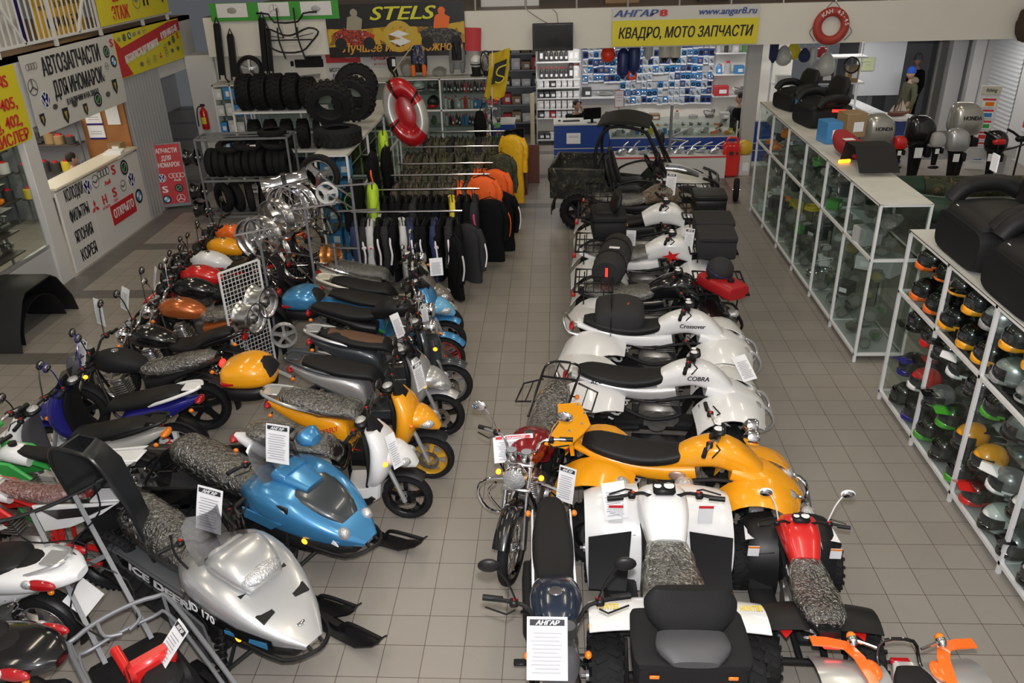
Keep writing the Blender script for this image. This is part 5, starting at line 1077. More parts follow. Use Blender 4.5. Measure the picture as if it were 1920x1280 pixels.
part('strap', MB().lathe([(.205, -.03), (.21, -.03), (.21, .03), (.205, .03)], 22, (-.2, 0, 0), 'x', True).lathe([(.205, -.03), (.21, -.03), (.21, .03), (.205, .03)], 22, (.25, 0, 0), 'x', True), black, t)
part('reflector', MB().box((-.515, 0, .03), (.012, .035, .12), .004), redglow, t); part('hang_tag', MB().box((-.10, -.03, .20), (.06, .13, .006), .002), paper, t)
t = thing('cargo_bag', 'black soft bag with round orange badge strapped on the white quad tail', 'bag', P(1163, 590, .92), R_(-4))
part('body', MB().body([(-.28, 0, .20, .06), (-.24, 0, .27, .14), (0, .01, .29, .17), (.20, 0, .27, .14), (.26, 0, .2, .08)], 4, 22), mat('black bag cloth', (.02, .02, .022), .8, bump=.3, bscale=200), t)
part('pocket', MB().body([(-.12, -.02, .17, .14), (.02, -.01, .19, .175), (.14, -.02, .16, .15)], 5, 18), mat('black bag cloth', (.02, .02, .022), .8), t)
bd = part('badge', MB().lathe([(0, .0), (.045, .0), (.05, -.004)], 18, (.05, -.06, .172)), mat('orange badge', (.5, .1, .04), .5), t); text('AC', bd, (.05, -.06, .174), .045, ink, (0, 0, -1.4), bold=.03)
part('strap', MB().tube([(-.1, -.30, -.16), (-.1, -.29, .05), (-.1, -.15, .18), (-.1, .15, .18), (-.1, .29, .05), (-.1, .30, -.16)], .02, 6, 2, flat=.25), black, t)
t = trunk('black trunk box with padded backrest at the tail of the farthest white quad', P(1140, 440, .98), R_(-178), .64, .44, .34, satin, 1, amber)
trunk('black box on the front rack of the camouflage quad', P(1328, 392, .92), R_(-3), .52, .46, .26, black, 0)
trunk('black soft top case on the front rack of the farthest white quad', P(1335, 440, .95), R_(-3), .56, .50, .26, mat('black bag cloth', (.02, .02, .022), .8), 0)
trunk('black rounded bag on the front rack of the white quad with red star', P(1340, 478, .95), R_(-3), .50, .46, .32, mat('black bag cloth', (.02, .02, .022), .8), 0, cat='bag')
t = thing('fuel_box', 'red fuel box on the front rack of the black quad', 'fuel box', P(1355, 545, .95), R_(-60)); part('tank', MB().body([(-.30, .06, .10, .06), (-.26, .07, .16, .085), (.22, .07, .16, .085), (.28, .06, .1, .05)], 4, 20), mat('red plastic', (.36, .01, .015), .4), t); part('cap', MB().cyl((.12, 0, .14), (.12, 0, .19), .04, 12), black, t); part('clasp', MB().box((-.1, 0, .155), (.05, .34, .012), .003), black, t)
t = thing('helmet_bag', 'round black bag with blue piping upon the red fuel box', 'bag', P(1350, 505, 1.18), .2); part('body', MB().ell((0, 0, 0), (.16, .15, .15), 20, 12), mat('black bag cloth', (.02, .02, .022), .8), t); part('piping', MB().lathe([(.163, -.004), (.167, 0), (.163, .004)], 24), navy, t, rot=(.3, .3, 0))
# sleds, bag and engine sled at the lower left
def tub(label, L, w, h, loc, rot, m):
	t = thing('drag_sled', label, 'sled', loc); t.rotation_euler = rot
	b = MB(); prof = [(-.5, .62), (-.47, .85), (-.3, .97), (.1, 1.), (.36, .92), (.47, .7), (.5, .4)]
	G = []
	for x, k in prof:
		r = []; hh = h * (1 if x < .3 else 1.12)
		for y, z in ((-1.08, .96), (-1., 1.), (-.86, .55), (-.72, .08), (-.3, .0), (-.18, .05), (.18, .05), (.3, 0.), (.72, .08), (.86, .55), (1., 1.), (1.08, .96)): r.append((x * L, y * w / 2 * k, max(z, (.35 if x > .3 else .0) * (x - .3) * 4) * hh))
		G.append(r)
	part('hull', b.sheet(G, .012), m, t)
	part('rim', MB().tube([(x * L, w / 2 * k * 1.04, h * (1 if x < .3 else 1.12)) for x, k in prof] + [(x * L, -w / 2 * k * 1.04, h * (1 if x < .3 else 1.12)) for x, k in prof[::-1]], .016, 8, 2, True), m, t)
	part('sticker', MB().box((.1 * L, .1, -.004), (.05, .09, .004)), paper, t); return t
dark = mat('dark sled plastic', (.014, .015, .016), .32)
tub('black plastic sled standing upright against the off-road motorcycles', 1.5, .56, .22, (-3.38, 5.12, .84), (0, R_(-99), R_(72)), dark)
tub('long black plastic sled lying behind the blue snowmobile', 1.75, .62, .26, (-2.75, 6.02, .30), (0, 0, R_(6)), mat('gloss sled plastic', (.008, .008, .009), .14, coat=.5))
solo('crate', MB().box((0, 0, .14), (1.3, .45, .28), .01), satin, 'dark crate below the long black plastic sled', 'crate', (-2.75, 6.02, 0), R_(6))
t = thing('soft_bag', 'black square soft bag on the floor beside the sleds', 'bag', (-3.30, 6.05, 0), R_(15)); part('body', MB().body([(-.26, .20, .17, .16), (-.22, .21, .22, .20), (.0, .23, .24, .22), (.2, .20, .21, .19), (.25, .18, .15, .14)], 4, 20), mat('black bag cloth', (.02, .02, .022), .8, bump=.3, bscale=200), t); part('flap', MB().box((0, -.05, .45), (.40, .34, .02), .008, (.1, 0, 0)), mat('black bag cloth', (.02, .02, .022), .8), t); part('tag', MB().box((.1, -.15, .47), (.05, .04, .004)), paper, t)
t = thing('engine_sled', 'engine sled with red motor, grey tube rack and long steering handle', 'engine sled', (-2.72, 3.80, 0), R_(136))
part('body', MB().ext([(-.70, .05), (.42, .05), (.58, .22), (.40, .34), (-.65, .36), (-.78, .22)], .52, .03), satin, t); part('track', MB().ext([(-.74, .0), (.44, .0), (.60, .16), (.5, .28), (-.7, .28), (-.82, .16)], .38, .02), rubber, t)
rk = part('tube_rack', MB().tube([(-.75, -.34, .56), (.30, -.34, .62), (.44, -.26, .64), (.48, 0, .65), (.44, .26, .64), (.30, .34, .62), (-.75, .34, .56)], .017, 8, 4).tube([(-.75, -.31, .45), (.30, -.31, .50), (.40, -.2, .52), (.40, .2, .52), (.30, .31, .50), (-.75, .31, .45)], .014, 8, 4), greytube, t)
for y in (-.12, .12): part('rack_loop', MB().tube([(.46, y, .65), (.34, y, .62), (.30, y * .2, .60)], .013, 8, 3).bar((.42, y * 2.6, .64), (.38, y * 2.6, .36), .02), greytube, rk)
e = part('engine', MB().box((-.22, 0, .46), (.34, .30, .20), .04).cyl((-.22, -.18, .48), (-.22, .18, .48), .10, 18), satin, t); part('fuel_tank', MB().box((-.12, -.02, .62), (.12, .30, .16), .03), red, e); part('shroud', MB().ext([(-.06, .36), (.04, .36), (.05, .54), (-.02, .62)], .26, .02), red, e); part('recoil_cover', MB().lathe([(0, .04), (.10, .035), (.13, 0), (.13, -.04)], 22, (-.26, -.02, .60), 'z'), satin, e); part('exhaust', MB().cyl((.05, .10, .50), (.26, .10, .54), .035, 12), red, e)
h = part('steering_handle', MB().bar((.40, -.16, .34), (1.45, -.15, 1.04), .032).bar((.40, .16, .34), (1.45, .15, 1.04), .032).bar((1.0, -.16, .74), (1.0, .16, .74), .025), greytube, t); part('handlebar', MB().tube([(1.47, -.46, 1.09), (1.46, -.15, 1.05), (1.46, .15, 1.05), (1.47, .46, 1.09)], .016, 8, 3), black, h)
for s in (-1, 1): part('grip', MB().cyl((1.47, s * .32, 1.07), (1.475, s * .50, 1.09), .021, 10), black, h)
for s in (-1, 1): part('control_cable', MB().tube([(1.46, s * .3, 1.07), (1.25, s * .24, .95), (1.0, s * -.05, .90), (.8, s * .2, .6), (.4, s * .1, .5)], .007, 5, 4), black, h)
t = thing('fender_arch', 'large black plastic wheel arch cover on the floor by the shop window', 'wheel arch', (-7.35, 10.0, 0), R_(90))
G = []
for a, z in ((-.72, .0), (-.66, .25), (-.42, .62), (-.30, .70), (.30, .70), (.42, .62), (.66, .25), (.72, .0)): G.append([(a, -.36, z), (a, -.30, z * 1.02), (a, .30, z * 1.02), (a, .36, z)])
part('shell', MB().sheet(G[::-1], .02), mat('black moulded plastic', (.012, .012, .013), .55), t); part('inner_liner', MB().arch((0, 0, 0), .50, R_(178), R_(2), .58, .012, 0, 10), black, t)
# ---------------------------------------------------------------- tyres and wheels for sale
def loose_tyre(R, w, knob=''):
	k = ('loose', R, w, knob)
	if k not in _wm:
		h = w / 2; r = R * .56; b = MB().lathe([(r, -h * .8), (r * 1.12, -h), (R * .9, -h * .92), (R * .98, -h * .6), (R, 0), (R * .98, h * .6), (R * .9, h * .92), (r * 1.12, h), (r, h * .8), (r * 1.16, h * .7), (R * .88, 0), (r * 1.16, -h * .7)], 32, axis='y', closed=True)
		if knob:
			for i in range(22):
				for s in (-1, 1):
					a = 2 * PI * (i + .25 * s) / 22; X = b.x; b.x = X @ Matrix.Rotation(-a, 4, 'Y') @ Matrix.Translation((R * .99, s * h * .4, 0)) @ Matrix.Rotation(.5 * s, 4, 'X'); b.box((0, 0, 0), (R * .09, h * .66, R * .14)); b.x = X
		_wm[k] = b.mesh('tyre', rubber)
	return _wm[k]
def tyre(label, loc, rot, R, w, knob='', group=None, name='tyre'):
	return solo(name, loose_tyre(R, w, knob), None, label, 'tyre', loc, 0, group, rot)
def angle_rack(name, label, x0, x1, y0, y1, zs, m, th=.035, rz=0., cat='tyre rack', deck=None):
	cx, cy = (x0 + x1) / 2, (y0 + y1) / 2; t = thing(name, label, cat, (cx, cy, 0), rz); W_, D_ = x1 - x0, y1 - y0; H = max(zs)
	for sx in (-1, 1):
		for sy in (-1, 1): part('post', MB().box((sx * W_ / 2, sy * D_ / 2, H / 2), (th, th, H)), m, t)
	for z in zs:
		b = MB()
		for sy in (-1, 1): b.box((0, sy * D_ / 2, z), (W_, th, th))
		for sx in (-1, 1): b.box((sx * W_ / 2, 0, z), (th, D_, th))
		b.box((0, 0, z), (W_, .03, .02))
		if deck and z in deck: b.box((0, 0, z + .005), (W_, D_, .012))
		part('shelf_frame', b, m, t)
	return t
random.seed(3)
angle_rack('tyre_rack', 'grey steel tyre rack with two tiers of black tyres, beside the red standing sign', -6.50, -4.84, 14.62, 15.12, (.12, .80, 1.56), greytube, rz=.03)
for i in range(11): tyre('black road tyre on edge, %s from left on the middle tier, grey rack' % nth(i), (-6.36 + i * .14, 14.86 + .01 * (i % 3), 1.085), (0, random.uniform(0, 6), PI / 2 + random.uniform(-.12, .12)), .265 + .01 * (i % 2), .13, group='road tyres on the grey rack')
for i in range(6): tyre('black road tyre leaning, %s from left on the bottom tier, grey rack' % nth(i), (-6.26 + i * .25, 14.86, .425 + .005 * i), (.12, random.uniform(0, 6), PI / 2 + .75 - .1 * i), .29, .13, group='road tyres on the grey rack')
for i, (x, y, z, a) in enumerate(((-5.95, 14.86, 1.40, .25), (-5.6, 14.80, 1.42, .1), (-5.1, 14.86, 1.43, .15))): tyre('thin black tyre lying on the row in the grey rack, %s from left' % nth(i), (x, y, z), (PI / 2 + a, 0, .3 * i), .28, .09)
for i in range(2): solo('price_tag', MB().box((0, 0, 0), (.10, .02, .07), .004), paper, ('pale paper tag wrapped on a tyre at the top of the grey rack', 'small pale tag on the bottom tier tyres of the grey rack')[i], 'tag', ((-5.45, 14.60, 1.42), (-5.2, 14.58, .62))[i], .4)
tyre('single black tyre lying on the top frame of the grey rack', (-5.15, 14.86, 1.625), (PI / 2, 0, 0), .26, .10)
for i, z in enumerate((1.25, .62, .28)):
	o = solo('spare_wheel', MB().lathe([(.15, -.1), (.165, -.1), (.14, -.06), (.12, 0), (.14, .06), (.165, .1), (.15, .1), (.11, 0)], 22, axis='x', closed=True).lathe([(.02, .03), (.11, .02), (.11, -.02), (.02, -.03)], 20, axis='x', closed=True), gloss, ('black quad rim hung on the upper left side of the grey tyre rack', 'black quad rim hung below another on the left side of the grey rack', 'black quad rim nearest the floor on the left side of the grey rack')[i], 'wheel', (-6.62, 14.62, z))
angle_rack('tyre_rack', 'white steel rack of wide knobbly quad tyres against the back wall', -6.30, -4.60, 16.15, 16.75, (.15, .95, 1.72), whitep, deck=(.95, 1.72))
for i in range(5): tyre('wide knobbly quad tyre on the top of the white rack, %s from the left' % nth(i), (-6.08 + i * .31, 16.42, 2.07 - .03 * (i == 4)), (0, i, PI / 2), .335 if i < 4 else .29, .28, 'k', group='quad tyres on the white rack')
for i in range(5): tyre('black quad tyre, %s from left on the middle shelf, white rack' % nth(i), (-6.05 + i * .33, 16.45, 1.245), (0, i, PI / 2 + .2), .28, .24, 'k', group='quad tyres on the white rack')
for i in range(4): tyre('black quad tyre at the bottom of the white rack, %s from the left' % nth(i), (-6.0 + i * .38, 16.45, .46), (0, i, PI / 2), .29, .26, 'k', group='quad tyres on the white rack')
for l, loc, rot in (('large knobbly quad tyre lying flat on the cabinet with blue boxes', (-3.28, 12.35, 2.09), (PI / 2, 0, 0)), ('large knobbly quad tyre standing in front on the cabinet with blue boxes', (-3.42, 12.62, 2.52), (.42, 0, .12)), ('large knobbly quad tyre standing behind the others on the cabinet', (-3.26, 13.5, 2.42), (.12, 1, -.1)), ('large knobbly quad tyre leaning at the back of the cabinet top', (-3.30, 13.95, 2.55), (.1, 2, .25))): tyre(l, loc, rot, .345, .26, 'k')
# ---------------------------------------------------------------- glass showcases
def showcase(name, label, x0, x1, y0, y1, zs, posts, m=whitep, top=None, faces='fb', rz=0, back=None, glassx=True):
	"""posts: positions along the long side; zs: shelf heights with the top last; glass on the long front and the ends"""
	cx, cy = (x0 + x1) / 2, (y0 + y1) / 2; t = thing(name, label, 'showcase', (cx, cy, 0)); W_, D_ = x1 - x0, y1 - y0; H = zs[-1]; along = 'y' if D_ > W_ else 'x'; th = .032
	for s in posts:
		for e in (-1, 1):
			p = (e * (W_ / 2 - th / 2), s - cy) if along == 'y' else (s - cx, e * (D_ / 2 - th / 2))
			part('post', MB().box((p[0], p[1], H / 2), (th, th, H)), m, t)
			part('foot', MB().cyl((p[0], p[1], 0), (p[0], p[1], .05), .012, 8), greytube, t)
	for z in (zs[0], zs[len(zs) // 2], H):
		b = MB()
		if along == 'y':
			for e in (-1, 1): b.box((e * (W_ / 2 - th / 2), 0, z), (th, D_, th))
			for s in posts: b.box((0, s - cy, z), (W_, th, th))
		else:
			for e in (-1, 1): b.box((0, e * (D_ / 2 - th / 2), z), (W_, th, th))
			for s in posts: b.box((s - cx, 0, z), (th, D_, th))
		part('rail', b, m, t)
	for z in zs[:-1]: part('shelf', MB().box((0, 0, z), (W_ - .03, D_ - .03, .008)), pane if z not in (zs[0],) else mat('pale shelf board', (.45, .46, .47), .5), t)
	part('top_board', MB().box((0, 0, H + .012), (W_, D_, .014), .003), top or mat('worn white board', (.60, .60, .56), .5, var=.15, vscale=5), t)
	if along == 'y':
		for e in (-1, 1): part('glass_front' if e < 0 else 'glass_back', MB().box((e * (W_ / 2 - th - .004), 0, H / 2 + zs[0] / 2), (.006, D_, H - zs[0])), pane, t)
		part('glass_end', MB().box((0, -D_ / 2 + th + .004, H / 2 + zs[0] / 2), (W_, .006, H - zs[0])), pane, t)
	else:
		part('glass_front', MB().box((0, -D_ / 2 + th + .004, H / 2 + zs[0] / 2), (W_, .006, H - zs[0])), pane, t)
		part('back_panel', MB().box((0, D_ / 2, H / 2), (W_, .01, H)), back or mat('pale back panel', (.52, .53, .52), .5), t)
	return t
_it = {}
def item_mesh(kind, c=0):
	k = (kind, c)
	if k in _it: return _it[k]
	b = MB(); ms = [mat('item %d' % c, [(.05, .05, .055), (.45, .46, .47), (.50, .04, .05), (.06, .25, .55), (.10, .35, .08), (.70, .55, .05), (.62, .62, .62), (.30, .20, .10), (.55, .10, .35)][c % 9], .4)]
	if kind == 'box': b.box((0, 0, .5), (1, 1, 1), .02); ms = [ms[0], paper]; b.mm(1).box((.1, -.505, .45), (.5, .01, .4))
	elif kind == 'bottle':
		b.lathe([(0, 0), (.45, .0), (.48, .04), (.48, .62), (.40, .74), (.17, .82), (.17, .88)], 14); ms = [ms[0], redink if c != 2 else ink, paper]; b.mm(1).lathe([(.0, 1.), (.2, .99), (.2, .86), (0, .86)], 12); b.mm(2).lathe([(.485, .2), (.485, .42)], 8, a0=-2.1, a1=-1.0)
	elif kind == 'can': b.lathe([(0, 0), (.48, 0), (.5, .02), (.5, .8), (.3, .86), (0, .86)], 14); b.mm(1).cyl((0, 0, .86), (0, 0, 1), .28, 12); ms = [ms[0], redink]
	elif kind == 'jug': b.box((0, 0, .40), (1, .62, .80), .12).tube([(-.3, 0, .78), (-.2, 0, .96), (.15, 0, .96), (.3, 0, .74)], .08, 6, 2); b.mm(1).cyl((.3, 0, .78), (.3, 0, .94), .14, 10).mm(2).box((0, -.315, .36), (.42, .01, .34)); ms = [ms[0], redink, paper]
	elif kind == 'bag':
		b.ell((0, 0, .45), (.5, .45, .45), 14, 10); random.seed(c); b.v = [p + V((noise.noise(p * 4 + V((c, 0, 0))), noise.noise(p * 4 + V((0, c, 5))), noise.noise(p * 5))) * .14 for p in b.v]; b.v = [V((p.x, p.y, max(0, p.z))) for p in b.v]
		ms = [film('bagged goods film', (.7, .72, .70), .62, .15, .8, 30), ms[0]]; b.mm(1).ell((0, 0, .35), (.36, .32, .3), 12, 8)
	elif kind == 'coil': b.lathe([(.42 + .08 * math.cos(a * PI / 4), .12 + .1 * math.sin(a * PI / 4)) for a in range(8)], 24, closed=True).lathe([(.40 + .08 * math.cos(a * PI / 4), .32 + .1 * math.sin(a * PI / 4)) for a in range(8)], 24, closed=True); ms = [ms[0] if c else chrome]
	elif kind == 'part':
		random.seed(c * 7 + 1)
		b.box((0, 0, .3), (.7, .5, .5), .08).cyl((-.3, -.35, .4), (.3, -.35, .5), .18, 12).cyl((.2, 0, .4), (.3, 0, .95), .16, 10).tube([(-.4, 0, .4), (-.45, .2, .8), (0, .3, .7), (.4, .2, .5)], .06, 6, 3); ms = [dsteel if c % 2 else ms[0]]
	elif kind == 'lamp': b.body([(-.45, .3, .28, .22), (-.1, .4, .45, .32), (.35, .35, .4, .25), (.48, .3, .2, .15)], 2.6, 16); ms = [amber if c % 2 else lens]
	me = b.mesh(kind, ms); _it[k] = me; return me
def item(kind, c, label, cat, loc, size, rz=0., group=None, name=None):
	o = solo(name or {'bag': 'wrapped_goods', 'part': 'engine_part', 'lamp': 'lamp_unit', 'coil': 'hose_coil', 'can': 'spray_can', 'jug': 'oil_jug', 'bottle': 'oil_bottle', 'box': 'carton'}[kind], item_mesh(kind, c), None, label, cat, loc, rz, group); o.scale = size if isinstance(size, tuple) else (size,) * 3; return o
showcase('showcase', 'glass showcase of blue boxes under the large quad tyres', -3.52, -3.02, 11.75, 16.0, (.10, .48, .86, 1.24, 1.58, 1.93), (11.77, 13.2, 14.6, 15.98))
for r_, z in enumerate((.115, .49, .87, 1.25, 1.59)):
	for q in range(2): item('box', 3, 'blue carton, %s on the %s shelf up in the tyre topped showcase' % (('left', 'right')[q], nth(r_)), 'carton', (-3.39 + q * .24, 12.0, z), (.20, .2, .26 if r_ < 4 else .22), .05 * q, 'blue cartons in the tyre topped showcase')
showcase('showcase', 'narrow glass showcase of pale and blue cartons at the back left corner', -7.08, -6.32, 17.20, 17.70, (.10, .40, .75, 1.10, 1.45, 1.78, 2.08), (-7.06, -6.7, -6.34))
for r_, z in enumerate((.41, .76, 1.11, 1.46, 1.79)):
	for q in range(4): item('box', (6, 3, 3, 6)[(q + r_) % 4], '%s carton, %s from the left on the %s glass shelf of the corner showcase' % (('pale', 'blue', 'blue', 'pale')[(q + r_) % 4], nth(q), nth(r_)), 'carton', (-6.98 + q * .185, 17.32, z), (.15, .18, .22 + .04 * (q % 2)), 0, 'cartons in the corner showcase')
showcase('showcase', 'long glass showcase mostly hidden behind the tyre racks', -6.30, -3.42, 17.20, 17.70, (.10, .60, 1.10, 1.60, 2.08), (-6.28, -5.3, -4.36, -3.44))
# ---------------------------------------------------------------- wheel display stand
st = thing('wheel_stand', 'steel stand with arms that hold rims and wheels for sale', 'stand', (-3.25, 9.75, 0))
for i, (x, y, h) in enumerate(((-.35, -.4, 1.5), (.1, .1, 1.9), (.62, .5, 2.0), (.35, .3, 1.2))): part('post', MB().cyl((x, y, 0), (x, y, h), .018, 8), greytube, st)
part('base', MB().bar((-.5, -.4, .02), (.8, -.4, .02), .03).bar((-.5, .5, .02), (.8, .5, .02), .03).bar((-.35, -.4, .02), (-.35, .5, .02), .03).bar((.62, -.4, .02), (.62, .5, .02), .03), greytube, st)
def shop_wheel(label, px, py, z, R, w, style, rim, rz, t=None, knob='', ry=0., rx=0.):
	o = thing('wheel', label, 'wheel', P(px, py, z)); o.rotation_euler = (rx, ry, rz); ty, rm = wheel_mesh(R, w, style, rim, knob); part('rim', rm, None, o)
	if z > .7:
		q = o.location - st.location; a = min(((-.35, -.4), (.1, .1), (.62, .5), (.35, .3)), key=lambda k: (q.x - k[0]) ** 2 + (q.y - k[1]) ** 2); part('peg', MB().bar((a[0], a[1], q.z), tuple(q), .018), steel, st)
	if t: part('tyre', ty, None, o)
	else:
		r = R * (.80 if style == 'spoke' else .74); part('rim_flange', MB().lathe([(r * 1.0, -w * .42), (r * 1.06, -w * .42), (r * .98, -w * .2), (r * .95, 0), (r * .98, w * .2), (r * 1.06, w * .42), (r * 1.0, w * .42), (r * .92, 0)], 36, axis='y', closed=True), rim, o)
	return o
alu = mat('polished alloy', (.70, .70, .71), .22, 1.)
part('rod', MB().bar((-.6, -.55, 1.62), (-.1, -.35, 1.66), .02).bar((-.1, .0, 1.75), (.5, .1, 1.8), .02).bar((.45, .35, 1.95), (.95, .35, 1.98), .02).bar((.45, .35, 1.62), (.95, .35, 1.64), .02).bar((.3, .3, 1.15), (.7, .25, 1.15), .02), steel, st)
shop_wheel('ten spoke polished alloy rim hung in front on the wheel stand', 478, 447, 1.38, .345, .12, 'cast10', alu, -.35)
shop_wheel('second alloy rim hung behind the front alloy rim', 492, 445, 1.42, .345, .12, 'cast10', alu, -.35)
shop_wheel('three spoke polished rim above the front alloy rims', 518, 412, 1.58, .34, .16, 'cast3', alu, -.55)
shop_wheel('large wire spoke wheel with chrome rim and drum hub, in the middle of the stand', 540, 392, 1.62, .37, .10, 'spoke', chrome, -.35)
shop_wheel('second wire spoke chrome wheel behind the middle one', 556, 388, 1.66, .37, .10, 'spoke', chrome, -.35)
t = thing('rim_barrel', 'pair of polished quad rims strapped together above the wire wheels', 'rim', P(535, 343, 1.88), .3); t.rotation_euler = (0, -.15, .3)
part('barrel', MB().lathe([(.12, -.30), (.15, -.30), (.115, -.22), (.11, -.10), (.13, 0), (.11, .10), (.115, .22), (.15, .30), (.12, .30)], 28, axis='x').lathe([(.02, -.24), (.11, -.22)], 24, axis='x'), chrome, t); part('strap', MB().lathe([(.135, -.03), (.14, -.03), (.14, .03), (.135, .03)], 24, axis='x', closed=True), black, t)
shop_wheel('road tyre on three spoke alloy rim, hung at the top right of the wheel stand', 600, 328, 1.75, .30, .11, 'cast3', alu, -.1, 1)
shop_wheel('small white three spoke rim below the mounted road tyre', 613, 362, 1.6, .19, .10, 'cast3', white, -.1)
shop_wheel('black rimmed wire wheel hung below the white rim', 612, 411, 1.35, .24, .08, 'spoke', gloss, -.1)
shop_wheel('black rimmed wire wheel hung lower right on the stand', 578, 450, 1.15, .28, .08, 'spoke', gloss, -.25)
shop_wheel('wire wheel with knobbly tyre standing under the stand', 556, 497, .72, .26, .09, 'spoke', chrome, -.2, 1, 'dirt')
shop_wheel('off-road wire wheel with knobbly tyre beside the mesh panel', 498, 510, .95, .29, .09, 'spoke', chrome, -.4, 1, 'dirt')
shop_wheel('thin black rimmed wire wheel in front of the off-road wheel', 484, 525, .95, .25, .06, 'spoke', gloss, -.4)
shop_wheel('alloy wheel leaning low behind the wire wheels', 520, 470, 1.1, .26, .1, 'cast5', alu, -.5)
shop_wheel('silver five spoke rim beside the lower mesh panel', 533, 628, .60, .19, .10, 'cast5', silver, .3)
for i, (px, py) in enumerate(((614, 478), (628, 478))): shop_wheel(('bronze quad rim standing left of its twin', 'bronze quad rim standing right of its twin')[i], px, py, .95, .20, .12, 'cast5', mat('bronze paint', (.42, .17, .04), .3, .6), PI / 2 - .1)
# white mesh panel with rims
t = thing('mesh_panel', 'white wire mesh panel between the two rows of motorcycles', 'display panel', P(487, 712, .05) + V((0, 0, 0)), .95)
H = 1.45; b = MB()
for i in range(2): b.box(((-.26, .26)[i], 0, H / 2), (.02, .02, H))
b.box((0, 0, .02), (.52, .02, .02)).box((0, 0, H), (.52, .02, .02)); part('frame', b, whitep, t)
b = MB()
for i in range(1, 11): b.bar((-.26 + i * .0473, 0, 0), (-.26 + i * .0473, 0, H), .005)
for i in range(1, 29): b.bar((-.26, 0, i * .05), (.26, 0, i * .05), .005)
part('wire_grid', b, whitep, t); part('foot', MB().bar((-.26, -.25, .01), (-.26, .25, .01), .03).bar((.26, -.25, .01), (.26, .25, .01), .03), whitep, t)
for i, (px, py, z) in enumerate(((468, 595, 1.02), (490, 565, 1.12))):
	o = thing('wheel_hub', ('polished drum rim hung lower on the mesh panel', 'polished drum rim hung higher on the mesh panel')[i], 'rim', P(px, py, z), -.3)
	part('rim', MB().lathe([(.17, -.10), (.185, -.10), (.155, -.07), (.15, 0), (.155, .07), (.185, .10), (.17, .10), (.14, 0)], 28, axis='x', closed=True).lathe([(.02, .05), (.07, .06), (.12, .03), (.15, .02), (.15, -.02), (.02, -.03)], 24, axis='x', closed=True), alu, o); part('hub', MB().cyl((.02, 0, 0), (.10, 0, 0), .03, 12), steel, o)
# ---------------------------------------------------------------- clothes on rails
camog = ramp('green camouflage cloth', [(0, (.035, .04, .022)), (.44, (.07, .075, .04)), (.52, (.02, .022, .015)), (.6, (.10, .085, .055)), (.68, (.05, .055, .03))], 14, .85, 3, .8)
camob = ramp('brown camouflage cloth', [(0, (.06, .05, .035)), (.44, (.12, .10, .07)), (.52, (.03, .025, .018)), (.6, (.16, .14, .10)), (.68, (.08, .065, .04))], 14, .85, 3, .8)
cb = mat('black cloth', (.008, .008, .009), .8, bump=.3, bscale=40, spec=.1); hiorange = mat('bright orange cloth', (.90, .13, .015), .7, bump=.3, bscale=30); hivis = mat('bright lime cloth', (.48, .72, .04), .7, bump=.3, bscale=30)
olive = mat('olive cloth', (.085, .085, .045), .85); raincoat = mat('yellow raincoat', (.82, .46, .012), .5, bump=.5, bscale=18); refl = mat('reflective tape', (.92, .90, .96), .3, emit=0); dgc = mat('dark grey cloth', (.035, .035, .038), .8, spec=.1); pinkc = mat('pink cloth', (.75, .05, .2), .7); whitec = mat('white cloth', (.62, .62, .62), .7); navyc = mat('dark blue cloth', (.02, .03, .10), .75); lb = mat('sky cloth', (.12, .45, .7), .7); yelc = mat('yellow cloth', (.75, .62, .04), .7)
_gm = {}
def garment_mesh(L, var, thick):
	k = (L, var, thick)
	if k in _gm: return _gm[k]
	random.seed(var * 13 + 5); j = lambda a: random.uniform(-a, a)
	b = MB().body([(0, -.10, .06, .03, PI / 2), (0, -.16, .20, thick * .8, PI / 2), (j(.01), -.34, .22, thick, PI / 2), (j(.02), -.34 - (L - .34) * .5, .20, thick * .95, PI / 2), (j(.02), -L, .21, thick * .8, PI / 2)], 2.6, 16)
	for s in (-1, 1): b.tube([(0, s * .17, -.15), (j(.01), s * .235, -.30), (j(.02), s * .25, -.52), (j(.03), s * .235, -.74)], [.055, .062, .058, .048, .05, .045], 10, 3, flat=.9)
	b.v = [p + V((noise.noise(p * 9 + V((var, 0, 0))), noise.noise(p * 9 + V((0, var, 7))), 0)) * .022 for p in b.v]
	tr = MB().tube([(-.004, -.245, -.24), (-.004 + j(.01), -.306, -.36), (j(.02), -.312, -.52), (j(.02), -.29, -.68)], .014, 6, 3, flat=.6)
	hk = MB().tube([(0, -.18, -.13), (0, 0, -.06), (0, .18, -.13)], .008, 6).tube([(0, 0, -.06), (0, 0, -.01), (.018, 0, .012), (.03, 0, -.01)], .003, 5)
	bd = MB().lathe([(.235, -.03), (.245, 0), (.235, .03)], 16, (0, 0, 0)); bd.v = [V((p.x * thick / .22, p.y, p.z - .55)) for p in bd.v]
	_gm[k] = (b.mesh('garment', cb), tr.mesh('reflective_strip', refl), hk.mesh('hanger', black), bd.mesh('band', refl)); return _gm[k]
def recol(me, m, key):
	k = ('rc', me.name, m.name)
	if k not in _gm: c = me.copy(); c.materials.clear(); c.materials.append(m); _gm[k] = c
	return _gm[k]
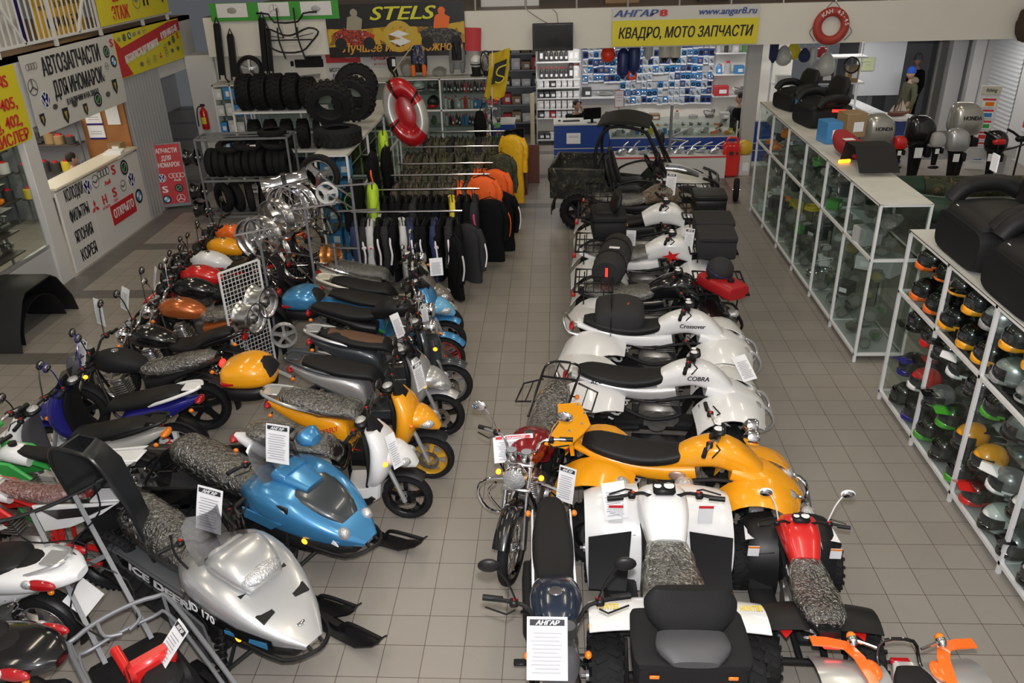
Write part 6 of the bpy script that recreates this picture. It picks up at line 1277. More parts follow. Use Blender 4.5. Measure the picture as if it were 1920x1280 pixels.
def garment(kind, label, loc, rz, m, L, var, group, strip=None, sleeve=None, band=None, thick=.05, patch=None):
	t = thing(kind, label, kind.replace('_', ' '), loc, rz, group); g, s, h, bd = garment_mesh(L, var, thick)
	part('cloth', recol(g, m, 0), None, t); part('hanger', h, None, t)
	if strip: part('sleeve_strip', recol(s, strip, 0), None, t)
	if band: part('chest_band', recol(bd, band, 0), None, t)
	if patch: part('patch', MB().ell((0, -.30, -.42), (.035, .012, .028), 10, 6).mm(1).ell((0, -.311, -.42), (.02, .004, .014), 8, 4), [paper, redink], t)
	return t
rails = [(-2.98, -1.34, 11.25, 1.24), (-2.78, -1.15, 11.95, 1.36), (-2.62, -1.05, 12.75, 1.36), (-2.62, -1.05, 13.45, 1.36), (-2.72, -1.02, 14.45, 1.40), (-2.55, -.98, 15.55, 1.42)]
rn = ['front', 'second', 'third', 'fourth', 'fifth', 'rearmost']
pal = [[(cb, 'black'), (cb, 'black'), (cb, 'black'), (dgc, 'dark grey'), (cb, 'black'), (navyc, 'dark blue')], [(cb, 'black'), (cb, 'black'), (dgc, 'dark grey'), (cb, 'black')], [(camob, 'brown camouflage'), (camog, 'green camouflage'), (camob, 'brown camouflage')], [(camog, 'green camouflage'), (camob, 'brown camouflage')], [(camog, 'green camouflage'), (olive, 'olive'), (camob, 'brown camouflage')], [(camob, 'brown camouflage'), (camog, 'green camouflage'), (olive, 'olive'), (dgc, 'grey')]]
for k, (x0, x1, y, z) in enumerate(rails):
	t = thing('clothes_rail', 'chrome clothes rail on castors, %s of the six' % rn[k], 'clothes rail', ((x0 + x1) / 2, y, 0)); hw = (x1 - x0) / 2
	part('bar', MB().cyl((-hw, 0, z), (hw, 0, z), .016, 10), chrome, t)
	for s in (-1, 1):
		part('upright', MB().cyl((s * (hw - .1), 0, .1), (s * (hw - .1), 0, z), .014, 8), chrome, t)
		part('foot', MB().tube([(s * (hw - .1), -.27, .08), (s * (hw - .1), -.2, .12), (s * (hw - .1), .2, .12), (s * (hw - .1), .27, .08)], .013, 8), chrome, t)
		for e in (-1, 1): part('castor', MB().cyl((s * (hw - .1) - .012, e * .27, .035), (s * (hw - .1) + .012, e * .27, .035), .034, 12), rubber, t)
	n = 14 if k < 2 else 15; random.seed(20 + k)
	for i in range(n):
		m, cn = random.choice(pal[k]); x = x0 + .08 + (x1 - x0 - .16) * i / (n - 1); kw = {}
		ex = ''
		if k == 0:
			if i in (2, 6): m, cn = whitec, 'white'
			if i in (1, 3, 5, 7, 9, 11, 12): kw['strip'] = refl; ex = ' with pale sleeve strip'
			if i in (1, 2, 11): kw['patch'] = 1; ex += ' and round patch'
		if k == 1 and i == 10: m, cn = yelc, 'yellow'
		if k == 1 and i == 13: kw['strip'] = pinkc; ex = ' with pink strip'
		if k == 2 and i in (2, 3, 5, 6, 8, 9, 11, 12): kw['band'] = refl; ex = ' with bright band'
		if k == 2 and i in (10, 12, 13): m, cn = hiorange, 'orange';
		if k == 3 and i in (12, 13): m, cn = hiorange, 'orange'
		garment('jacket' if k < 2 else 'camouflage_jacket' if 'camou' in cn else 'jacket', '%s jacket%s, %s from left on %s rail' % (cn, ex, nth(i), rn[k]), (x, y, z - .016), random.uniform(-.25, .25), m, .98 if k < 1 else .92, i % 5, 'jackets on the %s clothes rail' % rn[k], thick=.055 if k < 2 else .06, **kw)
# garments that hang at the ends of the rails
def ended(kind, label, loc, rz, m, L, var, **k): return garment(kind, label, loc, rz, m, L, var, None, thick=.09, **k)
ended('life_vest', 'large orange life vest facing the aisle at the end of the third rail', (-1.12, 12.45, 1.50), PI / 2 - .3, hiorange, .66, 1, band=cb); ended('life_vest', 'orange life vest with pale tape at the end of the fourth rail', (-.98, 13.1, 1.44), PI / 2 - .4, hiorange, .72, 2, band=refl)
ended('trousers', 'black trousers with orange patch hanging at the aisle end of the second rail', (-1.02, 12.2, 1.22), PI / 2 - .2, cb, 1.1, 3, strip=hiorange); ended('trousers', 'black padded trousers with pale stripes hanging at the aisle end of the third rail', (-.88, 12.75, 1.16), PI / 2 - .3, cb, 1.05, 4, strip=refl)
ended('trousers', 'black trousers with large white lettering at the aisle end of the front rail', (-1.45, 11.0, 1.06), .5, cb, 1.02, 2, strip=whitec); ended('trousers', 'black and grey trousers with pale zigzag strip at the aisle end of the front rail', (-1.24, 11.15, 1.18), .9, dgc, .95, 1, strip=refl)
ended('overall', 'dark green camouflage overall hanging at the aisle end of the fifth rail', (-.94, 13.85, 1.50), PI / 2 - .3, camog, 1.35, 3); rc = ended('raincoat', 'long yellow raincoat hanging at the aisle end of the rearmost rail', (-.78, 14.75, 1.62), PI / 2 - .4, raincoat, 1.32, 2)
ended('trousers', 'black ski trousers hung on the side of the tyre topped showcase', (-2.92, 11.45, 1.72), -.25, cb, 1.15, 1); ended('jacket', 'bright lime jacket with pale cuff band hung beside the black ski trousers', (-2.70, 11.72, 1.62), .2, hivis, .85, 2, band=refl)
ended('jacket', 'black and orange jacket hung high beside the showcase', (-2.80, 12.35, 1.92), .1, cb, .8, 3, strip=hiorange); ended('jacket', 'lime and black jacket hung below the red towing tube', (-2.82, 13.4, 2.02), .2, hivis, .9, 4, strip=cb); ended('jacket', 'black hooded jacket hung behind the lime jacket', (-2.72, 13.0, 1.85), .1, cb, .95, 1)
solo('glove_loop', MB().tube([(0, 0, 0), (-.07, -.02, -.1), (-.03, -.03, -.24), (.06, -.03, -.2), (.05, -.01, -.06)], .008, 6, 4, True), green, 'green cord loop hung over the black ski trousers', 'cord', (-2.88, 11.05, 1.58))
# red and silver towing tube
t = thing('towing_tube', 'red and silver inflatable towing tube standing above the clothes rails', 'towing tube', (-2.62, 14.55, 1.98)); t.rotation_euler = (-.12, -.30, .10)
tb = MB().lathe([(.42 + .16 * math.cos(a * PI / 8), .16 * math.sin(a * PI / 8)) for a in range(16)], 32, axis='y', closed=True); tb.v = [V((p.x * .62, p.y, p.z * 1.05)) for p in tb.v]; part('tube', tb, mat('red vinyl', (.45, .008, .015), .25, coat=.4, bump=.2, bscale=12), t)
for nm, a0, a1, m in (('silver_panel', 2.0, 3.3, mat('silver vinyl', (.60, .60, .58), .3, .5)), ('silver_panel', -.9, .2, mat('silver vinyl', (.60, .60, .58), .3, .5)), ('black_strap', 1.75, 1.9, black), ('black_strap', 3.4, 3.5, black), ('black_strap', .4, .5, black)):
	b = MB().lathe([(.42 + .167 * math.cos(a * PI / 8), .167 * math.sin(a * PI / 8)) for a in range(16)], 10, axis='y', closed=True, a0=a0, a1=a1); b.v = [V((p.x * .62, p.y, p.z * 1.05)) for p in b.v]; part(nm, b, m, t)
part('cover', MB().ell((0, 0, 0), (.20, .06, .34), 20, 10), mat('red vinyl', (.45, .008, .015), .25, coat=.4), t)
# desk with computer at the end of the aisle
t = thing('desk', 'small brown computer desk beside the blue counter', 'desk', (-.86, 16.6, 0)); wd = mat('red brown wood', (.13, .04, .025), .45, var=.2, vscale=5)
part('top', MB().box((0, 0, .80), (.55, .9, .03), .005), wd, t); part('side_panel', MB().box((.25, -.43, .4), (.03, .03, .8)).box((0, -.43, .08), (.5, .03, .1)).box((.25, .43, .4), (.5, .03, .8)), wd, t); part('shelf', MB().box((0, 0, .45), (.5, .85, .02)), wd, t); part('side_panel', MB().box((.26, 0, .4), (.025, .88, .8)), wd, t)
t = thing('monitor', 'black computer monitor on the small brown desk', 'monitor', (-.86, 16.55, .815), .5); part('screen', MB().box((0, 0, .26), (.46, .04, .32), .01), gloss, t); part('stand', MB().box((0, .02, .06), (.05, .05, .12)).box((0, .02, .01), (.22, .16, .02), .004), black, t)
# ---------------------------------------------------------------- helmets
_hm = {}
def helmet_meshes(kind):
	if kind in _hm: return _hm[kind]
	b = MB(); R1 = []
	n, m = 22, 14
	for i in range(m + 1):                       # shell: a sphere with a flattened bottom and a face opening pushed in
		t = PI * (.02 + .80 * i / m); r = []
		for j in range(n):
			a = 2 * PI * j / n; x, y, z = math.sin(t) * math.cos(a), math.sin(t) * math.sin(a), math.cos(t)
			fr = max(0, x) ** 1.5; k = .155 if kind != 'open' else .145
			zz = z * .135
			if kind == 'open' and z < -.05 and x > .2: x *= .72
			if kind in ('full', 'cross') and z < -.30: x *= 1 + (.30 if kind == 'cross' else .12) * fr * min(1, (-z - .3) * 3)
			r.append(V((x * k, y * .122, zz)))
		R1.append(r)
	b.rings(R1); sh = b.mesh('shell', white, 60)
	v = MB(); G = []
	for i in range(5):
		z = .052 - i * .026; r = []
		for j in range(11): a = R_(-78 + 15.6 * j); r.append((.162 * math.cos(a) * math.sqrt(max(.1, 1 - (z / .15) ** 2)) + .002, .128 * math.sin(a) * math.sqrt(max(.1, 1 - (z / .15) ** 2)), z))
		G.append(r)
	vi = v.sheet(G, .003).mesh('visor', darkglass if 0 else mat('smoke visor', (.03, .032, .035), .08, coat=.6))
	p = MB().sheet([[(.09 + .13 * k, s * (.10 - .02 * k), .10 + .015 * k - .03 * abs(s)) for s in (-1, -.5, 0, .5, 1)] for k in (0, .5, 1, 1.15)][::-1], .006).mesh('peak', white)
	c = MB().body([(.01, -.062, .116, .05, 0), (.08, -.068, .108, .05, 0), (.14, -.066, .076, .044, 0), (.172, -.062, .035, .03, 0)], 2.4, 16).mesh('chin_bar', white)
	tr = MB().lathe([(.123, -.012), (.127, 0), (.123, .012)], 22, (0, 0, 0)); tr.v = [V((q.x * 1.19, q.y * .955, q.z - .045)) for q in tr.v]
	_hm[kind] = (sh, vi, p, c, tr.mesh('trim_band', red)); return _hm[kind]
HC = {'black': gloss, 'white': white, 'red': red, 'yellow': yellow, 'orange': orange, 'grey': mat('grey helmet', (.22, .22, .23), .25, .3, coat=.5), 'silver': silver, 'green': mat('green gloss', (.06, .35, .03), .2, coat=.5), 'blue': navy, 'lime': mat('lime gloss', (.40, .62, .03), .22, coat=.5)}
def helmet(kind, label, loc, rz, col, trim, group, sc_=1.):
	t = thing('helmet', label, 'helmet', loc, rz, group); t.scale = (sc_,) * 3
	sh, vi, p, c, tr = helmet_meshes(kind); part('shell', recol(sh, HC[col], 0), None, t)
	if kind != 'open': part('visor', vi, None, t); part('chin_bar', recol(c, HC[trim], 0), None, t)
	if kind == 'cross': part('peak', recol(p, HC[trim], 0), None, t)
	part('trim_band', recol(tr, HC[trim], 0), None, t); return t
# ---------------------------------------------------------------- showcase of helmets and bottles at the back
showcase('showcase', 'white framed glass showcase of helmets, bottles and sprays, below the child seats', -3.36, -1.36, 17.18, 17.64, (.10, .62, 1.16, 1.50, 1.82, 2.12), (-3.34, -2.36, -1.38))
for i, (x, z, k, c, tc) in enumerate(((-3.16, 1.96, 'full', 'grey', 'black'), (-2.82, 1.96, 'open', 'white', 'black'), (-2.52, 1.96, 'full', 'silver', 'grey'), (-3.16, 1.64, 'full', 'blue', 'red'), (-2.54, 1.64, 'full', 'black', 'red'))): helmet(k, '%s helmet, %s from the left on the %s shelf of the bottle showcase' % (c, nth(i % 3), 'top' if i < 3 else 'second'), (x, 17.4, z), -PI / 2 - .3, c, tc, 'helmets in the bottle showcase')
solo('warning_triangle', MB().ext([(-.09, 0), (.09, 0), (0, .16)], .02, .004), mat('bright yellow card', (.85, .60, .03), .5), 'yellow warning triangle pack on the second shelf of the bottle showcase', 'warning triangle', (-2.80, 17.28, 1.51))
random.seed(8)
for r_, (z, ks) in enumerate(((1.826, ('bottle', 'bottle')), (1.506, ('can', 'can', 'jug')), (1.166, ('can', 'bottle')))):
	for i in range(13): k = random.choice(ks); item(k, random.choice((0, 0, 2, 1, 3, 6) if k != 'bottle' else (0, 0, 0, 2)), '%s, %s from the left on the %s shelf of the bottle showcase' % ({'bottle': 'dark oil bottle', 'can': 'spray can', 'jug': 'oil jug'}[k], nth(i), nth(r_)), k if k != 'can' else 'spray can', (-2.28 + i * .068, 17.32 + .08 * (i % 2), z), (.062, .062, .20 + .05 * (i % 3 == 0)) if k != 'jug' else (.09, .06, .2), 0, 'bottles and sprays in the bottle showcase')
for i in range(3): item('bag', i + 2, 'packed accessories card, %s from the left on the third shelf of the bottle showcase' % nth(i), 'accessory pack', (-3.15 + i * .3, 17.36, 1.17), (.14, .1, .22), 0, 'packs in the bottle showcase')
for i in range(3): item('box', 0, 'dark box at the bottom right of the bottle showcase, %s from the left' % nth(i), 'carton', (-2.0 + i * .27, 17.4, .63), (.22, .2, .18), 0, 'dark boxes in the bottle showcase')
def childseat(label, loc, m, cush):
	t = thing('child_seat', label, 'child seat', loc, 0)
	part('shell', MB().body([(0, .0, .15, .10, 1.57), (0, .20, .17, .09, 1.6), (.02, .42, .15, .07, 1.65), (.03, .58, .11, .05, 1.7)], 3.4, 18), m, t, rot=(0, 0, PI / 2))
	part('cushion', MB().body([(-.08, .18, .10, .04, 1.57), (-.075, .36, .10, .04, 1.6), (-.06, .52, .07, .03, 1.65)], 3.4, 16), cush, t, rot=(0, 0, PI / 2))
	for s in (-1, 1): part('leg_rest', MB().box((s * .11, -.11, .04), (.08, .10, .22), .02), orange if cush != leather else m, t)
	part('harness', MB().bar((-.05, -.10, .50), (.0, -.125, .22), .025, .01).bar((.05, -.10, .50), (.0, -.125, .22), .025, .01), black, t); return t
childseat('black child seat with chequered cushion on top of the bottle showcase', (-2.78, 17.42, 2.24), gloss, ramp('chequered cloth', [(0, (.03, .04, .12)), (.5, (.10, .14, .30)), (.6, (.4, .25, .05))], 25, .8))
childseat('grey child seat with black cushion on top of the bottle showcase', (-2.0, 17.42, 2.28), mat('grey plastic', (.16, .17, .18), .45), leather)
for i, (x, l) in enumerate(((-3.3, 'pair of black boots with white label'), )):
	t = thing('boots', l + ' on top of the bottle showcase', 'boots', (x + .02, 17.4, 2.14), -.2)
	for s in (-1, 1): part('boot', MB().body([(s * 0, .04, .05, .04, 0), (.0, .05, .05, .045, .4), (-.06, .18, .055, .05, 1.5), (-.07, .38, .06, .06, 1.57)], 2.6, 14, y=s * .08), leather, t)
	part('label', MB().box((-.0, -.10, .30), (.11, .004, .14)), paper, t)
item('bag', 6, 'clear bag of chrome parts between the boots and the child seat', 'wrapped goods', (-3.04, 17.4, 2.135), (.26, .2, .40))
item('bag', 1, 'clear wrapped saddle between the two child seats', 'wrapped goods', (-2.38, 17.4, 2.135), (.30, .2, .22))
helmet('open', 'white helmet on the black stand at the right end of the bottle showcase', (-1.62, 17.38, 2.42), -PI / 2, 'white', 'black', None); solo('display_stand', MB().lathe([(0, 0), (.13, 0), (.13, .02), (.09, .05), (.10, .18), (0, .18)], 18), satin, 'black round stand under the white helmet', 'stand', (-1.62, 17.38, 2.135))
t = thing('convex_mirror', 'round convex mirror standing at the right end of the bottle showcase', 'mirror', (-1.42, 17.3, 2.42), .9); part('mirror_face', MB().ell((0, 0, 0), (.14, .03, .20), 22, 8), mirrorm, t); part('rim', MB().tube([(.145 * math.cos(i * PI / 12), -.0, .205 * math.sin(i * PI / 12)) for i in range(24)], .014, 6, 0, True), black, t); part('foot', MB().box((0, 0, -.23), (.1, .08, .08), .01), black, t)
solo('pole', MB().cyl((0, 0, 0), (.55, .05, .62), .014, 8), mat('pale wood', (.5, .42, .28), .5), 'thin pale pole leaning on the top of the bottle showcase', 'pole', (-3.42, 17.3, 2.14))
# flag beside the passage
t = thing('flag', 'yellow flag with black square emblem hanging beside the passage', 'flag', (-1.28, 17.05, 1.62)); G = []
for i in range(9): G.append([(-.04 + .42 * v + .10 * math.sin(v * 6 + i * .4) * .3 - .02 * i, .05 * math.sin(v * 9 + i * .5), .98 - .115 * i + .10 * v) for v in (0, .2, .4, .6, .8, 1)])
part('cloth', MB().sheet(G, .004), mat('yellow flag cloth', (.66, .46, .02), .7), t)
part('emblem', MB().sheet([[(.06 + .25 * v - .02 * i, -.07 + .02 * v, .80 - .10 * i + .09 * v) for v in (0, .5, 1)] for i in range(5)], .004), ink, t); part('emblem_curve', MB().tube([(.30, -.09, .78), (.14, -.09, .72), (.10, -.09, .60), (.24, -.09, .54), (.16, -.09, .44), (.06, -.09, .46)], .016, 6, 4), yelc, t); part('pole', MB().cyl((-.06, .02, -.6), (.02, .02, 1.02), .012, 8), whitep, t)
# accessory stand at the end of the rails
t = thing('accessory_stand', 'revolving stand of chrome mirrors, black gloves and accessories beside the flag', 'display stand', (-1.30, 16.75, 0)); part('pole', MB().cyl((0, 0, 0), (0, 0, 1.85), .02, 8).lathe([(0, 0), (.2, 0), (.2, .03), (0, .03)], 16), chrome, t); random.seed(5)
for i in range(26): a = random.uniform(0, 6.3); z = random.uniform(.9, 1.8); part('accessory', item_mesh(random.choice(('part', 'lamp', 'bag')), random.randint(0, 4)), None, t, loc=(.14 * math.cos(a), .14 * math.sin(a), z)).scale = (.10,) * 3
t = thing('backpack', 'black backpack hanging on the accessory stand', 'backpack', (-1.52, 16.6, 1.30)); part('body', MB().body([(0, -.25, .10, .08, 1.57), (0, -.15, .15, .12, 1.57), (0, .1, .15, .12, 1.57), (0, .28, .09, .06, 1.57)], 3, 16), cb, t); part('strap', MB().tube([(0, 0, .28), (.05, .1, .4), (.12, .1, .4)], .012, 6, 2), black, t); part('label', MB().box((.02, -.125, .1), (.05, .004, .03)), paper, t)
# wall goods above the tyres
t = thing('bull_bar', 'black tubular quad bumper with two wide wings hung on the upper back wall', 'bumper', (-5.35, 17.34, 3.0))
part('tube_frame', MB().tube([(-.58, 0, .0), (-.42, -.04, .14), (-.1, -.06, .02), (.1, -.06, .02), (.42, -.04, .14), (.60, 0, .06), (.45, -.03, -.12), (.22, -.06, -.30), (-.22, -.06, -.30), (-.48, -.03, -.14)], .018, 8, 3, True).tube([(-.2, -.06, .16), (-.2, -.07, -.1), (-.12, -.05, -.44)], .018, 8, 3).tube([(.2, -.06, .16), (.2, -.07, -.1), (.28, -.05, -.44)], .018, 8, 3).bar((-.44, -.04, -.08), (.46, -.04, -.08), .025).bar((-.5, -.03, .02), (-.1, -.05, -.04), .014).bar((.5, -.03, .04), (.1, -.05, -.04), .014), black, t)
t = thing('bull_bar', 'smaller black bumper hoop hung above the wide bumper', 'bumper', (-5.35, 17.34, 3.38)); part('tube_frame', MB().tube([(-.6, 0, .05), (-.35, -.03, .03), (-.25, -.05, -.12), (.22, -.05, -.12), (.35, -.03, .03), (.62, 0, .05)], .018, 8, 2).tube([(-.17, -.04, .14), (-.17, -.05, -.2), (-.1, -.05, -.42)], .016, 8, 2).tube([(.17, -.04, .14), (.17, -.05, -.2), (.17, -.05, -.42)], .016, 8, 2), black, t)
for i, (x, h, zz) in enumerate(((-6.85, 1.22, 2.22), (-6.60, 1.02, 2.20), (-5.92, 1.24, 2.28), (-5.84, 1.0, 2.30))):
	t = thing('side_rail', ('tall black footrail leaning on the wall at far left', 'shorter black footrail beside the tall left one', 'tall black footrail right of the spare wheel', 'shorter black footrail overlapping the tall right one')[i], 'footrail', (x, 17.30, zz - .06)); t.rotation_euler = (.0, .07, 0)
	part('tube', MB().tube([(-.06, 0, .02), (-.06, 0, h - .15), (0, 0, h), (.06, 0, h - .15), (.06, 0, .05), (.16, -.10, 0)], .018, 8, 1), black, t); part('mesh', MB().box((0, 0, h / 2), (.09, .008, h * .82)), satin, t)
t = thing('spare_wheel', 'black tyre on five spoke alloy rim standing on the corner showcase', 'wheel', (-6.28, 17.40, 2.37), .1); ty, rm = wheel_mesh(.27, .16, 'cast5', alu, ''); part('rim', rm, None, t); part('tyre', ty, None, t)
t = thing('winch_plate', 'black winch mounting plate hung on the wall below the bumpers', 'mounting plate', (-5.15, 17.785, 2.40)); part('plate', MB().box((0, 0, 0), (.60, .03, .16), .01).box((.1, 0, .1), (.35, .03, .08), .01).box((-.36, 0, .0), (.06, .05, .1), .01), satin, t)
t = thing('skid_plate', 'silver aluminium skid plate with cut slots below the winch plate', 'skid plate', (-5.25, 17.66, 2.14)); part('plate', MB().ext([(-.35, .02), (.35, .07), (.30, -.07), (-.30, -.10)], .02, .004), steel, t); part('slots', MB().bar((-.1, -.014, .03), (-.02, -.014, -.06), .012).bar((.02, -.014, .03), (-.02, -.014, -.06), .012).bar((.1, -.014, .03), (.06, -.014, -.06), .012), ink, t)
t = sign('poster', 'red and white credit poster with black lettering on the back wall', 'poster', (-4.42, 17.77, 2.32), .72, .56, 0, mat('poster white', (.62, .62, .62), .6)); part('red_field', MB().box((0, -.012, .18), (.72, .004, .20)), bannr, t); text('МОТОТЕХНИКА', t, (.0, -.016, -.10), .08, ink, bold=.02, width=.62); text('В КРЕДИТ', t, (.0, -.016, -.22), .08, ink, bold=.02, width=.5); text('8-800-700', t, (.16, -.016, .17), .04, paper)
t = sign('poster', 'white poster with red credit lettering beside the boots', 'poster', (-3.62, 17.77, 2.42), .75, .26, 0, mat('poster white', (.62, .62, .62), .6)); text('Кредиты', t, (0, -.016, .03), .09, redink, bold=.03, width=.42); text('на любой вкус', t, (.04, -.016, -.08), .05, redink, width=.4)
t = thing('fire_extinguisher', 'red fire extinguisher with yellow label hung on the white pillar', 'fire extinguisher', (-7.52, 17.62, 1.12)); part('cylinder', MB().lathe([(0, 0), (.07, 0), (.08, .03), (.08, .36), (.05, .42), (.025, .44), (.025, .48)], 18), red, t); part('label', MB().lathe([(.082, .12), (.082, .26)], 10, a0=-2.2, a1=-.9), bann, t); part('hose', MB().tube([(0, 0, .48), (-.10, -.02, .46), (-.15, 0, .30), (-.16, 0, .06)], .012, 6, 3), black, t); part('valve', MB().box((0, 0, .5), (.10, .03, .05), .01), ink, t)
# ---------------------------------------------------------------- store passage
sr = angle_rack('storage_rack', 'grey steel storage rack of cartons in the passage behind', -1.45, -.35, 21.6, 22.1, (.3, .75, 1.2, 1.6, 2.0, 2.4), greytube, cat='storage rack', deck=(.3, .75, 1.2, 1.6, 2.0)); random.seed(12)
for r_, z in enumerate((.31, .76, 1.21, 1.61, 2.01)):
	for i in range(4): c = random.choice((6, 6, 0, 2, 7)); item('box', c, '%s carton, %s from the left on the %s shelf of the passage rack' % (('black', 'pale', 'red', '', '', '', 'white', 'brown')[c], nth(i), nth(r_)), 'carton', (-1.28 + i * .255, 21.85, z), (.22, .3, random.uniform(.16, .3)), 0, 'cartons on the passage rack')
solo('wood_board', MB().box((0, 0, .65), (.10, .03, 1.3), .004), mat('pale wood', (.42, .26, .14), .5), 'tall brown wooden board leaning beside the oil shelves', 'board', (-.58, 20.1, 0))
# ---------------------------------------------------------------- oil shelves
SY = 20.35
zs = [PY(1040, y, SY).z for y in (117, 150, 165, 185, 205, 222, 262)]; xl, xr = PY(1006, 150, SY).x, PY(1088, 150, SY).x
t = thing('wall_shelves', 'white wall shelves of oil bottles and boxes behind the desk', 'shelf unit', ((xl + xr) / 2, SY + .2, 0)); hw = (xr - xl) / 2
for z in zs: part('shelf', MB().box((0, 0, z), (2 * hw, .42, .03), .004), whitep, t)
for s in (-1, 1): part('side_panel', MB().box((s * hw, .15, 1.2), (.03, .2, 2.4)), whitep, t)
random.seed(4)
for r_ in (0, 1):
	for i in range(8):
		big = i in (0, 6, 7) and r_ == 0 or i in (6, 7); k = 'jug' if big else 'bottle'
		item(k, 0 if random.random() < .8 else 6, '%s oil %s, %s from the left on the %s oil shelf' % ('black', k, nth(i), ('top', 'second')[r_]), 'oil bottle', (xl + .12 + i * (2 * hw - .22) / 7, SY + .1, zs[r_] + .015), (.16, .16, .36) if big else (.105, .105, .27), 0, 'oil bottles on the wall shelves')
for r_ in (2, 3, 4, 5, 6):
	for i in range(7): c = (6, 6, 0, 6, 6, 6, 6) if r_ == 2 else (0, 0, 0, 6, 6, 6, 6) if r_ == 3 else (6,) * 7 if r_ == 4 else (0, 6, 2, 6, 6, 6, 6) if r_ == 5 else (0, 0, 6, 0, 0, 6, 0); item('box', c[i], '%s box, %s from the left on the %s shelf of the oil shelves' % ({0: 'black', 6: 'white', 2: 'dark red'}[c[i]], nth(i), nth(r_)), 'box', (xl + .10 + i * (2 * hw - .2) / 6, SY + .12, zs[r_] + .015), (.17, .25, .15 + .04 * (r_ == 4)), 0, 'boxes on the oil shelves')
# ---------------------------------------------------------------- pegboard wall of packed parts
WY = 20.78; x0, x1 = PY(1092, 150, WY).x, PY(1335, 150, WY).x
pgm = mat('pegboard white', (.52, .53, .55), .6); t = thing('pegboard', 'white pegboard wall covered with packed small parts', 'pegboard', ((x0 + x1) / 2, WY, 1.75)); part('board', MB().box((0, 0, 0), (x1 - x0 + .1, .02, 1.75)), pgm, t)
for i in range(9): part('hook_rail', MB().box((0, -.02, -.70 + i * .18), (x1 - x0, .015, .012)), greytube, t)
_pk = []
for c in range(6):
	b = MB().box((0, 0, -.075), (.10, .004, .15)).mm(1).box((0, -.003, -.135), (.10, .003, .03)).mm(2)
	random.seed(c)
	if c % 3 == 0: b.lathe([(.03 + .01 * math.cos(a), .01 * math.sin(a)) for a in (0, 1.5, 3, 4.5)], 14, (0, -.016, -.07), 'y', True)
	elif c % 3 == 1: b.box((0, -.018, -.06), (.06, .028, .07), .012)
	else: b.cyl((-.02, -.018, -.04), (.02, -.018, -.10), .016, 8)
	_pk.append(b.mesh('pack', [(blueled, mat('card navy', (.03, .07, .28), .4), mat('card clear', (.45, .52, .60), .25))[c % 3], paper, (chrome, satin, dsteel)[(c + c // 3) % 3]]))
random.seed(9); cols = 24
for r_ in range(9):
	for i in range(cols):
		x = x0 + .06 + (x1 - x0 - .12) * i / (cols - 1)
		if (i < 7 and r_ > 5) or random.random() < .07: continue
		o = solo('blister_pack', _pk[random.randint(0, 5)], None, 'small packed part, %s from the left in the %s row of the pegboard' % (nth(i), nth(r_)), 'blister pack', (x + random.uniform(-.01, .01), WY - .05 - .02 * random.random(), 2.49 - r_ * .18), random.uniform(-.3, .3), 'packed parts on the pegboard'); k = random.uniform(1.1, 1.4); o.scale = (k, 1, k * .95)
t = thing('wall_shelf', 'white shelf on the pegboard above the clerk', 'shelf', ((x0 + x0 + .95) / 2, WY - .2, PY(1130, 181, WY - .2).z)); part('board', MB().box((0, 0, 0), (1.05, .36, .03)), whitep, t); zz = t.location.z
item('box', 0, 'black and red box on the pegboard shelf', 'carton', (x0 + .1, WY - .2, zz + .016), (.22, .2, .2)); item('bag', 1, 'grey wrapped cable set on the pegboard shelf', 'wrapped goods', (x0 + .55, WY - .2, zz + .016), (.5, .25, .14))
# shelves between pegboard and column
sx0, sx1 = PY(1337, 150, 20.5).x, PY(1412, 150, 20.5).x; z3 = [PY(1370, y, 20.5).z for y in (99, 139, 179)]
t = thing('wall_shelves', 'white shelves of boating goods right of the pegboard', 'shelf unit', ((sx0 + sx1) / 2, 20.6, 0))
for z in z3: part('shelf', MB().box((0, 0, z), (sx1 - sx0, .4, .03)), whitep, t)
for i, (k, c, x, r_, s, l) in enumerate((('can', 1, .08, 0, (.12, .12, .2), 'grey tin'), ('can', 0, .25, 0, (.10, .10, .22), 'dark tin'), ('box', 6, .45, 0, (.14, .2, .2), 'white box'), ('can', 4, .66, 0, (.1, .1, .2), 'green tin'), ('jug', 3, .12, 1, (.14, .14, .22), 'blue jug'), ('can', 1, .32, 1, (.16, .16, .28), 'grey tin'), ('box', 3, .58, 1, (.22, .2, .18), 'blue case'), ('box', 2, .20, 2, (.34, .22, .22), 'grey and red cool bag'), ('part', 1, .62, 2, (.26, .2, .2), 'wrapped winch'))): item(k, c, l + ' on the %s shelf right of the pegboard, %s item' % (nth(r_), nth(i)), 'goods', (sx0 + x, 20.5, z3[r_] + .016), s)
o = solo('wire_reel', MB().lathe([(0, -.03), (.15, -.03), (.15, -.02), (.06, -.015), (.06, .015), (.15, .02), (.15, .03), (0, .03)], 24, axis='y'), white, 'round white reel on the second shelf right of the pegboard', 'reel', (sx0 + .86, 20.42, z3[1] + .17))
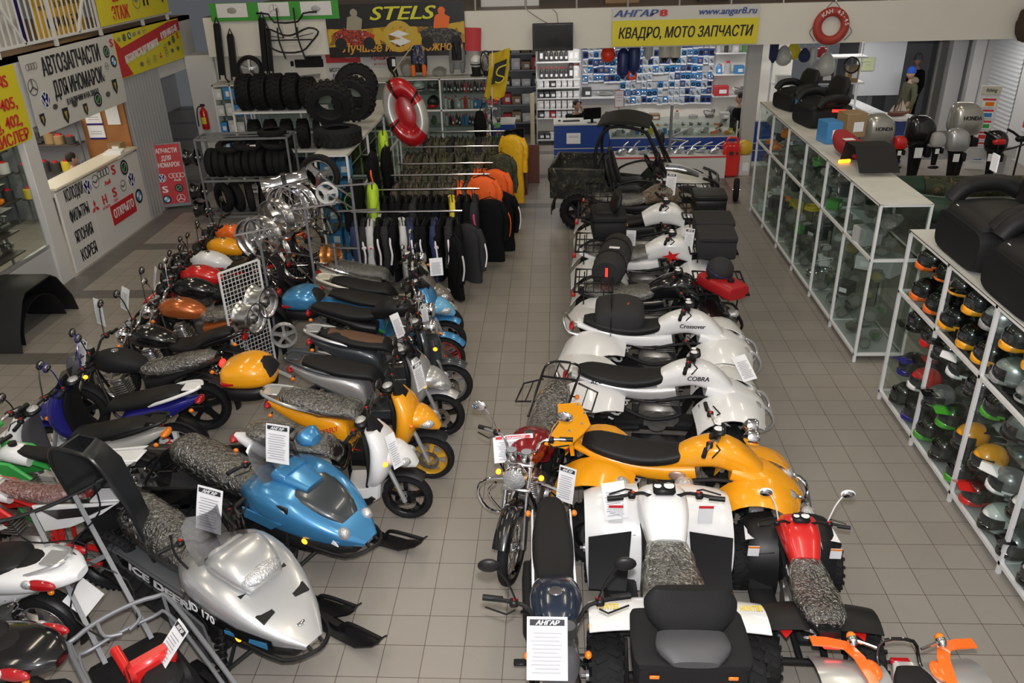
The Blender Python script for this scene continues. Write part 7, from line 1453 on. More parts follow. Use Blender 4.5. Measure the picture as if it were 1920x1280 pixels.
# ---------------------------------------------------------------- counters
bluep = mat('blue counter panel', (.015, .055, .28), .35); gl = mat('pale counter top', (.62, .62, .60), .35)
def bluecounter(label, x0, x1, y, h=1.02, glass=0, d=.62):
	t = thing('sales_counter', label, 'counter', ((x0 + x1) / 2, y + d / 2, 0)); L = x1 - x0; hb = h - (.32 if glass else 0)
	part('body', MB().box((0, 0, hb / 2 + .04), (L, d, hb - .08)), bluep, t); part('plinth', MB().box((0, 0, .05), (L, d + .005, .10)), whitep, t)
	for z in (.34, .50): part('trim_strip', MB().box((0, -d / 2 - .004, z), (L, .006, .012)), whitep, t)
	if glass:
		part('display_floor', MB().box((0, 0, hb + .01), (L, d, .02)), gl, t); part('glass_front', MB().box((0, -d / 2 + .003, h - .15), (L, .006, .30)), pane, t); part('glass_top', MB().box((0, 0, h), (L, d, .008)), pane, t)
		for s in (-1, 0, 1): part('post', MB().box((s * (L / 2 - .02), -d / 2 + .02, h - .15), (.03, .03, .32)), whitep, t)
		part('shelf', MB().box((0, .1, h - .16), (L, d - .25, .006)), pane, t)
	else: part('worktop', MB().box((0, 0, h - .01), (L + .02, d + .02, .035), .005), gl, t)
	return t
bluecounter('blue counter desk with white top where the clerk sits', -.06, 1.12, 17.92)
bluecounter('long blue counter with glass display of small parts', 1.14, 3.86, 17.98, 1.0, 1); bluecounter('blue counter end right of the pale column', 4.24, 4.68, 18.15, .98)
bluecounter('small blue counter left of the passage', -1.75, -.92, 18.12)
t = thing('notice', 'white paper notice taped on the blue desk front', 'notice', (.36, 17.905, .72)); part('paper', MB().box((0, 0, 0), (.30, .006, .23)), paper, t); part('print', MB().box((0, -.004, .05), (.2, .002, .008)).box((0, -.004, .025), (.22, .002, .008)), greyink, t)
random.seed(6)
for i in range(26): item(random.choice(('part', 'part', 'box', 'lamp')), random.choice((1, 1, 6, 3, 5)), 'small metal part, %s from the left inside the glass counter' % nth(i), 'spare part', (1.25 + i * .1, 18.12 + .10 * (i % 3), .71), (.09, .09, .10), i, 'small parts in the glass counter')
for i in range(14): item(random.choice(('part', 'lamp')), random.choice((1, 1, 6)), 'chrome fitting, %s from the left on the upper shelf of the glass counter' % nth(i), 'fitting', (1.3 + i * .18, 18.36, .85), (.10, .08, .08), i, 'fittings in the glass counter')
for i, (k, c, x, s, l) in enumerate((('part', 0, 1.2, (.3, .2, .2), 'black gearbox part'), ('box', 3, 1.75, (.28, .2, .14), 'blue carton'), ('box', 7, 2.12, (.22, .2, .12), 'brown carton'), ('can', 6, 2.6, (.1, .1, .18), 'pale canister'), ('coil', 1, 2.95, (.2, .2, .2), 'grey hose coil'), ('part', 1, 3.3, (.26, .2, .2), 'chrome pump'), ('box', 1, 3.62, (.2, .2, .12), 'grey carton'), ('part', 1, 1.48, (.2, .2, .2), 'white fitting'))): item(k, c, l + ' on top of the long glass counter, %s from the left' % nth(i), 'goods', (x, 18.35, 1.006), s)
t = thing('price_stand', 'white framed price list on a stand upon the glass counter', 'price list', (1.36, 18.5, 1.005)); part('frame', MB().box((0, .01, .42), (.20, .01, .36)), bannr, t); part('paper', MB().box((0, 0, .42), (.18, .008, .34)), paper, t); part('pole', MB().cyl((0, .02, 0), (0, .02, .3), .008, 6), black, t); part('print', MB().box((0, -.006, .5), (.12, .002, .01)).box((0, -.006, .45), (.12, .002, .01)).box((0, -.006, .38), (.12, .002, .01)), greyink, t)
t = thing('monitor', 'black computer monitor on the blue desk in front of the clerk', 'monitor', (.76, 18.0, 1.02), .25); t.scale = (.85,) * 3; part('screen', MB().box((0, 0, .24), (.46, .035, .28), .01), gloss, t); part('stand', MB().box((0, .02, .06), (.06, .05, .12)).box((0, .02, .008), (.24, .16, .016), .004), black, t)
solo('keyboard', MB().box((0, 0, .012), (.36, .13, .02), .004), satin, 'black keyboard left of the monitor on the blue desk', 'keyboard', (.32, 18.2, 1.022), .1); solo('mouse', MB().ell((0, 0, .015), (.03, .05, .02)), satin, 'black computer mouse on the blue desk', 'mouse', (.06, 18.22, 1.022))
# low display of anchors, jerry cans
t = thing('low_display', 'low white display bench in front of the blue counter', 'display bench', (2.35, 17.45, 0)); part('box', MB().box((0, 0, .24), (2.3, .55, .48), .005), mat('white laminate', (.62, .62, .62), .4), t); part('shelf_edge', MB().box((0, -.28, .46), (2.3, .01, .03)), redink, t); random.seed(2)
for i in range(9):
	t = thing('anchor', 'galvanised anchor or bracket, %s from the left on the low white bench' % nth(i), 'anchor', (1.35 + i * .24, 17.4 + .08 * (i % 2), .49), random.uniform(-.8, .8), 'anchors on the low white bench')
	part('shank', MB().tube([(0, 0, .02), (.05, 0, .14), (.22, 0, .22)], .014, 6, 2), steel, t); part('fluke', MB().ext([(-.10, .0), (.06, .02), (.10, .10), (-.02, .08)], .16, .01), steel, t)
solo('anchor_stand', MB().cyl((0, 0, 0), (0, 0, 1.02), .03, 10).bar((0, 0, .35), (.42, 0, .55), .04).bar((0, 0, .3), (.3, -.1, .3), .04), steel, 'tall galvanised post with slanting arm on the low white bench', 'boat bracket', (2.35, 17.35, .48))
t = thing('jerry_can', 'red jerry can with black caps standing beside the pale column', 'jerry can', (3.62, 17.35, 0)); part('body', MB().box((0, 0, .36), (.36, .30, .70), .05), red, t); part('handle', MB().tube([(-.1, 0, .70), (-.08, 0, .80), (.1, 0, .80), (.14, 0, .70)], .025, 8, 2), red, t); part('cap', MB().cyl((-.02, -.15, .52), (-.02, -.17, .52), .045, 12).cyl((.10, -.15, .52), (.10, -.17, .52), .025, 10), ink, t)
t = thing('funnel_case', 'yellow case on a white carton beside the red jerry can', 'case', (3.93, 17.5, .42)); part('body', MB().body([(-.13, .14, .10, .12), (0, .15, .13, .16), (.14, .14, .09, .10)], 3, 16), mat('yellow plastic', (.65, .42, .03), .45), t)
item('box', 6, 'white carton under the yellow case', 'carton', (3.93, 17.5, 0), (.24, .24, .42))
# buoys and fenders under the gallery
def buoy(label, px, py, m, r, kind='ball', Y=18.0, ends=None):
	c = PY(px, py, Y); t = thing('buoy' if kind == 'ball' else 'boat_fender', label, 'buoy' if kind == 'ball' else 'boat fender', c)
	if kind == 'ball': part('ball', MB().lathe([(0, -r), (r * .5, -r * .87), (r * .87, -r * .5), (r, 0), (r * .87, r * .55), (r * .6, r * 1.0), (r * .3, r * 1.35), (0, r * 1.45)], 20), m, t)
	else:
		h = r * 2.1; part('body', MB().lathe([(0, -h * 1.25), (r * .3, -h * 1.2), (r * .5, -h * 1.02), (r * .95, -h * .8), (r, -h * .6), (r, h * .7), (r * .8, h * .9), (r * .35, h * 1.1), (0, h * 1.12)], 18), m, t)
		if ends: part('end_cap', MB().lathe([(0, -h * 1.27), (r * .33, -h * 1.22), (r * .55, -h * 1.02), (r * 1.0, -h * .78)], 18), ends, t)
	part('cord', MB().cyl((0, 0, r), (0, 0, max(r + .02, 2.60 - c.z)), .006, 6), whitep, t)
buoy('bright red ball buoy hanging below the gallery', 1140, 103, mat('red buoy', (.85, .05, .015), .3), .155); buoy('blue boat fender hanging left of its pair', 1168, 118, mat('blue fender', (.015, .03, .13), .4), .125, 'f'); buoy('blue boat fender hanging right of its pair', 1189, 110, mat('blue fender', (.015, .03, .13), .4), .125, 'f')
buoy('translucent white boat fender hanging between the blue and cream ones', 1216, 88, mat('milky plastic', (.5, .52, .5), .3), .10, 'f'); buoy('cream boat fender with black tip, left of its twin', 1247, 88, cream, .12, 'f', ends=gloss); buoy('cream boat fender with black tip, right of its twin', 1266, 88, cream, .12, 'f', ends=gloss)
solo('ring_float', MB().lathe([(.075 + .03 * math.cos(a * PI / 4), .03 * math.sin(a * PI / 4)) for a in range(8)], 22, axis='y', closed=True), mat('red buoy', (.85, .05, .015), .3), 'small orange ring float hanging below the blue fenders', 'float', PY(1185, 141, 18.0));
buoy('white ball buoy at the left of the right hand group', 1469, 108, mat('milky plastic', (.5, .52, .5), .3), .17, 'ball', 18.3); buoy('yellow ball buoy behind the white one', 1488, 98, yelc, .15, 'ball', 18.6); buoy('navy ball buoy of the right hand group', 1508, 106, navyc, .12, 'ball', 18.3); buoy('pale boat fender of the right hand group', 1524, 104, mat('milky plastic', (.5, .52, .5), .3), .08, 'f', 18.3); buoy('large white ball buoy behind the black hat', 1548, 125, mat('milky plastic', (.5, .52, .5), .3), .20, 'ball', 18.1); buoy('dark blue boat fender at the left of the right hand group', 1451, 96, navyc, .09, 'f', 18.3)
# ---------------------------------------------------------------- right hand showcases
ZS = (.10, .46, .97, 1.30, 1.62, 1.95)
showcase('showcase', 'far glass showcase of wrapped parts along the right aisle', 3.56, 4.14, 9.0, 15.0, ZS, (9.02, 10, 11, 12, 13, 14, 14.98))
showcase('showcase', 'near glass showcase full of helmets along the right aisle', 3.56, 4.18, 2.3, 8.16, ZS, (2.32, 3.5, 4.44, 5.36, 6.3, 7.22, 8.14))
random.seed(31)
KN = {'bag': 'bagged part', 'box': 'carton', 'part': 'metal part', 'coil': 'hose coil', 'lamp': 'lamp unit', 'can': 'spray can'}
for r_, z in enumerate((.12, .465, .99, 1.305, 1.625)):
	for i in range(26):
		k = random.choice(('bag', 'bag', 'bag', 'part', 'coil', 'lamp', 'box')) if i > 2 else random.choice(('bag', 'box', 'bag')); c = random.choice((0, 1, 1, 6, 0, 1, 0, 6, 4, 5)); s = random.uniform(.16, .25)
		item(k, c, '%s, %s from the near end on the %s shelf of the far showcase' % (KN[k], nth(i), nth(r_)), KN[k], (3.72 + .20 * (i % 2) + random.uniform(-.02, .02), 9.15 + i * .228, z), (s, s, s * random.uniform(.7, 1.15)), random.uniform(0, 6), 'goods in the far showcase')
cl = [('black', 'black'), ('black', 'red'), ('yellow', 'black'), ('white', 'black'), ('grey', 'white'), ('black', 'white'), ('red', 'white'), ('grey', 'black'), ('black', 'blue')]
for r_, z in enumerate((.245, .605, 1.115, 1.445, 1.765)):
	for q in range(2):
		for i in range(15):
			if r_ > 2: c, tc = random.choice(([('black', 'yellow')] * 3 + [('silver', 'silver'), ('black', 'orange'), ('grey', 'yellow')]) if i > 3 else cl) if i < 13 else ('black', 'orange')
			else: c, tc = random.choice(cl + [('black', 'green'), ('grey', 'black'), ('black', 'black')])
			k = random.choice(('full', 'full', 'cross') if r_ < 3 else ('full', 'full', 'open')); helmet(k, '%s helmet with %s trim, %s from the near end, %s row of the %s shelf' % (c, tc, nth(i), ('front', 'back')[q], nth(r_)), (3.72 + .27 * q, 3.0 + i * .345, z), PI + random.uniform(-.7, .5), c, tc, 'helmets in the near showcase', .98)
def seatbox(label, x, y, z, rz, s=1., refl=None):
	t = thing('seat_trunk', label, 'trunk seat', (x, y, z), rz); t.scale = (s,) * 3
	part('base', MB().body([(-.36, .20, .34, .16), (-.33, .18, .40, .18), (.30, .18, .40, .18), (.36, .17, .34, .13)], 5, 20), satin, t)
	part('seat_pad', MB().body([(-.30, .36, .30, .05, 0), (-.05, .38, .34, .07, 0), (.26, .37, .34, .06, .05), (.36, .33, .28, .03, .3)], 3, 20), leather, t)
	part('backrest', MB().body([(-.20, .40, .26, .07, 1.3), (-.25, .55, .31, .085, 1.4), (-.29, .72, .30, .07, 1.45), (-.31, .82, .20, .04, 1.5)], 3.2, 20), leather, t)
	for e in (-1, 1): part('armrest', MB().tube([(-.26, e * .36, .46), (-.10, e * .40, .52), (.16, e * .40, .50), (.28, e * .39, .38)], .075, 12, 4), leather, t)
	if refl: part('reflector', MB().box((.02, -.405, .22), (.10, .012, .04), .004), refl, t)
	part('sticker', MB().box((.28, -.2, .40), (.07, .04, .004)), paper, t); return t
seatbox('black trunk seat with tagged backrest on the helmet showcase, farther one', 4.02, 7.30, 1.97, PI, 1.12); seatbox('black trunk seat with red reflector on the helmet showcase, nearer one', 3.98, 6.25, 1.97, PI, 1.12, redglow); part('hang_tag', MB().box((.20, .0, .80), (.01, .10, .13)), paper, bpy.data.objects['seat_trunk'])
seatbox('black trunk seat at the far end of the showcase of wrapped parts', 4.0, 14.35, 1.97, PI + .3, .75); seatbox('black trunk seat with long flash-lit red reflector, before the blue cartons', 4.05, 13.1, 1.97, PI + .2, .85); solo('reflector_strip', MB().box((0, 0, 0), (.26, .02, .04), .005), redglow, 'long red reflector strip on the black trunk beside the blue carton', 'reflector', (4.22, 12.72, 2.24), -.2)  # the strip emits in place of the flash it would throw back
for i, (x, y, w, h, c, l) in enumerate(((3.84, 11.95, .22, .30, 3, 'blue and yellow carton on the far showcase, nearest the red saddle'), (4.0, 13.85, .20, .22, 3, 'blue and yellow carton behind the black trunk seats'), (4.25, 12.3, .30, .34, 7, 'brown carton behind the nearest blue carton'))): item('box', c, l, 'carton', (x, y, 1.972), (w, .3, h), .2)
t = thing('saddle', 'red cloth saddle with paper label on the far showcase', 'saddle', (3.90, 11.15, 1.97), PI / 2 + .15); part('cushion', MB().body([(-.32, .08, .12, .05, -.2), (-.15, .12, .19, .09, .0), (.10, .12, .18, .09, 0), (.28, .19, .14, .06, .5), (.36, .25, .08, .03, .6)], 3, 18), mat('dark red cloth', (.30, .012, .02), .7), t); part('label', MB().box((.02, .04, .215), (.10, .14, .004)), paper, t)
t = thing('skid_plate', 'black skid plate with bolt holes on the near end of the far showcase', 'skid plate', (3.92, 10.45, 1.975), PI / 2); part('plate', MB().sheet([[(-.35, y, .05), (-.05, y, .30), (.30, y, .28), (.42, y, .02)] for y in (-.24, -.1, .1, .24)], .012), satin, t); part('bolts', MB().ell((.39, -.15, .10), (.012, .012, .012), 8, 4).ell((.39, .15, .10), (.012, .012, .012), 8, 4).ell((.36, 0, .16), (.02, .02, .02), 8, 4), steel, t)
solo('side_reflector', MB().box((0, 0, 0), (.17, .03, .05), .012), amberglow, 'amber reflector block lying in front of the red saddle', 'reflector', (3.70, 10.75, 2.0), .2)
# shelves behind the far showcase
t = thing('wall_shelves', 'white shelves of buoys and boat goods behind the far showcase', 'shelf unit', (5.65, 18.9, 0))
for z in (.5, 1.0, 1.62, 2.15): part('shelf', MB().box((0, 0, z), (1.9, .45, .03)), whitep, t)
for s in (-1, 1): part('upright', MB().box((s * .95, .2, 1.2), (.04, .04, 2.4)), whitep, t)
for i, (k, c, x, z, s, l) in enumerate((('box', 6, -.75, 1.64, (.3, .2, .16), 'white carton'), ('jug', 0, -.2, 1.64, (.25, .2, .26), 'black bag with pale lettering'), ('box', 7, .70, 1.64, (.22, .2, .34), 'brown carton'), ('box', 0, -.4, 1.2, (.5, .3, .3), 'black case'), ('box', 0, .15, 1.15, (.45, .3, .36), 'black case'), ('box', 0, .1, 1.64, (.34, .3, .24), 'black round case'), ('can', 2, .0, 2.17, (.2, .2, .2), 'red roll'), ('can', 3, -.5, 2.17, (.2, .2, .18), 'blue roll'), ('part', 5, -.8, 1.02, (.3, .2, .2), 'yellow tool'))): item(k, c, l + ' on the boat goods shelves, %s of the goods' % nth(i), 'goods', (5.65 + x, 18.8, z), s)
t = thing('egg_trays', 'stack of white moulded trays beside the black cases', 'trays', (5.75, 18.2, 1.02))
for i in range(4):
	b = MB().box((0, 0, i * .10 + .02), (.62, .4, .03))
	for j in range(6): b.ell((-.26 + j * .105, -.12, i * .10 + .05), (.04, .04, .045), 10, 6)
	part('tray', b, mat('white moulded pulp', (.62, .62, .60), .8), t)
solo('tray_table', MB().box((0, 0, .98), (.8, .5, .04)).box((-.36, 0, .48), (.04, .4, .96)).box((.36, 0, .48), (.04, .4, .96)), whitep, 'white table that carries the moulded trays', 'table', (5.75, 18.2, 0))
t = thing('steering_wheel', 'black boat steering wheel hung beside the office panel', 'steering wheel', PY(1597, 122, 18.6)); part('wheel', MB().lathe([(.16 + .016 * math.cos(a * PI / 4), .016 * math.sin(a * PI / 4)) for a in range(8)], 24, axis='x', closed=True), black, t); part('spokes', MB().bar((0, -.15, 0), (0, .15, 0), .02).bar((0, 0, -.15), (0, 0, .15), .02).cyl((-.03, 0, 0), (.03, 0, 0), .03, 10), greytube, t); t.rotation_euler = (0, 0, .9)
t = sign('notice', 'pale green evacuation plan framed on the white office panel', 'notice', PY(1623, 120, 20.6), .40, .30, 0, mat('pale green paper', (.50, .56, .34), .6)); part('plan_lines', MB().box((0, -.012, .05), (.2, .002, .006)).box((-.08, -.012, 0), (.006, .002, .12)).box((.06, -.012, -.02), (.1, .002, .006)).box((-.12, -.012, .12), (.08, .002, .02)), greyink, t)
t = thing('no_smoking_sign', 'lit white sign with red no smoking mark above the entrance door', 'sign', PY(1667, 97, 20.9)); part('panel', MB().box((0, 0, 0), (.38, .03, .26), .004), mat('lit white panel', (.85, .85, .95), .5, emit=.7), t); part('mark', MB().lathe([(.06, 0), (.075, 0), (.075, .006), (.06, .006)], 20, (-.08, -.022, .02), 'y', True).bar((-.13, -.022, .07), (-.03, -.022, -.03), .012).bar((-.12, -.022, .02), (-.04, -.022, .02), .014), redink, t)
# reception counter with the model ship
t = thing('reception_counter', 'white topped blue counter with rounded end near the entrance', 'counter', (7.0, 18.9, 0)); part('worktop', MB().ext([(-.35, 1.2), (-.05, 1.2), (.1, -.35), (.45, -.45), (.62, -.75), (.5, -1.02), (.15, -1.1), (-.25, -.9)], .04, 0, 'xy', (0, 0, 1.0)), white, t); part('base', MB().ext([(-.28, 1.15), (-.1, 1.15), (.0, -.4), (.35, -.55), (.42, -.8), (.1, -.98), (-.18, -.85)], .96, 0, 'xy', (0, 0, .50)), bluep, t)
t = thing('model_ship', 'model sailing ship with pale sails on the white counter', 'model ship', (7.2, 18.15, 1.02), .2); part('hull', MB().body([(-.22, .06, .02, .04), (-.15, .05, .05, .045), (.12, .05, .05, .045), (.24, .08, .01, .03)], 2.5, 12), mat('red brown wood', (.13, .04, .025), .45), t); part('mast', MB().cyl((.05, 0, .05), (.05, 0, .36), .006, 6).cyl((-.1, 0, .05), (-.1, 0, .26), .006, 6), mat('red brown wood', (.13, .04, .025), .45), t); part('sail', MB().ext([(.06, .10), (.20, .10), (.06, .34)], .006).ext([(-.02, .10), (.04, .10), (.04, .30)], .006).ext([(-.20, .10), (-.11, .10), (-.11, .24)], .006), cream, t)
# rack of motors and boats
bd = mat('dark green boat rubber', (.022, .055, .034), .4); bcam = ramp('boat camouflage', [(0, (.03, .04, .02)), (.45, (.06, .07, .03)), (.53, (.02, .022, .015)), (.6, (.12, .09, .05))], 6, .5)
def boat(label, x0, x1, y, z, w, cam=1, lab=1):
	t = thing('inflatable_boat', label, 'boat', ((x0 + x1) / 2, y, z)); L = (x1 - x0) / 2
	for s in (-1, 1): part('tube', MB().tube([(L, s * w, .0), (0, s * w, .0), (-L * .55, s * w, .02), (-L * .85, s * w * .6, .08), (-L, 0, .12)], [.22, .22, .22, .21, .19], 18, 5), bd, t)
	if cam: part('camouflage_band', MB().tube([(L * .98, -w - .012, -.02), (0, -w - .012, -.02), (-L * .25, -w - .012, -.02)], .222, 18), bcam, t); part('inner_band', MB().tube([(L * .98, w - .012, .0), (0, w - .012, .0), (-L * .45, w - .012, .02)], .222, 18), bcam, t)
	part('floor_board', MB().box((L * .1, 0, -.12), (L * 1.7, w * 1.8, .04)), satin, t)
	if lab: lbp = part('name_plate', MB().box((-L * .32, -w - .245, .02), (.52, .012, .13), .05), paper, t); text('SUN MARINE', lbp, (-L * .32 + .03, -w - .256, -.02), .065, ink, bold=.03, width=.38)
	part('oar', MB().cyl((-L * .1, -w - .12, .22), (L, -w - .12, .22), .018, 8).body([(-L * .45, .22, .07, .015), (-L * .3, .22, .085, .015), (-L * .1, .22, .03, .02)], 2.5, 12, y=-w - .12), greytube, t); return t
boat('camouflage inflatable boat with white name plate behind the showcases', 5.3, 9.2, 13.9, .50, .62); boat('green inflatable boat in front of the camouflage one', 5.9, 9.0, 11.9, .42, .55, 0, 0)
for i, (y, z0) in enumerate(((13.9, .26), (11.9, .18))): solo('boat_cradle', MB().box((-.9, 0, z0 / 2), (.08, 1.3, z0)).box((.9, 0, z0 / 2), (.08, 1.3, z0)).box((0, 0, .04), (1.9, .06, .06)), greytube, ('steel cradle under the camouflage boat', 'steel cradle under the green boat')[i], 'cradle', (7.3, y, 0))
solo('motor_rail', MB().box((0, 0, .78), (3.2, .06, .22)).box((-1.4, 0, .38), (.08, .4, .76)).box((1.4, 0, .38), (.08, .4, .76)).box((0, .0, .05), (3.0, .4, .05)), mat('white board', (.58, .58, .58), .5), 'white wooden rail that carries the outboard motors', 'rail', (7.0, 15.9, 0))
def outboard(label, x, y, z, m, s=1., rz=0., txt=None, tiller=0):
	t = thing('outboard_motor', label, 'outboard motor', (x, y, z), rz); t.scale = (s,) * 3
	c = part('cowl', MB().body([(0, .02, .14, .20, PI / 2), (.0, .12, .18, .24, PI / 2), (.0, .30, .175, .235, PI / 2), (-.03, .42, .14, .19, PI / 2), (-.05, .48, .07, .10, PI / 2)], 2.8, 20), m, t)
	part('mid_section', MB().body([(0, .0, .10, .16, PI / 2), (0, -.15, .07, .12, PI / 2), (0, -.62, .04, .08, PI / 2)], 2.6, 16), black, t); part('gearcase', MB().body([(-.16, -.70, .02, .02), (-.05, -.70, .05, .05), (.12, -.70, .05, .05), (.2, -.70, .02, .02)], 2, 12), black, t); part('clamp', MB().box((.16, 0, -.12), (.10, .26, .18), .02), satin, t)
	if txt: text(txt, c, (.02, -.183, .25), .06, ink, bold=.03, width=.26)
	if tiller: part('tiller', MB().tube([(.1, 0, .02), (.35, 0, .10), (.60, 0, .22)], .022, 8, 2), black, t)
	part('price_card', MB().box((-.05, -.22, -.10), (.13, .006, .17)), paper, t); return t
silm = mat('champagne silver paint', (.45, .44, .40), .25, .55, coat=.5)
outboard('large silver outboard motor behind the blue carton, leftmost of the motors', 5.95, 15.75, 1.0, silm, 1.2, 0, 'HONDA'); outboard('glossy black outboard motor between the silver ones', 6.75, 15.85, .98, gloss, 1.1); outboard('large silver outboard motor with yellow stickers at the back', 7.65, 16.1, 1.08, silm, 1.25, 0, 'HONDA'); outboard('silver outboard motor in front of the large stickered one', 7.35, 15.6, .90, silver, .85); outboard('small red outboard motor left of the black one', 6.33, 15.6, .95, red, .5, 0, None, 1); outboard('small pale outboard motor with red cap', 7.0, 15.6, .98, mat('pale grey', (.42, .42, .42), .5), .55); outboard('black electric outboard with red tiller on the right', 8.05, 15.6, .88, gloss, .8, -.4, None, 1)
for i, (x, y, m) in enumerate(((8.0, 15.4, red), (8.5, 15.6, black))): t = thing('trolling_motor', ('red and black tiller electric motor standing right', 'black tiller electric motor at the far right edge')[i], 'electric motor', (x, y, .0)); part('shaft', MB().cyl((0, 0, .0), (0, 0, 1.05), .018, 8), black, t); part('head', MB().box((0, 0, 1.10), (.22, .12, .10), .03), m, t); part('tiller', MB().tube([(-.05, 0, 1.13), (-.18, 0, 1.22), (-.30, 0, 1.28)], .022, 8), black, t)
part('grip', MB().tube([(0, 0, 0), (-.2, 0, .12), (.3, 0, .14)], .012, 8, 3), chrome, thing('tiller_bar', 'chrome handle with white grip on the green boat', 'handle', (6.55, 11.4, .72))); part('white_grip', MB().cyl((.24, 0, .14), (.42, 0, .14), .025, 10), white, bpy.data.objects['tiller_bar'])
t = thing('magazine_rack', 'tall narrow rack of fishing magazines before the roller shutter', 'magazine rack', (8.75, 17.6, 0), -.25); part('frame', MB().box((0, .03, .85), (.36, .03, 1.7), .005), whitep, t); hd = part('header', MB().box((0, -.02, 1.62), (.36, .02, .16)), cream, t); text('fishing', hd, (0, -.034, 1.59), .07, ink, bold=.02, shear=.2, width=.2)
for i in range(6): part('magazine', MB().box((0, -.02, 1.38 - i * .22), (.26, .02, .19)).mm(1).box((0, -.033, 1.44 - i * .22), (.24, .004, .04)).mm(2).box((.02, -.033, 1.35 - i * .22), (.16, .004, .08)), [paper, redink, (amber, blueled, green, redink, greyink, blueled)[i]], t, rot=(0, 0, 0))
t = sign('poster', 'tall colourful poster on the white wall at the far right', 'poster', (9.88, 18.0, 1.2), .5, 1.1, -PI / 2, paper); part('picture', MB().box((0, -.012, .1), (.44, .004, .4)).mm(1).box((0, -.012, -.32), (.44, .004, .3)), [navy, bannr], t)
b = MB().ell((0, 0, 0), (.20, .12, .34), 18, 12); b.v = [p + V((noise.noise(p * 14), noise.noise(p * 15), noise.noise(p * 16))) * .04 for p in b.v]; solo('fur_mount', b, mat('brown fur', (.07, .05, .035), .95, bump=1., bscale=80), 'brown furry trophy hung on the gallery front at the far right', 'trophy', (8.98, 17.30, 2.90))
t = thing('spare_wheel', 'wheel with black tyre standing behind the far end of the showcase', 'wheel', (3.42, 15.6, .22), 1.4); ty, rm = wheel_mesh(.22, .10, 'spoke', chrome, ''); part('rim', rm, None, t); part('tyre', ty, None, t)
# ---------------------------------------------------------------- people
skin = mat('skin', (.46, .27, .19), .55); hairm = mat('dark hair', (.02, .015, .012), .8)
def skinmesh(V_, E_, R, name, m, sub=1):
	me = bpy.data.meshes.new(name); me.from_pydata(V_, E_, []); o = bpy.data.objects.new(name, me); COL.objects.link(o)
	s = o.modifiers.new('skin', 'SKIN'); s.use_smooth_shade = True
	for v, r in zip(me.skin_vertices[0].data, R): v.radius = r if isinstance(r, tuple) else (r, r); v.use_root = False
	me.skin_vertices[0].data[0].use_root = True
	q = o.modifiers.new('sub', 'SUBSURF'); q.levels = sub
	bpy.context.view_layer.update(); r = bpy.data.meshes.new_from_object(o.evaluated_get(bpy.context.evaluated_depsgraph_get())); bpy.data.objects.remove(o); r.materials.clear(); r.materials.append(m); return r
def chain(V_, E_, R, a, pts):
	for p, r in pts: V_.append(p); R.append(r); E_.append((a, len(V_) - 1)); a = len(V_) - 1
	return a
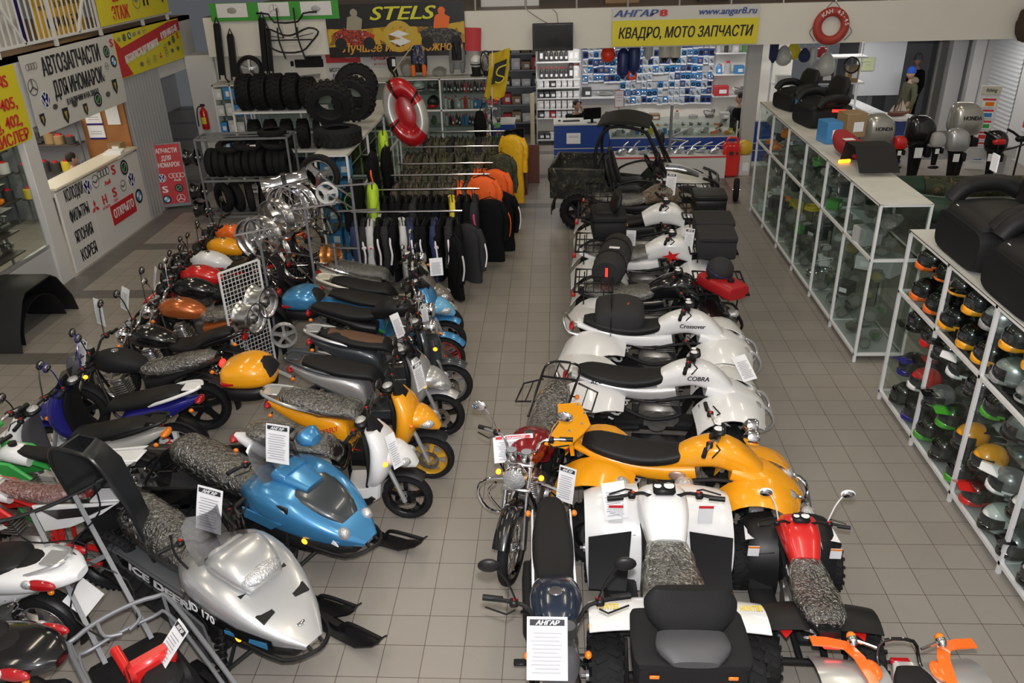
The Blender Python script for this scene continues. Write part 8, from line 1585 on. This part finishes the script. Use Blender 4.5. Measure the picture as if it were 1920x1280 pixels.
def person(label, loc, rz, top, low, hat=None, armL=None, armR=None, s=.93, legs=1, look=0., hood=None):
	"""facing local +x; origin between the feet; arm = (elbow, wrist)"""
	t = thing('person', label, 'person', loc, rz); t.scale = (s,) * 3
	aL = armL or ((.0, .27, 1.08), (.08, .25, .84)); aR = armR or ((.0, -.27, 1.08), (.08, -.25, .84))
	V_ = [(0, 0, .96)]; E_ = []; R = [(.13, .10)]
	c = chain(V_, E_, R, 0, [((0, 0, 1.12), (.13, .10)), ((0, 0, 1.34), (.15, .10)), ((.01, 0, 1.47), .055), ((.025, 0, 1.56), .05)])
	for sd, arm in ((1, aL), (-1, aR)):
		w = V(arm[1]); e = V(arm[0]); d = (w - e).normalized()
		k = chain(V_, E_, R, 2, [((0, sd * .19, 1.40), .055), (tuple(e), .042), (tuple(w), .028), (tuple(w + d * .07), .032)])
		sdv = d.cross(V((1, 0, 0))).normalized()
		for f in range(4): chain(V_, E_, R, k, [(tuple(w + d * .115 + sdv * (.018 * (f - 1.5))), .009), (tuple(w + d * (.15 - .006 * abs(f - 1.3)) + sdv * (.02 * (f - 1.5)) + V((.012, 0, 0))), .008)])
		chain(V_, E_, R, k, [(tuple(w + d * .06 + V((.035, 0, 0))), .010), (tuple(w + d * .10 + V((.045, 0, 0))), .009)])
	if legs:
		for sd in (1, -1): chain(V_, E_, R, 0, [((0, sd * .095, .86), .085), ((.02, sd * .10, .50), .06), ((-.01, sd * .10, .10), .042), ((.14, sd * .11, .04), .04)])
	body = part('body', skinmesh(V_, E_, R, 'body', skin), None, t)
	h = MB().ell((0, 0, 0), (.098, .076, .122), 20, 14)
	h.v = [V((p.x * (1 - .22 * max(0, -p.z / .122)) + (.012 if p.x > 0 and p.z < -.02 else 0), p.y * (1 - .25 * max(0, -p.z / .122)), p.z)) for p in h.v]
	h.body([(.085, .012, .012, .012, -1.2), (.108, -.018, .017, .014, -1.2), (.095, -.034, .012, .008, -.4)], 2, 8)
	for e in (-1, 1): h.ell((-.005, e * .078, -.005), (.022, .010, .033), 10, 6)
	h.mm(1)
	for e in (-1, 1): h.ell((.086, e * .030, .012), (.010, .013, .008), 8, 6).bar((.092, e * .016, .032), (.084, e * .048, .030), .006)
	h.mm(2).ell((.088, 0, -.060), (.010, .024, .007), 10, 6); h.mm(3)
	if not hat: hr = MB().ell((-.014, 0, .03), (.102, .083, .105), 18, 10); h.mi = 3; o = len(h.v); h.add([V((min(p.x, .07 - .0 * p.z) if p.z < .075 else p.x, p.y, max(p.z, -.02 - .03 * (p.x < 0)))) for p in hr.v], hr.f)
	part('head', h, [skin, ink, mat('lips', (.35, .13, .11), .5), hairm], t, loc=(.035, 0, 1.66), rot=(0, 0, look))
	if hat:
		hh = MB().lathe([(.0, .155), (.05, .15), (.092, .11), (.108, .05), (.108, .0), (.112, .0), (.112, .035)], 20); hh.v = [V((p.x * 1.02 - .008, p.y * .84, p.z)) for p in hh.v]; part('hat', hh, hat, t, loc=(.035, 0, 1.69), rot=(0, 0, look))
	V_ = [(0, 0, .86)]; E_ = []; R = [(.17, .14)]
	chain(V_, E_, R, 0, [((0, 0, 1.05), (.175, .135)), ((0, 0, 1.30), (.185, .135)), ((0, 0, 1.44), (.10, .085))])
	for sd, arm in ((1, aL), (-1, aR)): chain(V_, E_, R, 2, [((0, sd * .20, 1.39), .08), (arm[0], .066), (tuple(V(arm[1]) - (V(arm[1]) - V(arm[0])) * .06), .048)])
	part('jacket', skinmesh(V_, E_, R, 'jacket', top, 2), None, t)
	if hood: part('hood', MB().ell((-.07, 0, 1.50), (.11, .15, .09), 16, 10), hood, t)
	if legs:
		V_ = [(0, 0, .98)]; E_ = []; R = [(.15, .115)]
		for sd in (1, -1): chain(V_, E_, R, 0, [((0, sd * .095, .84), .10), ((.02, sd * .10, .50), .075), ((-.01, sd * .10, .08), .06)])
		part('trousers', skinmesh(V_, E_, R, 'trousers', low, 2), None, t)
		for sd in (1, -1): part('shoe', MB().body([(-.09, .05, .04, .05), (0, .05, .05, .05), (.12, .035, .048, .035), (.18, .03, .03, .025)], 2.6, 14, y=sd * .105), ink, t)
	return t
pA = P(1712, 132, 1.62); person('person in olive hooded coat and blue knitted hat near the entrance', (pA.x, pA.y, 0), PI + .15, olive, mat('brown cloth', (.16, .09, .04), .8), mat('blue knit', (.02, .10, .55), .8), hood=mat('fur lining', (.22, .19, .14), .9))
pB = P(1724, 108, 1.66); person('person in black jacket and grey knitted hat behind the one in olive', (pB.x, pB.y, 0), PI + .3, cb, cb, mat('grey knit', (.12, .12, .12), .8), s=.96)
pC = PY(1080, 199, 19.0); person('person at the blue desk with short dark hair, phone held at the ear', (pC.x, 19.0, pC.z - 1.52), -PI / 2 + .5, cb, cb, armL=((.22, .26, 1.18), (.10, .12, 1.56)), armR=((.20, -.28, 1.08), (.36, -.12, 1.05)), look=.1); part('phone', MB().box((.02, .10, 1.68), (.015, .06, .12), .004, (0, .2, 0)), ink, bpy.data.objects['person.002'])
solo('office_chair', MB().box((0, 0, .46), (.48, .46, .08), .03).cyl((0, 0, .05), (0, 0, .44), .03, 10).box((0, 0, .04), (.5, .06, .04)).box((0, 0, .04), (.06, .5, .04)).box((-.02, .26, .76), (.44, .06, .5), .025), leather, 'black office chair behind the blue desk', 'chair', (.45, 18.85, 0))
pD = PY(1388, 182, 18.95); person('person in grey sleeves and black waistcoat leaning on the glass counter by the column', (pD.x, 18.95, pD.z - 1.56), -PI / 2 - .5, mat('grey knit', (.12, .12, .12), .8), cb, armL=((.16, .27, 1.12), (.34, .18, 1.02)), armR=((.22, -.30, 1.10), (.46, -.32, 1.05)), look=-1.); part('waistcoat', MB().body([(0, .90, .185, .15, PI / 2), (0, 1.15, .195, .152, PI / 2), (0, 1.36, .17, .145, PI / 2), (0, 1.44, .11, .11, PI / 2)], 2.6, 18), cb, bpy.data.objects['person.003'])
pE = PX(134, 309, -8.45); person('person in beige sweater with dark hair leaning behind the white shop counter', (-8.45, pE.y, pE.z - 1.44), .35, mat('beige knit', (.36, .29, .20), .85), cb, armL=((.22, .26, 1.20), (.44, .12, 1.24)), armR=((.22, -.26, 1.20), (.44, -.10, 1.24)), look=.45)
# ---------------------------------------------------------------- shop on the left: shelves and goods
def goods_rack(name, label, x, y, w, zs, rz, seed, kinds, tagl, n=9, d=.35):
	t = thing(name, label, 'shelf unit', (x, y, 0), rz);
	for z in zs: part('shelf', MB().box((0, 0, z), (w, d, .02)), mat('dark shelf', (.07, .06, .055), .5), t)
	for s in (-1, 1): part('upright', MB().box((s * w / 2, 0, max(zs) / 2 + .2), (.03, .03, max(zs) + .4)), greytube, t)
	random.seed(seed); R = Matrix.Rotation(rz, 3, 'Z')
	for r_, z in enumerate(zs):
		for i in range(n):
			p = R @ V((-w / 2 + .12 + (w - .24) * i / (n - 1), random.uniform(-.08, .05), 0)); k = random.choice(kinds); s = random.uniform(.15, .24)
			item(k, random.choice((0, 1, 6, 5, 7, 0, 1)), '%s, %s along the %s shelf of %s' % (KN.get(k, k), nth(i), nth(r_), tagl), 'spare part', (x + p.x, y + p.y, z + .012), (s, s, s), random.uniform(0, 6), 'car parts on ' + tagl)
goods_rack('shelf_unit', 'dark shelves of chrome and black car parts behind the shop counter', -10.25, 13.2, 3.0, (.5, 1.0, 1.4, 1.85), PI / 2, 41, ('part', 'lamp', 'box', 'can'), 'the dark shop shelves', 10)
goods_rack('shelf_unit', 'glass shelves of car lamps and parts inside the shop window', -8.25, 9.6, 3.6, (.66, .98, 1.32, 1.68), PI / 2, 42, ('part', 'lamp', 'part', 'box', 'lamp'), 'the shop window shelves', 13, .5)
goods_rack('shelf_unit', 'tall shelves of silencers against the end wall of the shop', -9.35, 14.75, 1.3, (.5, 1.0, 1.5, 1.9), 0, 43, ('can', 'part', 'can'), 'the end wall shelves', 6)
for i, (y, z) in enumerate(((9.25, .80), (9.65, .74), (10.3, 1.42))): solo('tail_lamp', item_mesh('lamp', 1), None, 'large amber car lamp behind the shop glass, %s from the front' % nth(i), 'car lamp', (-8.0, y, z)).scale = (.22, .28, .22)
t = thing('wall_calendar', 'three part wall calendar on the wooden panel in the shop', 'calendar', (-8.42, 14.89, 1.95))
for i in range(3): part('page', MB().box((0, 0, .25 - i * .26), (.30, .012, .22)).mm(1).box((0, -.002, .125 - i * .26), (.30, .012, .03)).mm(2).box((0, -.008, .25 - i * .26), (.2, .002, .01)).box((0, -.008, .21 - i * .26), (.2, .002, .01)), [paper, navy, greyink], t)
t = thing('notice', 'plain white notice on the wooden panel beside the calendar', 'notice', (-8.05, 14.89, 1.98)); part('paper', MB().box((0, 0, 0), (.24, .01, .36)), paper, t)
item('box', 7, 'brown carton of cups at the end of the shop counter', 'carton', (-8.0, 14.68, 1.40), (.24, .2, .12)); solo('paper_stack', MB().box((0, 0, .02), (.30, .22, .04)).box((.03, .02, .05), (.28, .2, .02)), paper, 'stack of white papers at the end of the shop counter', 'papers', (-7.9, 14.35, 1.40), .2)
# ---------------------------------------------------------------- price sheets
def sheet_paper(label, px, py, z, rz, tilt=.25, w=.21, h=.30, head='АНГАР', red_=0):
	t = thing('price_sheet', label, 'price sheet', P(px, py, z), rz); t.rotation_euler = (-tilt, 0, rz); cv = lambda u, v: -.007 * math.sin(v * 2.5) * abs(u)
	G = [[(w * u / 2, cv(u, v), h * (v - .5)) for v in (0, .25, .5, .75, 1)] for u in (-1, -.5, 0, .5, 1)]
	part('paper', MB().sheet(G, .002), paper, t)
	b = MB()
	for i in range(11): b.box((-.005 * (i % 3), -.012, h * (.24 - i * .062)), (w * (.72 - .12 * (i % 4 == 1)), .0015, .0045))
	part('print', b, greyink, t)
	if head: part('heading_band', MB().box((0, -.012, h * .41), (w * .86, .002, h * .10)), redink if red_ else ink, t); text(head, t, (0, -.015, h * .375), h * .07, paper, bold=.05, shear=.3, width=w * .6)
	return t
for a in (('price sheet taped on the windscreen of the silver snowmobile', 393, 955, 1.10, -.35, .35, .23, .33), ('price sheet taped on the windscreen of the blue snowmobile', 521, 832, 1.18, -.25, .3, .21, .32), ('wide offer sheet hung on the cherry red motorcycle mirror', 963, 840, 1.0, .15, .5, .33, .22, 'Акция!!!', 1), ('price sheet hung from the headlamp of the cherry red motorcycle', 1062, 908, .82, -.5, .25, .15, .30), ('long price sheet covering the headlamp of the black motorcycle', 1026, 1215, 1.16, .0, .7, .23, .34), ('blank white sheet hung on the mirror of the yellow quad', 1152, 938, .92, .25, .5, .18, .28, None), ('price sheet on the front of the white sport quad behind the yellow one', 1395, 690, 1.05, .5, .9, .16, .26, None), ('price sheet on the handlebar of the camouflage quad', 1258, 345, 1.15, -.35, .3, .16, .34), ('long price sheet on the handlebar of the white star quad', 1292, 450, 1.1, -.4, .3, .12, .30), ('white tag sheet on the side of the farthest white quad', 1183, 446, .75, -.2, .3, .14, .22, None), ('price sheet laid on the engine sled', 318, 1215, .70, -.8, .8, .16, .34), ('curled price sheet on the chrome mirror of the graphite scooter', 745, 610, 1.05, .9, .4, .12, .26, None), ('narrow price sheet hung on the silver scooter windscreen', 785, 705, 1.0, 1.1, .2, .14, .28), ('folded price sheet on the light blue scooter', 796, 590, 1.05, 1.0, .1, .10, .24), ('blank sheet on the front of the cream scooter before the clothes rail', 818, 500, 1.1, .2, .2, .16, .22, None), ('price sheet on the handlebar of the film wrapped black motorcycle', 155, 660, 1.05, -.7, .3, .20, .28), ('white sheet behind the mirror of the black cruiser', 187, 585, 1.15, -.6, .1, .18, .30, None), ('white sheet with black strokes on the copper motorcycle', 235, 560, 1.1, -.7, .3, .20, .26, None), ('price sheet on the handlebar of the pinstriped black motorcycle', 291, 520, 1.1, -1., .3, .14, .26, None), ('blank sheet hanging on the front of the white scooter', 738, 845, .95, .9, .3, .10, .30, None)): sheet_paper(*a)
